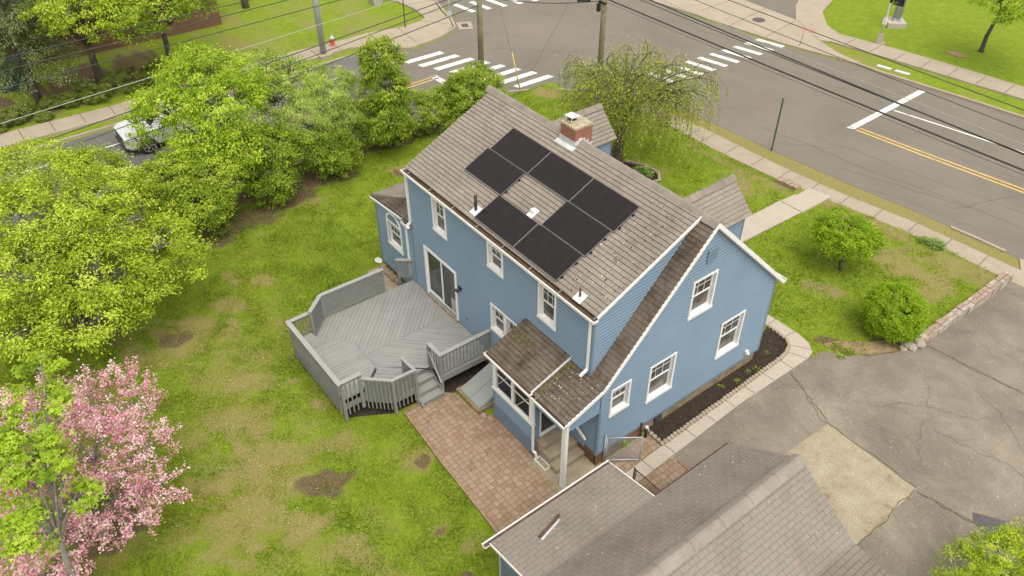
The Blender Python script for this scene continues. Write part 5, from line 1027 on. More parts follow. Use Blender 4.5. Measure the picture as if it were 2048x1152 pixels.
# ------------------------------------------------------------------ chain link gate and fence
def chainlink(b, p, q, z0, z1, sp=0.08, r=0.004):
    p = np.array(p, float); q = np.array(q, float); d = nrm(q-p); L_ = np.linalg.norm(q-p); h = z1-z0
    for sgn in (1, -1):
        u = -h
        while u < L_:
            a0, a1 = max(u, 0), min(u+h, L_)
            if a1-a0 > 0.01:
                if sgn > 0: b.tube([(*(p+d*a0), z0+a0-u), (*(p+d*a1), z0+a1-u)], r, 3)
                else: b.tube([(*(p+d*a0), z1-(a0-u)), (*(p+d*a1), z1-(a1-u))], r, 3)
            u += sp
gt = thing('chain_link_gate', (0.08, 0.3, 0), 'open galvanised chain link gate beside the gable wall', 'gate')
G0, G1 = (0.10, 0.34), (0.72, 1.18); b = MB()
for p, q in (((*G0, 0.12), (*G0, 1.15)), ((*G1, 0.12), (*G1, 1.15)), ((*G0, 1.15), (*G1, 1.15)), ((*G0, 0.12), (*G1, 0.12))): b.tube([p, q], 0.02, 8)
b.build('gate_frame', 'galv', gt); one(lambda b: chainlink(b, G0, G1, 0.13, 1.14), 'mesh', 'galv', gt)
b = MB(); b.cyl(0.06, 0.30, 0, 1.22, 0.03, 10); b.ball((0.06, 0.30, 1.23), 0.035); b.build('gate_post', 'galv', gt)
fn = thing('chain_link_fence', (1.9, 0.28, 0), 'short rusty chain link fence panel between the walk and the garage', 'fence')
b = MB(); b.cyl(1.36, 0.24, 0, 1.1, 0.03, 10); b.tube([(1.36, 0.24, 1.06), (2.95, 0.30, 1.06)], 0.018, 8); b.tube([(1.42, 0.24, 0.1), (1.42, 0.24, 1.06)], 0.014, 6); b.build('post', 'rust', fn)
one(lambda b: chainlink(b, (1.42, 0.245), (2.95, 0.305), 0.06, 1.05), 'mesh', 'rust', fn)
vp = thing('drain_pipe', (0.14, 2.05, 0), 'short black standpipe with pale cap at the wall by the mulch bed', 'pipe')
one(lambda b: b.cyl(0.14, 2.02, 0, 0.42, 0.045, 12), 'pipe', 'blackmetal', vp); one(lambda b: b.cyl(0.14, 2.02, 0.42, 0.50, 0.055, 12), 'cap', 'coverwhite', vp)
ft = thing('gate_post', (0.0, 1.9, 0), 'thin black post with ball top against the gable wall', 'post'); b = MB(); b.cyl(0.06, 1.86, 0, 0.62, 0.02, 8); b.ball((0.06, 1.86, 0.66), 0.045); b.build('post', 'blackmetal', ft)
# ------------------------------------------------------------------ garage
Gr = thing('garage', (5, -1.5, 0), 'garage with weathered pinkish grey shingle roof and thick ridge in the foreground', 'garage')
def groof(O, U, W_, poly, name='roof', **k):
    b = MB(); courses(b, O, U, W_, poly, 0.145, 0.014, 0.0); P = poly if area(poly) > 0 else poly[::-1]; O = np.array(O, float); U = nrm(U); W2 = nrm(W_); Nn = np.cross(U, W2); b.cur = 1
    bot = [O+U*u+W2*v-Nn*0.06 for u, v in P]; top = [O+U*u+W2*v-Nn*0.003 for u, v in P]; b.face(bot[::-1])
    for i in range(len(P)): j = (i+1) % len(P); b.face([bot[i], bot[j], top[j], top[i]])
    return b.build(name, ['shingle_gar', 'rust'], Gr)
sg = 0.70; xr, zr2 = 5.07, 4.0; x0g = 3.08; z0g = zr2-(xr-x0g)*sg; Lg = (xr-x0g)*math.hypot(1, sg)
groof((x0g, 0, z0g), (0, -1, 0), (1, 0, sg), [(-1.88, 0), (7.0, 0), (7.0, Lg), (-1.88, Lg)])
x1g = 6.95; Lr = (x1g-xr)*math.hypot(1, sg); groof((x1g, 0, zr2-(x1g-xr)*sg), (0, 1, 0), (-1, 0, sg), [(-7.0, 0), (1.88, 0), (1.88, Lr), (-7.0, Lr)])
s2 = 0.17; Ll = (x0g-1.45)*math.hypot(1, s2); zl = z0g-(x0g-1.45)*s2-0.005
groof((1.45, 0, zl), (0, -1, 0), (1, 0, s2), [(0.95, 0), (4.93, 0), (4.93, Ll+0.05), (0.95, Ll+0.05)], name='lean_to_roof')
zr_ = zr2-(x1g-xr)*sg; groof((9.2, 0, zr_-(9.2-x1g)*0.10), (0, 1, 0), (-1, 0, 0.10), [(-7, 0), (1.88, 0), (1.88, 2.28), (-7, 2.28)], name='lean_to_roof')
ridge_cap((xr, -7, zr2+0.05), (xr, 1.9, zr2+0.045), 0.21, 'ridgegar', Gr, drop=0.62, seg=0.9)
b = MB(); b.box(3.25, 6.8, -6.9, 1.7, -0.1, 2.45); b.prism([(3.25, 1.66), (6.8, 1.66), (6.8, 1.70), (3.25, 1.70)], 2.4, lambda x, y: 2.5); b.box(1.65, 3.25, -4.75, -1.1, -0.1, 2.15); b.box(6.8, 9.0, -6.9, 1.7, -0.1, 2.3); b.build('wall', 'siding', Gr)
b = MB(); b.face([(3.2, 1.72, 2.4), (xr, 1.72, 3.85), (6.9, 1.72, 2.4)][::-1]); b.build('gable', 'siding', Gr)
def g_gutter(p, q, out, fill=0.3, **k): return gutter(p, q, out, parent=Gr, inner='rust', strap=False, fill=fill, **k)
g_gutter((1.46, -5.12, zl-0.02), (1.46, -0.90, zl-0.02), (-1, 0, 0), wd=0.12, ht=0.07); g_gutter((x0g+0.01, -0.92, z0g-0.02), (x0g+0.01, 1.9, z0g-0.02), (-1, 0, 0), wd=0.06, ht=0.05, shell='rust')
b = MB(); b.beam((1.45, -0.925, zl-0.03), (x0g, -0.925, z0g-0.03), 0.03, 0.09); b.build('fascia', 'offwhite', Gr); b = MB(); b.beam((1.45, -4.95, zl-0.04), (x0g, -4.95, z0g-0.04), 0.03, 0.08); b.build('fascia', 'offwhite', Gr)
b = MB(); b.beam((1.64, -4.77, 0), (1.64, -4.77, zl-0.1), 0.07, 0.07); b.build('corner_board', 'galv', Gr)
pi = thing('rusty_pipe', (2.0, -3.4, 2.45), 'rusty brown pipe lying on the garage lean-to roof', 'pipe')
zg_ = lambda x: zl+(x-1.45)*s2+0.05
b = MB(); b.tube([(2.14, -3.95, zg_(2.14)), (1.93, -3.14, zg_(1.93))], 0.033, 10); b.build('pipe', 'rust', pi); b = MB(); b.beam((2.22, -3.93, zg_(2.22)-0.035), (2.03, -3.2, zg_(2.03)-0.035), 0.05, 0.02); b.build('flange', 'flash', pi)
def on_gar(): y = -6+rng.random()*7.6; x = 3.2+rng.random()*1.7; return (x, y, z0g+(x-x0g)*sg+0.03)
MT['litter2'] = leaf_mat('orange_catkins', (0.30, 0.20, 0.10), (0.42, 0.30, 0.17), (0.6, 0.5, 0.4), 0.0)
litter('fallen_catkins', 70, on_gar, 'litter2', 0.035, Gr); litter('fallen_catkins', 40, lambda: (lambda x, y: (x, y, zl+(x-1.45)*s2+0.03))(1.6+rng.random()*1.4, -4.5+rng.random()*3.4), 'litter2', 0.035, Gr)
MT['darkstain'] = MT['darkspot']; litter('fallen_catkins', 60, lambda: (lambda x, y: (x, y, zr2-(x-xr)*sg+0.03))(5.3+rng.random()*1.5, -2+rng.random()*3.6), 'litter2', 0.04, Gr)

# ------------------------------------------------------------------ street furniture
def utility_pole(x, y, h, label, gear):
    u = thing('utility_pole', (x, y, ZS), label, 'utility pole'); b = MB(); b.tube([(x, y, ZS-0.2), (x, y, ZS+h)], [0.165, 0.12], 14); b.build('shaft', 'pole', u); gear(u); return u
def gearA(u):
    b = MB()
    for z in (5.2, 5.6, 6.0, 6.7, 7.3, 7.6): b.cyl(-23.2, 12.5-0.15, z-0.05, z+0.07, 0.05, 8)
    b.build('insulator', 'iron', u)
def gearB(u):
    b = MB(); b.box(-18.85, -18.68, 16.7, 16.85, 4.55, 4.95); b.box(-18.9, -18.4, 16.85, 16.95, 4.95, 5.05); b.build('junction_box', 'blackmetal', u)
    b = MB(); b.box(-19.4, -17.8, 16.95, 17.06, 6.9, 7.02); b.build('cross_arm', 'pole', u)
utility_pole(-23.2, 12.5, 9.5, 'weathered wooden utility pole rising behind the round hedge bush', gearA)
utility_pole(-18.6, 17.0, 9.8, 'weathered wooden utility pole behind the weeping tree with black box', gearB)
gp = thing('mast_pole', (-33.08, 7.84, ZS), 'thick grey steel mast on the left pavement near the hydrant', 'pole'); b = MB(); b.tube([(-33.08, 7.84, ZS), (-33.08, 7.84, 8)], [0.19, 0.14], 14); b.build('shaft', 'galv', gp); one(lambda b: b.box(-33.5, -32.66, 7.45, 8.2, ZS, ZS+0.17), 'base', 'conc', gp)
hy = thing('fire_hydrant', (-33.9, 8.9, ZS), 'red fire hydrant with grey top on the grass by the mast', 'fire hydrant')
b = MB(); b.tube([(-33.9, 8.9, ZS), (-33.9, 8.9, ZS+0.1), (-33.9, 8.9, ZS+0.12), (-33.9, 8.9, ZS+0.55)], [0.17, 0.17, 0.12, 0.12], 12); b.tube([(-34.13, 8.9, ZS+0.45), (-33.67, 8.9, ZS+0.45)], 0.065, 8); b.tube([(-33.9, 8.66, ZS+0.42), (-33.9, 9.05, ZS+0.42)], 0.08, 8); b.build('barrel', 'red', hy)
b = MB(); b.tube([(-33.9, 8.9, ZS+0.55), (-33.9, 8.9, ZS+0.58), (-33.9, 8.9, ZS+0.68), (-33.9, 8.9, ZS+0.74)], [0.17, 0.16, 0.11, 0.03], 12); b.cyl(-33.9, 8.9, ZS+0.73, ZS+0.80, 0.035, 6); b.build('bonnet', 'galv', hy)
sp_ = thing('sign_post', (-9.2, 20.02, ZS), 'thin green steel sign post on the verge beside the main road', 'sign post'); one(lambda b: (b.box(-9.235, -9.225, 19.99, 20.05, ZS-0.2, ZS+2.85), b.box(-9.225, -9.18, 20.0, 20.01, ZS-0.2, ZS+2.85), b.box(-9.18, -9.17, 19.99, 20.05, ZS-0.2, ZS+2.85)), 'channel', 'signgreen', sp_)
sp2 = thing('sign_post', (-33.63, 13.94, ZS), 'thin dark sign post on the corner grass behind the left pavement', 'sign post'); one(lambda b: b.cyl(-33.63, 13.94, ZS, ZS+3.2, 0.035, 8), 'channel', 'iron', sp2)
pp = thing('signal_pole', (-33.3, 17.15, ZS), 'slim white pedestrian signal pole with grey base on the left corner', 'signal pole'); one(lambda b: b.cyl(-33.3, 17.15, ZS+0.3, ZS+3.6, 0.06, 10), 'shaft', 'offwhite', pp); one(lambda b: b.tube([(-33.3, 17.15, ZS+0.1), (-33.3, 17.15, ZS+0.5)], [0.2, 0.13], 4), 'base', 'galv', pp)
ts = thing('traffic_signal', (-13.5, 35.75, ZS), 'slim pale traffic signal pole with black signal heads beside the far pavement', 'traffic signal')
px_, py_ = -13.55, 35.8
one(lambda b: (b.box(px_-0.3, px_+0.3, py_-0.25, py_+0.25, ZS, ZS+0.12), b.tube([(px_, py_, ZS+0.12), (px_, py_, ZS+0.62)], [0.27, 0.19], 4)), 'base', 'conc', ts)
one(lambda b: (b.cyl(px_, py_, ZS+0.6, ZS+3.9, 0.062, 10), b.box(px_-0.11, px_+0.11, py_-0.14, py_+0.02, ZS+1.25, ZS+1.6)), 'shaft', 'offwhite', ts)
b = MB(); b.cyl(px_, py_, ZS+2.55, ZS+2.95, 0.085, 10); b.box(px_-0.95, px_-0.6, py_-0.15, py_+0.15, ZS+2.75, ZS+3.6); b.box(px_+0.25, px_+0.6, py_-0.2, py_+0.15, ZS+2.55, ZS+3.6); b.beam((px_-0.65, py_, ZS+2.9), (px_+0.3, py_, ZS+2.7), 0.05, 0.05); b.box(px_+0.12, px_+0.72, py_+0.15, py_+0.18, ZS+2.45, ZS+3.7)
b.build('signal_head', 'blackmetal', ts)
one(lambda b: [b.tube([(px_+0.43, py_-0.2, ZS+2.7+0.3*k), (px_+0.43, py_-0.32, ZS+2.7+0.3*k)], 0.11, 10) for k in range(3)], 'visor', 'iron', ts)
mp2 = thing('mast_pole', (-14.7, 39.3, ZS), 'large tapered galvanised mast on a square concrete block on the far lawn', 'pole')
one(lambda b: b.prism([(-15.5, 39.25), (-14.6, 38.35), (-13.85, 39.2), (-14.75, 40.05)], ZS-0.1, ZS+0.32), 'base', 'conc_new', mp2); one(lambda b: b.prism([(-15.0, 39.25), (-14.65, 38.9), (-14.3, 39.25), (-14.65, 39.6)], ZS+0.32, ZS+0.5), 'flange', 'galv', mp2)
one(lambda b: b.tube([(-14.65, 39.25, ZS+0.45), (-14.65, 39.25, 9)], [0.27, 0.17], 16), 'shaft', 'galv', mp2)
gb = thing('catch_basin', (-31.8, 17.3, ZS), 'square pale catch basin with dark iron grate at the left corner', 'catch basin')
one(lambda b: b.prism([(-32.5, 17.1), (-31.4, 16.62), (-30.95, 17.4), (-32.0, 17.95)], ZS+0.0, ZS+0.022), 'frame', 'conc', gb); one(lambda b: b.prism([(-32.1, 17.2), (-31.55, 16.97), (-31.33, 17.33), (-31.88, 17.6)], ZS+0.01, ZS+0.03), 'grate', 'iron', gb)
mh = solo('manhole_cover', lambda b: b.tube([(-20.45, 32.8, ZS+0.05), (-20.45, 32.8, ZS+0.108)], 0.42, 20), 'iron', 'round brown manhole cover in the far pavement', 'manhole cover')
solo('tactile_paving', lambda b: b.prism([(-17.9, 33.75), (-17.35, 33.4), (-16.75, 33.95), (-17.35, 34.35)], ZS+0.05, ZS+0.108), 'tactile', 'faded red tactile pad in the far pavement', 'tactile paving')
solo('valve_cover', lambda b: b.prism([(-11.75, 32.75), (-10.95, 32.9), (-10.95, 33.15), (-11.75, 33.0)], ZS, ZS+0.05), 'coverwhite', 'left of the two pale rectangular covers in the far verge', 'cover', 'pale covers in the far verge')
solo('valve_cover', lambda b: b.prism([(-10.7, 32.95), (-9.9, 33.1), (-9.9, 33.35), (-10.7, 33.2)], ZS, ZS+0.05), 'coverwhite', 'right of the two pale rectangular covers in the far verge', 'cover', 'pale covers in the far verge')
solo('gate_pillar', lambda b: b.box(-39.2, -38.4, 14.4, 15.1, ZS, ZS+0.6), 'stone', 'low grey stone pillar at the top edge beside the left pavement', 'pillar')
gg = thing('guy_guard', (-22.0, 14.35, ZS), 'yellow guy wire guard on the corner grass', 'guy guard'); one(lambda b: b.tube([(-22.05, 14.3, ZS), (-22.25, 13.9, 1.9)], 0.035, 8), 'sleeve', 'yellowp', gg)
# ------------------------------------------------------------------ overhead lines
def wire(p, q, r, sag, label, mat='wire', group=None):
    p = np.array(p, float); q = np.array(q, float); b = MB(); pts = [p+(q-p)*t-V3(0, 0, 4*sag*t*(1-t)) for t in np.linspace(0, 1, 21)]; b.tube(pts, r, 5)
    return tag(b.build('power_line', mat), label, 'cable', group)
GL = 'cables along the left street'
wire((-23, -24, 7.75), (-23.1, 12.35, 7.6), 0.018, 0.15, 'uppermost dark cable of the left street, crossing the spruce top', group=GL)
wire((-23, -24, 7.2), (-23.1, 12.35, 7.3), 0.018, 0.15, 'second dark cable from the top of the left street bundle', group=GL)
wire((-23, -24, 6.5), (-23.1, 12.35, 6.75), 0.018, 0.15, 'third dark cable from the top, passing over the brick building lawn', group=GL)
wire((-23, -24, 4.7), (-23.1, 12.35, 6.15), 0.014, 0.08, 'pale grey cable crossing the clipped bushes and the thick mast', 'wirelight', GL)
wire((-23, -24, 3.2), (-23.1, 12.35, 5.45), 0.024, 0.1, 'black cable just above the white pickup bonnet', group=GL)
wire((-23, -24, 2.4), (-23.1, 12.35, 5.2), 0.020, 0.12, 'lower black cable crossing the white pickup door', group=GL)
wire((-23, -24, 1.7), (-23.1, 12.35, 4.6), 0.024, 0.12, 'lowest black cable crossing the pickup wheel and the corner asphalt', group=GL)
GRp = 'cables along the main road'
for i, (z0, z1, r, lab, mt_) in enumerate([(5.2, 5.42, 0.036, 'thickest black cable, lowest of the main road bundle', 'wire'), (5.02, 5.26, 0.009, 'hair-thin cable just under the thickest black cable', 'wire'), (5.8, 5.92, 0.018, 'thin dark cable above the thickest one, ending at the stop line', 'wire'), (6.0, 5.75, 0.030, 'thick black cable with twisted wrap over the crossing', 'wire'), (6.18, 6.12, 0.014, 'pale thin cable over the white lane line', 'wirelight'), (6.8, 6.5, 0.014, 'thin dark cable over the far kerb', 'wire'), (7.3, 7.2, 0.016, 'uppermost dark cable crossing the red tactile pad', 'wire')]):
    yb = 17.0+(0.02*i); wire((-18.5, yb, z0+0.02), (14, yb, z1+0.05), r, 0.10, lab, mt_, GRp)
wire((-23.2, 12.6, 5.0), (-18.6, 17.0, 5.1), 0.022, 0.25, 'black cable sagging between the two wooden poles')
b = MB(); b.tube([(-19.6, 16.05, 5.02), (-19.1, 16.5, 5.08)], 0.07, 8); tag(b.build('splice_case', 'blackmetal'), 'black splice case on the cable between the wooden poles', 'splice case')
wire((-23.2, 12.5, 9), (-22.05, 14.35, ZS), 0.008, 0.0, 'guy wire from the left wooden pole down to the yellow guard', 'iron'); wire((-18.6, 17, 8.5), (-22.0, 14.3, ZS), 0.007, 0.0, 'guy wire slanting from the right wooden pole to the corner grass', 'iron')

# ------------------------------------------------------------------ brick building and things on the left lot
bb = thing('brick_building', (-45, 0, ZS), 'low brick building with dark flat roof behind the trees at top left', 'building')
b = MB()
def bwall(p, q, z0, z1):
    L_ = math.dist(p, q); b.face([(*p, z0), (*q, z0), (*q, z1), (*p, z1)], [(0, z0), (L_, z0), (L_, z1), (0, z1)])
bwall((-42.2, -30), (-42.2, -4.6), ZS, 2.3); bwall((-42.2, -4.6), (-41.7, 4.9), ZS, 2.6); bwall((-41.7, 4.9), (-60, 5.4), ZS, 2.6); b.build('wall', 'brickfar', bb)
one(lambda b: b.prism([(-41.9, -30), (-41.4, 5.0), (-62, 5.8), (-62, -30)], 2.35, 2.62), 'roof', 'roofdark', bb); one(lambda b: b.prism([(-41.6, -30), (-41.2, 5.1), (-41.45, 5.1), (-41.9, -30)], 2.2, 2.36), 'eave', 'iron', bb)
ub = thing('utility_cabinet', (-40, -7.8, ZS), 'dark green utility cabinet behind the spruce', 'cabinet'); one(lambda b: b.box(-40.9, -39.5, -8.7, -6.9, ZS, ZS+1.35), 'body', 'utilgreen', ub); one(lambda b: (b.box(-41.0, -39.4, -8.8, -6.8, ZS+1.35, ZS+1.42), b.box(-39.5, -39.47, -7.83, -7.80, ZS+0.1, ZS+1.3)), 'lid', 'utilgreen', ub)

# ------------------------------------------------------------------ white pickup
tk = thing('pickup_truck', (-28.85, -3.2, ZS), 'white four door pickup truck driving down the left street', 'pickup truck')
X0, X1 = -29.85, -27.87; F = -5.30   # front bumper at y = F
def loft(b, secs):  # secs: list of (y, [(halfwidth,z)...] from bottom to top), mirrored about xc
    xc = (X0+X1)/2; rings = []
    for y, pr in secs: rings.append([(xc-w_, y, ZS+z) for w_, z in pr]+[(xc+w_, y, ZS+z) for w_, z in reversed(pr)])
    for a, c in zip(rings[:-1], rings[1:]):
        for i in range(len(a)): j = (i+1) % len(a); b.face([a[i], a[j], c[j], c[i]])
    b.face(rings[0]); b.face(rings[-1][::-1])
b = MB(); b.smooth = False
loft(b, [(F, [(0.80, 0.45), (0.93, 0.55), (0.93, 0.80), (0.88, 0.98), (0.75, 1.02)]), (F+0.25, [(0.93, 0.38), (0.98, 0.5), (0.99, 0.85), (0.94, 1.08), (0.78, 1.16)]), (F+1.55, [(0.96, 0.36), (0.99, 0.5), (0.99, 0.9), (0.95, 1.15), (0.82, 1.24)]), (F+3.9, [(0.96, 0.36), (0.99, 0.5), (0.99, 0.9), (0.96, 1.16), (0.85, 1.22)]), (F+5.8, [(0.95, 0.42), (0.98, 0.5), (0.98, 0.9), (0.96, 1.14), (0.84, 1.2)])])
bd = b.build('body', 'truck', tk)
b = MB(); loft(b, [(F+1.35, [(0.86, 1.20), (0.80, 1.24), (0.70, 1.26)]), (F+2.15, [(0.90, 1.18), (0.80, 1.62), (0.66, 1.80)]), (F+3.3, [(0.90, 1.18), (0.80, 1.66), (0.68, 1.85)]), (F+3.95, [(0.90, 1.18), (0.82, 1.55), (0.70, 1.78)])]); b.build('cab', 'truck', tk)
b = MB(); xc = (X0+X1)/2
b.face([(xc-0.76, F+1.36, ZS+1.285), (xc+0.76, F+1.36, ZS+1.285), (xc+0.64, F+2.08, ZS+1.80), (xc-0.64, F+2.08, ZS+1.80)])
for s_ in (-1, 1):
    for (a, c) in ((1.75, 2.75), (2.85, 3.7)): b.face([(xc+s_*0.915, F+a, ZS+1.24), (xc+s_*0.915, F+c, ZS+1.24), (xc+s_*0.845, F+c-0.02, ZS+1.60), (xc+s_*0.852, F+max(a+0.25 if a < 2 else a, a), ZS+1.56)])
b.build('window', 'carglass', tk)
b = MB(); b.box(xc-0.80, xc+0.80, F+4.1, F+5.7, ZS+1.215, ZS+1.225); b.build('load_bed', 'iron', tk)
b = MB(); b.box(xc-0.62, xc+0.62, F-0.02, F+0.02, ZS+0.62, ZS+0.93); b.box(xc-0.9, xc+0.9, F-0.05, F+0.1, ZS+0.38, ZS+0.52); b.build('grille', 'blackmetal', tk)
for s_ in (-1, 1):
    one(lambda b: b.hexa([(xc+s_*0.64, F-0.03, ZS+0.76), (xc+s_*0.95, F+0.10, ZS+0.76), (xc+s_*1.0, F+0.42, ZS+0.80), (xc+s_*0.66, F+0.2, ZS+0.8), (xc+s_*0.64, F-0.01, ZS+0.92), (xc+s_*0.945, F+0.12, ZS+0.94), (xc+s_*0.985, F+0.42, ZS+0.95), (xc+s_*0.66, F+0.2, ZS+0.97)]), 'headlight', 'lamp', tk)
    one(lambda b: (b.box(xc+s_*1.0-0.0, xc+s_*1.22, F+1.72, F+1.84, ZS+1.12, ZS+1.32), b.beam((xc+s_*0.9, F+1.8, ZS+1.15), (xc+s_*1.05, F+1.8, ZS+1.18), 0.05, 0.04)), 'mirror', 'truck', tk)
    for yy in (F+1.0, F+4.75):
        wh = bpy.data.objects.new('wheel', None); wh.empty_display_size = 0.2; wh.parent = tk; wh.location = Vector((xc+s_*0.93, yy, ZS+0.41))-Vector(tk.location); col.objects.link(wh)
        b = MB(); x_ = xc+s_*0.93; b.tube([(x_-0.13, yy, ZS+0.41), (x_-0.12, yy, ZS+0.41), (x_+0.12, yy, ZS+0.41), (x_+0.13, yy, ZS+0.41)], [0.34, 0.41, 0.41, 0.34], 24); b.build('tyre', 'rubber', wh)
        b = MB(); b.tube([(x_+s_*0.10, yy, ZS+0.41), (x_+s_*0.135, yy, ZS+0.41)], 0.09, 12)
        for k in range(6):
            a = k*math.pi/3; b.beam((x_+s_*0.13, yy+0.06*math.cos(a), ZS+0.41+0.06*math.sin(a)), (x_+s_*0.135, yy+0.27*math.cos(a+0.1), ZS+0.41+0.27*math.sin(a+0.1)), 0.055, 0.02, (1, 0, 0))
        for k in range(20):
            a, c = k*math.pi/10, (k+1)*math.pi/10; b.beam((x_+s_*0.135, yy+0.28*math.cos(a), ZS+0.41+0.28*math.sin(a)), (x_+s_*0.135, yy+0.28*math.cos(c), ZS+0.41+0.28*math.sin(c)), 0.03, 0.02, (1, 0, 0))
        b.build('rim', 'chrome', wh)
        b = MB(); b.tube([(x_-s_*0.06+s_*0.08, yy, ZS+0.43), (x_+s_*0.055, yy, ZS+0.43)], 0.47, 24); b.build('wheel_arch', 'blackmetal', wh)

# ------------------------------------------------------------------ trees and shrubs
def tree(name, base, fork, tr, lobes, nc, per, size, cr, leaf, label, cat='tree', bark='bark', group=None, woody=True, crown='crown', **k):
    ntw = k.pop('ntw', 40); twr = k.pop('twr', 0.012); t = thing(name, base, label, cat, group)
    o, C_ = foliage(crown, lobes, nc, per, size, cr, leaf, t, **k)
    if woody: woods(name, base, fork, tr, lobes, C_, bark, t, ntw, twr)
    return t, C_
MAG = [(-17.3, -9.8, 4.0, 2.3, 1.5), (-18.3, -8.0, 3.5, 1.5, 1.1), (-15.2, -11.3, 3.3, 2.0, 1.3), (-14.4, -9.5, 3.1, 1.9, 1.2), (-14.6, -7.4, 3.1, 1.35, 0.9), (-13.1, -10.6, 2.3, 1.35, 0.9), (-13.9, -12.2, 2.3, 1.4, 0.8), (-13.2, -8.5, 2.3, 0.75, 0.6), (-20.7, -9.8, 3.9, 1.9, 1.0), (-20.3, -7.8, 3.6, 1.1, 0.8), (-18.3, -11.8, 3.6, 2.0, 1.2), (-13.4, -6.8, 3.0, 0.75, 0.5)]
tree('leafy_tree', (-16.3, -9.9, 0), (-16.4, -9.8, 1.2), 0.16, MAG, 930, 62, 0.125, 0.42, 'L_mag', 'broad yellow green tree spreading over the left side of the lawn', ntw=320, twr=0.016, aspect=0.45, inner=0.5, bark='barkgrey')
tree('maple_tree', (-21.6, -3.0, 0), (-21.8, -3.0, 1.8), 0.12, [(-22.5, -2.4, 5.0, 1.7, 1.3), (-22.8, -4.1, 3.8, 1.4, 1.2), (-21.0, -2.3, 4.2, 1.7, 1.3), (-20.8, -3.6, 2.8, 1.3, 1.0), (-19.9, -2.2, 2.9, 1.2, 0.9), (-22.0, -1.0, 4.4, 1.2, 1.0), (-21.3, -3.9, 1.9, 1.2, 0.8)], 520, 60, 0.12, 0.38, 'L_maple', 'bright green maple in front of the white pickup', ntw=90, droop=0.3)
tree('young_maple', (-24.0, -5.0, ZS), (-24.4, -4.8, 1.0), 0.05, [(-25.2, -4.3, 3.4, 0.55, 0.65), (-25.9, -4.9, 2.7, 0.40, 0.4), (-24.8, -3.6, 3.4, 0.5, 0.8), (-24.6, -5.2, 2.2, 0.6, 0.5)], 70, 42, 0.11, 0.25, 'L_maple', 'sparse upright sapling above the pickup bonnet', ntw=40, droop=0.3)
tree('thin_sapling', (-23.6, 0.8, ZS), (-23.8, 0.9, 1.4), 0.05, [(-25.0, 1.1, 3.3, 1.1, 1.2), (-22.8, 0.6, 3.2, 1.0, 1.2), (-24.0, 2.1, 3.4, 0.9, 1.1)], 190, 60, 0.10, 0.30, 'L_pale', 'thin pale green sapling left of the grey mast', ntw=90, below=0.6)
tree('willowy_shrub', (-22.0, 2.2, -0.1), (-22.0, 2.2, 1.0), 0.08, [(-22.0, 2.4, 2.6, 1.35, 1.2), (-22.8, 3.5, 2.9, 1.15, 0.9), (-21.1, 1.1, 2.3, 1.2, 1.0), (-21.4, 3.0, 1.9, 1.1, 0.9)], 480, 62, 0.12, 0.32, 'L_pale', 'pale feathery willow-like shrub above the dark round bush', 'shrub', ntw=60, aspect=0.22, droop=0.7)
tree('lilac_bush', (-19.9, -4.6, 0), (-19.9, -4.6, 0.7), 0.06, [(-20.3, -5.1, 2.2, 1.35, 0.9), (-19.3, -3.7, 2.2, 1.15, 0.9), (-19.1, -4.7, 1.4, 1.3, 0.7), (-19.3, -5.9, 1.3, 0.95, 0.7), (-20.6, -5.9, 1.6, 1.0, 0.8)], 520, 56, 0.11, 0.32, 'L_lilac', 'dense lilac bush with a few faded tan flower heads', 'shrub', ntw=80)
lt = bpy.data.objects['crown'].parent if False else None
tree('evergreen_shrub', (-19.5, -1.3, 0), (-19.5, -1.3, 0.8), 0.07, [(-20.0, -1.0, 2.2, 1.25, 1.2), (-19.3, -1.5, 1.2, 1.05, 1.0), (-20.4, -2.2, 2.0, 1.0, 1.0)], 360, 60, 0.11, 0.30, 'L_dark', 'tall rounded dark green shrub at the lawn edge', 'shrub', ntw=20)
tree('round_shrub', (-19.9, 1.7, 0), (-19.9, 1.7, 0.6), 0.06, [(-19.9, 1.7, 1.15, 1.2, 1.1), (-20.4, 0.9, 1.4, 0.9, 0.9)], 260, 60, 0.10, 0.28, 'L_dark', 'low round dark green bush in front of the willow-like shrub', 'shrub', ntw=15)
tree('columnar_maple', (-20.4, 5.0, 0), (-20.6, 5.1, 1.5), 0.07, [(-20.9, 5.3, 4.3, 0.95, 1.1), (-20.5, 5.0, 3.1, 1.1, 1.2), (-19.9, 4.7, 1.8, 1.1, 1.1)], 300, 56, 0.13, 0.30, 'L_dark', 'tall narrow maple standing up from the hedge', ntw=15, tintc=0.62, droop=0.4)
tree('hedge', (-21.0, 5.5, 0), (-21, 5.5, 0.5), 0.05, [(-21.9, 3.6, 1.0, 0.95, 1.1), (-21.6, 4.5, 1.0, 1.0, 1.15), (-21.1, 5.6, 1.05, 1.05, 1.15), (-20.8, 6.7, 1.1, 1.05, 1.15), (-20.5, 7.8, 1.1, 0.95, 1.1), (-20.6, 8.6, 1.1, 0.8, 1.0)], 620, 60, 0.095, 0.26, 'L_ivy', 'ivy covered hedge along the far edge of the lawn', 'hedge', woody=False, crown='foliage', inner=0.75)
tree('round_shrub', (-19.9, 9.5, 0), (-19.9, 9.5, 0.8), 0.08, [(-19.85, 9.7, 1.85, 1.4, 1.25), (-19.85, 9.1, 1.0, 1.15, 1.0), (-20.5, 9.4, 1.3, 1.1, 1.1)], 560, 60, 0.095, 0.26, 'L_dark', 'large round clipped bush at the end of the hedge below the pole', 'shrub', ntw=10, tintc=0.62)
tree('ivy_clump', (-18.9, -4.2, 0), (-18.9, -4.2, 0.3), 0.04, [(-18.6, -4.3, 0.45, 0.45, 0.5), (-18.9, -5.9, 0.5, 0.8, 0.5)], 60, 50, 0.09, 0.2, 'L_yew', 'dark ivy clump at the foot of the lilac bush', 'shrub', woody=False, crown='foliage')
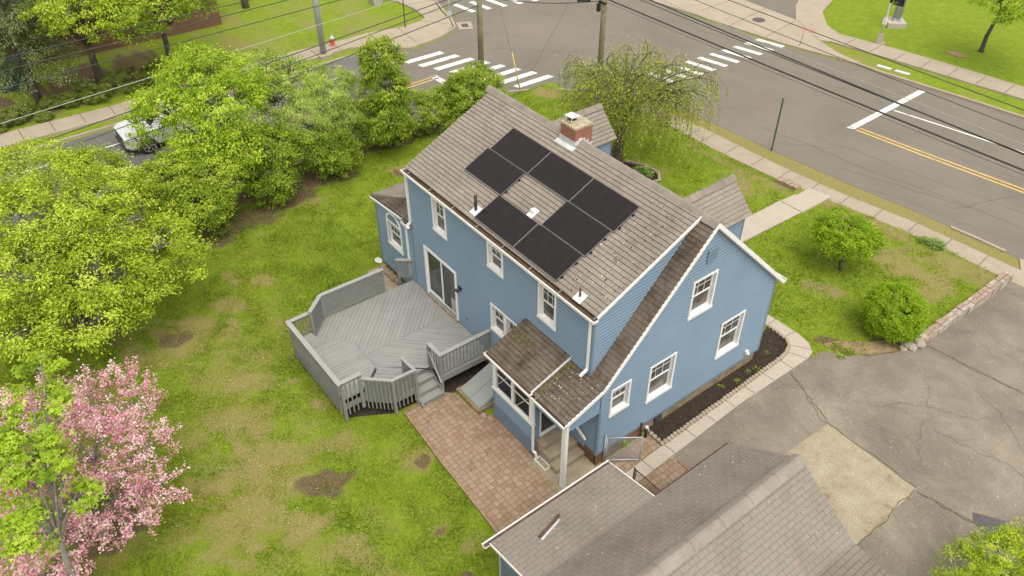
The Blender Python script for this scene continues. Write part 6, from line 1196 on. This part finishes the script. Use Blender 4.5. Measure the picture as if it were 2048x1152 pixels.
# lilac flower heads
LB = [o for o in bpy.data.objects if o.name == 'lilac_bush'][0]
P = []; 
for i in range(26):
    c = np.array([-20.0, -4.4, 2.3])+rng.normal(size=3)*np.array([1.0, 1.0, 0.45]); c[2] += 0.35; P.append(c+rng.normal(size=(34, 3))*0.07)
P = np.concatenate(P); leaves('flower_head', P, rng.normal(size=P.shape)+[0, 0, 1], 0.05*np.ones(len(P)), 'L_tan', LB)
# clipped lime bushes in the front yard
tree('small_tree', (-1.2, 14.15, 0), (-1.35, 14.2, 0.75), 0.075, [(-1.5, 14.25, 1.58, 1.16, 0.6), (-0.95, 14.5, 1.45, 0.78, 0.45), (-1.95, 13.9, 1.45, 0.72, 0.45), (-1.3, 13.75, 1.3, 0.6, 0.35)], 300, 60, 0.075, 0.21, 'L_lime', 'small flat-topped lime green tree with dark trunk on the front lawn', ntw=60, inner=0.6)
tree('round_bush', (2.0, 12.45, 0), (2.0, 12.45, 0.4), 0.07, [(1.95, 12.4, 1.02, 0.98, 0.8), (2.05, 12.35, 0.62, 0.88, 0.52)], 700, 50, 0.068, 0.15, 'L_lime', 'dense ball-shaped lime green bush next to the driveway boulders', 'bush', ntw=10, inner=0.9, tvar=0.1)
tree('street_tree', (-9.07, 39.6, ZS), (-8.8, 39.2, 1.6), 0.13, [(-8.3, 37.6, 3.6, 1.6, 0.9), (-7.0, 38.4, 3.9, 1.6, 1.1), (-8.0, 39.6, 4.2, 1.8, 1.1), (-7.2, 37.0, 3.0, 0.9, 0.5), (-5.2, 37.6, 4.0, 1.6, 1.0)], 230, 56, 0.13, 0.36, 'L_maple', 'young green tree on the far lawn at the top right corner', ntw=60)
tree('evergreen_shrub', (9.7, 5.2, 0), (9.7, 5.2, 0.8), 0.07, [(9.35, 5.3, 1.5, 0.85, 0.8), (9.9, 4.3, 1.8, 0.9, 0.8), (9.9, 5.9, 1.9, 0.9, 0.9), (9.0, 4.5, 1.3, 0.8, 0.6)], 340, 70, 0.075, 0.20, 'L_ever', 'bright yellow green evergreen at the bottom right corner', 'shrub', ntw=10, aspect=0.3)
# trees of the left lot
sprc = thing('spruce_tree', (-37.5, -7.3, ZS), 'large grey green spruce with drooping tiers at the top left corner', 'tree')
P, Nn, Dv, Tn = [], [], [], []
for k in range(300):
    h = rng.random(); z = 1.6+h*10.5; Rr = (1-h*0.85)*3.6*(0.55+0.5*rng.random()); a = rng.random()*2*math.pi; d = V3(math.cos(a), math.sin(a), 0); m_ = 190; t = rng.random(m_)**0.6
    wv = (rng.random(m_)-0.5)*0.9*t; sd2 = V3(-d[1], d[0], 0); P.append(V3(-37.3, -7.2, z)+d*(t*Rr)[:, None]+sd2*wv[:, None]+np.stack([0*t, 0*t, -0.75*(t*Rr/3)**1.6-rng.random(m_)*0.22], 1)); Nn.append(rng.normal(size=(m_, 3))*0.5+[0, 0, 0.8]); Dv.append(np.tile(d, (m_, 1))*0.5+rng.normal(size=(m_, 3))*0.3-[0, 0, 0.5]); Tn.append(0.15+0.65*t+rng.normal(0, 0.15, m_))
P, Nn, Dv, Tn = map(np.concatenate, (P, Nn, Dv, Tn)); leaves('crown', P, Nn, 0.13*np.ones(len(P)), 'L_spruce', sprc, Tn, 0.26, Dv)
one(lambda b: b.tube([(-37.4, -7.3, ZS-0.1), (-37.3, -7.2, 12)], [0.2, 0.05], 10), 'trunk', 'barkgrey', sprc)
tree('maple_tree', (-37.9, -3.9, ZS), (-37.6, -3.9, 1.9), 0.22, [(-35.6, -4.0, 4.3, 1.9, 1.2), (-34.6, -3.0, 4.0, 1.4, 1.1), (-36.0, -5.2, 4.8, 1.6, 1.1), (-37.6, -3.0, 5.2, 2.2, 1.3), (-36.6, -1.6, 4.4, 1.5, 1.0)], 330, 50, 0.15, 0.42, 'L_mag', 'left of the two maples in front of the brick building', ntw=80, tintc=0.45)
tree('maple_tree', (-36.2, -0.2, ZS), (-36.0, -0.2, 2.2), 0.18, [(-33.6, -0.8, 4.6, 1.8, 1.2), (-34.5, 0.8, 4.4, 1.6, 1.1), (-36.0, -0.6, 5.3, 2.0, 1.3), (-35.2, 2.0, 4.0, 1.2, 0.9), (-34.0, -1.8, 3.4, 1.1, 0.8), (-37.0, 1.6, 5.0, 1.6, 1.1)], 340, 50, 0.15, 0.42, 'L_lilac', 'right of the two maples in front of the brick building', ntw=80, tintc=0.42)
tk2 = thing('bare_tree', (-43.6, 7.35, ZS), 'grey trunk standing beside the brick building corner', 'tree'); one(lambda b: b.tube([(-43.6, 7.35, ZS), (-43.7, 7.3, 5)], [0.26, 0.18], 10), 'trunk', 'barkgrey', tk2)
UL = [(-35.4, -8.9, 0.62, 0.5, 'roundest clipped bush at the left end of the low row'), (-36.0, -7.9, 0.55, 0.3, 'flat clipped bush second in the low row'), (-36.1, -6.9, 0.5, 0.35, 'small clipped bush below the spruce trunk'), (-35.7, -6.05, 0.55, 0.42, 'round clipped bush in the middle of the low row'), (-35.4, -4.7, 0.7, 0.42, 'oblong clipped bush under the maple trunk, nearest the pavement'), (-36.7, -5.0, 0.6, 0.5, 'clipped bush behind the oblong one'), (-34.9, -7.6, 0.38, 0.22, 'smallest clipped bush near the pavement'), (-34.8, -9.9, 0.45, 0.4, 'clipped bush cut by the left picture edge'), (-36.0, -2.9, 1.2, 0.6, 'dark overgrown bush behind the sapling'), (-35.8, -1.0, 1.1, 0.6, 'dark overgrown bush right of the maple trunks'), (-34.9, 1.2, 0.8, 0.6, 'dark bush nearest the grey mast')]
for x, y, r, h, lab in UL:
    tree('clipped_bush', (x, y, ZS), (x, y, 0), 0.04, [(x, y, ZS+h*0.75, r, h*0.85)], int(120*r)+25, 46, 0.075, 0.16, 'L_yew', lab, 'bush', woody=False, crown='foliage', group='clipped bushes on the left lot', inner=0.8, below=0.1)
# weeping cherry
wc = thing('weeping_tree', (-12.85, 12.9, 0), 'tall weeping cherry with hanging bare twigs and young leaves in the front yard', 'tree')
b = MB(); base = V3(-12.85, 12.9, -0.1); fk = V3(-12.75, 12.95, 1.9)
b.tube([base, base+V3(0, 0, 0.25), (base+fk)/2+V3(0.05, 0.03, 0), fk], [0.40, 0.29, 0.24, 0.22], 12); b.build('trunk', 'bark', wc)
tops = []; b = MB(); arc_pts = []
for k in range(38):
    a = k*2.399+rng.normal()*0.4; ln = 0.9+2.6*rng.random(); h = 4.2+1.9*rng.random()-0.28*ln; e_ = fk+V3(0.35+math.cos(a)*ln, math.sin(a)*ln, h-1.9); m_ = fk*0.55+e_*0.45+V3(0, 0, 0.55); e2 = e_+V3(math.cos(a)*0.8, math.sin(a)*0.8, -0.9)
    pts = []
    for t in np.linspace(0, 1, 9): pts.append((1-t)**3*fk+3*(1-t)**2*t*(fk+V3(0, 0, 1.3))+3*(1-t)*t*t*(e_+V3(-math.cos(a)*0.2, -math.sin(a)*0.2, 0.5))+t**3*e2)
    b.tube(pts, list(np.linspace(0.07, 0.007, 9)**1.0), 6, False); arc_pts += pts[3:]
    for j in range(3):
        s0 = pts[4+j]; aa = a+rng.normal()*0.9; q = s0+V3(math.cos(aa)*0.8, math.sin(aa)*0.8, 0.25); q2 = q+V3(math.cos(aa)*0.4, math.sin(aa)*0.4, -0.5); b.tube([s0, (s0+q)/2+V3(0, 0, 0.15), q, q2], [0.022, 0.016, 0.011, 0.006], 4, False); arc_pts += [q, q2, (s0+q)/2]
b.build('branches', 'bark', wc); arc_pts = np.array(arc_pts)
b = MB(); lp, ld = [], []
for k in range(1000):
    s0 = arc_pts[rng.integers(len(arc_pts))]+rng.normal(size=3)*0.12; L_ = min(0.5+2.0*rng.random()**1.3, s0[2]-0.5); o_ = rng.normal(size=2)*0.14; m_ = 5
    pts = [s0+V3(o_[0]*math.sin(t*1.5), o_[1]*math.sin(t*1.5), -L_*t) for t in np.linspace(0, 1, m_)]; b.tube(pts, [0.007, 0.006, 0.005, 0.004, 0.003], 3, False)
    nl = int(L_*30*rng.random()**0.7)+4
    for t in rng.random(nl): lp.append(s0+V3(o_[0]*t, o_[1]*t, -L_*t)+rng.normal(size=3)*0.05); ld.append((0, 0, -1))
b.build('hanging_twigs', 'barkgrey', wc)
lp = np.array(lp); ld = np.array(ld, float)+rng.normal(size=(len(lp), 3))*0.35; leaves('foliage', lp, rng.normal(size=lp.shape)+[0, 0, 0.6], 0.085*(0.6+0.8*rng.random(len(lp))), 'L_weep', wc, None, 0.42, ld)
CC = np.array([p for p in arc_pts if rng.random() < 0.5]); idx = rng.integers(len(CC), size=11000); pp_ = CC[idx]+rng.normal(size=(11000, 3))*0.22; leaves('foliage', pp_, rng.normal(size=pp_.shape)+[0, 0, 0.8], 0.08*(0.6+0.8*rng.random(11000)), 'L_weep', wc, None, 0.45)
# pink crab apple
CRAB = [(-8.1, -10.9, 3.1, 1.15, 0.8), (-6.1, -10.8, 2.9, 0.9, 1.0), (-6.6, -11.8, 3.3, 1.3, 0.9), (-6.0, -12.9, 2.9, 1.25, 0.9), (-5.1, -11.8, 2.5, 1.0, 0.8), (-8.5, -12.4, 3.2, 1.2, 0.8), (-4.75, -11.5, 1.9, 0.4, 0.45), (-5.1, -13.3, 2.3, 1.2, 0.6), (-7.3, -13.4, 3.0, 1.2, 0.8), (-5.4, -10.9, 2.0, 0.6, 0.5), (-5.5, -14.2, 2.6, 1.2, 0.8), (-4.2, -13.9, 2.1, 0.9, 0.6), (-8.8, -13.6, 3.2, 1.0, 0.8)]
cb = thing('crab_apple_tree', (-6.5, -12.6, 0), 'pink blossoming crab apple tree in the lower left corner', 'tree')
C_, Nc = clumps(CRAB, 560, 0.5); cnt = 60; idx = np.repeat(np.arange(len(C_)), cnt)
# blossom sits along short sprays
dirs = unit(len(C_))*0.6+Nc*0.7+[0, 0, 0.35]; dirs /= np.linalg.norm(dirs, axis=1, keepdims=True); t = rng.random(len(idx))-0.4
pos = C_[idx]+dirs[idx]*(t*0.62)[:, None]+rng.normal(size=(len(idx), 3))*0.055; isl = rng.random(len(idx)) < 0.12
ct = rng.normal(0.55, 0.2, len(C_))
leaves('blossom', pos[~isl], (rng.normal(size=pos.shape)*0.8+[0, 0, 0.8])[~isl], 0.058*(0.7+0.6*rng.random((~isl).sum())), 'L_pink', cb, (ct[idx]+rng.normal(0, 0.2, len(idx)))[~isl], 0.85)
leaves('foliage', pos[isl]+[0, 0, -0.03], (rng.normal(size=pos.shape)+[0, 0, 0.8])[isl], 0.07*np.ones(isl.sum()), 'L_lilac', cb, None, 0.45)
woods('crab', (-6.5, -12.6, 0), (-6.5, -12.5, 1.2), 0.13, CRAB, C_, 'barkgrey', cb, 170, 0.012, 0.15)
# young maple close to the camera
NM = [(-6.37, -12.04, 6.3, 0.55, 0.4), (-5.75, -12.5, 6.0, 0.85, 0.35), (-4.8, -13.0, 5.7, 0.7, 0.5), (-3.6, -12.5, 5.0, 0.42, 0.3), (-4.5, -12.6, 5.4, 0.5, 0.3), (-3.3, -13.5, 4.9, 0.5, 0.45), (-4.3, -13.6, 4.6, 0.8, 0.5), (-5.0, -12.4, 5.0, 0.45, 0.3), (-5.4, -13.6, 5.4, 0.8, 0.5)]
nmt = thing('maple_tree', (-4.0, -13.6, 0), 'young grey-stemmed maple with large fresh leaves over the pink tree', 'tree')
o, C_ = foliage('crown', NM, 74, 56, 0.10, 0.25, 'L_maple', nmt, aspect=0.42, flat=0.4, droop=0.5, inner=0.3, star=True)
b = MB(); b.tube([(-3.9, -13.5, 0), (-3.85, -13.35, 2.5), (-3.95, -13.2, 3.6)], [0.10, 0.08, 0.065], 8); b.build('trunk', 'barkgrey', nmt); b = MB()
for e_ in NM: 
    e_ = V3(*e_[:3]); s0 = V3(-3.95, -13.2, 3.6); b.tube([s0, s0*0.5+e_*0.5+V3(0.05, 0.05, 0.2), e_, e_+(e_-s0)*0.15], [0.045, 0.03, 0.018, 0.007], 6, False)
for c in C_[::2]: i = np.argmin([np.sum((V3(*l[:3])-c)**2) for l in NM]); s0 = V3(*NM[i][:3]); b.tube([s0, c], [0.009, 0.004], 4, False)
b.build('branches', 'barkgrey', nmt)
# low plants
def clumpplant(name, c, r, h, n_, size, leaf, label, cat='plant', aspect=0.3, upv=0.4, group=None):
    t = thing(name, (c[0], c[1], c[2]), label, cat, group); a = rng.random(n_)*2*math.pi; rr = np.sqrt(rng.random(n_)); out = np.stack([np.cos(a), np.sin(a), 0*a], 1)
    pos = np.array(c)+out*(rr*r)[:, None]+np.stack([0*a, 0*a, h*(0.3+0.7*rng.random(n_))*(1-0.5*rr)], 1); dv = out+np.array([0, 0, 0.7]); nor = -out*0.6+[0, 0, 1.0]+rng.normal(size=(n_, 3))*upv
    leaves('leaf_cluster', pos, nor, size*(0.7+0.6*rng.random(n_)), leaf, t, None, aspect, dv); return t
clumpplant('hosta', (-10.95, 12.8, 0.05), 0.5, 0.5, 520, 0.2, 'L_hosta', 'variegated hosta with pale edged leaves in the front flower bed', aspect=0.45)
clumpplant('hosta', (-11.6, 12.5, 0.03), 0.28, 0.25, 180, 0.12, 'L_yew', 'small dark plant left of the hosta in the front flower bed', aspect=0.4)
clumpplant('daylily', (0.15, 18.65, -0.1), 0.42, 0.35, 420, 0.20, 'L_hosta', 'strappy daylily clump at the pavement edge', aspect=0.16)
clumpplant('daylily', (-0.25, 18.5, -0.1), 0.3, 0.3, 260, 0.18, 'L_hosta', 'left half of the daylily row at the pavement edge', aspect=0.16)
clumpplant('ground_cover', (-1.3, 18.35, -0.08), 0.30, 0.12, 200, 0.08, 'L_lilac', 'creeping green plant beside the pavement, nearer the small tree'); clumpplant('ground_cover', (-1.9, 18.2, -0.08), 0.28, 0.12, 200, 0.08, 'L_lilac', 'creeping green plant beside the pavement, between two others'); clumpplant('ground_cover', (-2.6, 18.25, -0.08), 0.22, 0.14, 160, 0.08, 'L_dark', 'dark tuft beside the pavement nearest the front walk')
clumpplant('shrub', (-3.7, 17.7, -0.05), 0.35, 0.2, 240, 0.09, 'L_lime', 'bright low shrub where the lawn meets the pavement above the small tree', 'plant')
for x, y, lf, lab in ((-0.0+0.25, 6.75, 'L_hosta', 'sprouting plant in the mulch nearest the street'), (0.36, 7.1, 'L_lime', 'yellow green sprout in the mulch near the edging'), (0.36, 6.15, 'L_lime', 'yellow sprout in the mulch in the middle of the bed'), (0.18, 5.5, 'L_dark', 'small dark sprout in the mulch nearest the house door'), (0.1, 8.0, 'L_yew', 'dry brown tuft at the gable corner')):
    clumpplant('bed_plant', (x, y, 0.03), 0.12, 0.15, 26, 0.12, lf, lab, aspect=0.12)
clumpplant('weed_tuft', (1.35, 10.25, 0), 0.2, 0.12, 200, 0.07, 'L_dark', 'left green tuft on the bare soil edge'); clumpplant('weed_tuft', (1.75, 10.35, 0), 0.22, 0.12, 220, 0.07, 'L_dark', 'right green tuft on the bare soil edge'); clumpplant('weed_tuft', (1.75, 9.95, 0.01), 0.14, 0.08, 120, 0.06, 'L_lime', 'yellow tuft at the asphalt edge')
clumpplant('brush_pile', (2.6, 12.2, 0), 0.4, 0.3, 420, 0.08, 'L_yew', 'brownish undergrowth below the round bush by the boulders')
clumpplant('vine', (0.42, 0.75, 0.75), 0.1, 0.3, 40, 0.12, 'L_dark', 'small green plant hanging on the chain link gate')
mt_ = solo('tree_pit', lambda b: b.prism([(-10.4, 37.75), (-9.4, 37.7), (-9.1, 38.25), (-10.1, 38.35)], ZS, ZS+0.035), 'dirt_l', 'bare rectangle of earth in the far lawn', 'bare patch')

# ------------------------------------------------------------------ grass blades, fallen petals and leaf litter
def scatter_grass(n_, x0, x1, y0, y1, hmin, hmax, wgt):
    x = x0+(x1-x0)*rng.random(n_); y = y0+(y1-y0)*rng.random(n_); d1, d2 = lawn_attr(x, y)
    tuft = vnoise(x, y, 0.35, 21)*0.6+vnoise(x, y, 0.9, 22)*0.4
    ok = (rng.random(n_) < (1-0.72*np.clip(d2*1.1, 0, 1))*(1-0.55*d1)*(0.35+0.9*tuft))
    ok &= ~((x > -9.95) & (x < 0) & (y > -0.05) & (y < 7.5)) & ~((x > -12.7) & (x < -9.9) & (y > -0.05) & (y < 5)) & ~((x > -9.8) & (x < -6.2) & (y > -5.0) & (y < 0)) & ~((x > -10.2) & (x < -5.3) & (y > -3.7) & (y < 0)) & ~((x > 1.5) & (y < -0.9)) & (y < np.interp(x, FX, FY)-0.05)
    for p in NOGRASS: ok &= ~inpoly(x, y, p)
    x, y, d1 = x[ok], y[ok], d1[ok]; k = len(x); z = gz(x, y); h = (hmin+(hmax-hmin)*rng.random(k))*(1-0.4*d1)*(0.6+0.8*vnoise(x, y, 0.6, 31))
    lean = rng.normal(size=(k, 3))*0.55+[0, 0, 1]; pos = np.stack([x, y, z], 1)+lean*(h*0.4)[:, None]
    tint = 0.35+0.5*(vnoise(x, y, 1.1, 33)-0.5)+rng.normal(0, 0.13, k)+0.75*d1*(rng.random(k) < 0.5+0.4*d1)
    return pos, rng.normal(size=(k, 3))+[0, 0, 0.3], h, tint, lean
gs = [scatter_grass(400000, -20, 3, -14, 0, 0.04, 0.09, 1), scatter_grass(180000, -22, 3, 0, 19, 0.05, 0.11, 1)]
pos, nor, h, tint, lean = [np.concatenate(a) for a in zip(*gs)]
tag(leaves('grass', pos, nor, h, 'L_grass', None, tint, 0.28, lean), kind='stuff')
x = np.concatenate([-3.5+rng.normal(size=500)*3.2-3, -9+rng.normal(size=300)*3]); y = np.concatenate([-8+rng.normal(size=500)*2.2, -8.3+rng.normal(size=300)*2]); ok = (y < -3.9) & (x < 0.8) & ~((x > -9.9) & (y > -5.4) & (x < -5.2)); x, y = x[ok], y[ok]
tag(leaves('fallen_petals', np.stack([x, y, gz(x, y)+0.05], 1), rng.normal(size=(len(x), 3))*0.3+[0, 0, 1], 0.026*(0.6+0.8*rng.random(len(x))), 'L_pink', None, 0.7+0.3*rng.random(len(x)), 0.8), kind='stuff')
x = 3.3+rng.random(900)*7; y = 2.2+rng.random(900)**1.3*15; w_ = rng.random(900) < np.exp(-(y-2)/6)+0.1; x, y = x[w_], y[w_]
tag(leaves('leaf_litter', np.stack([x, y, gz(np.maximum(x, 3.1), y)+0.03], 1), rng.normal(size=(len(x), 3))*0.2+[0, 0, 1], 0.03*(0.6+0.8*rng.random(len(x))), 'litter', None, None, 0.6), kind='stuff')
bpy.context.view_layer.update()
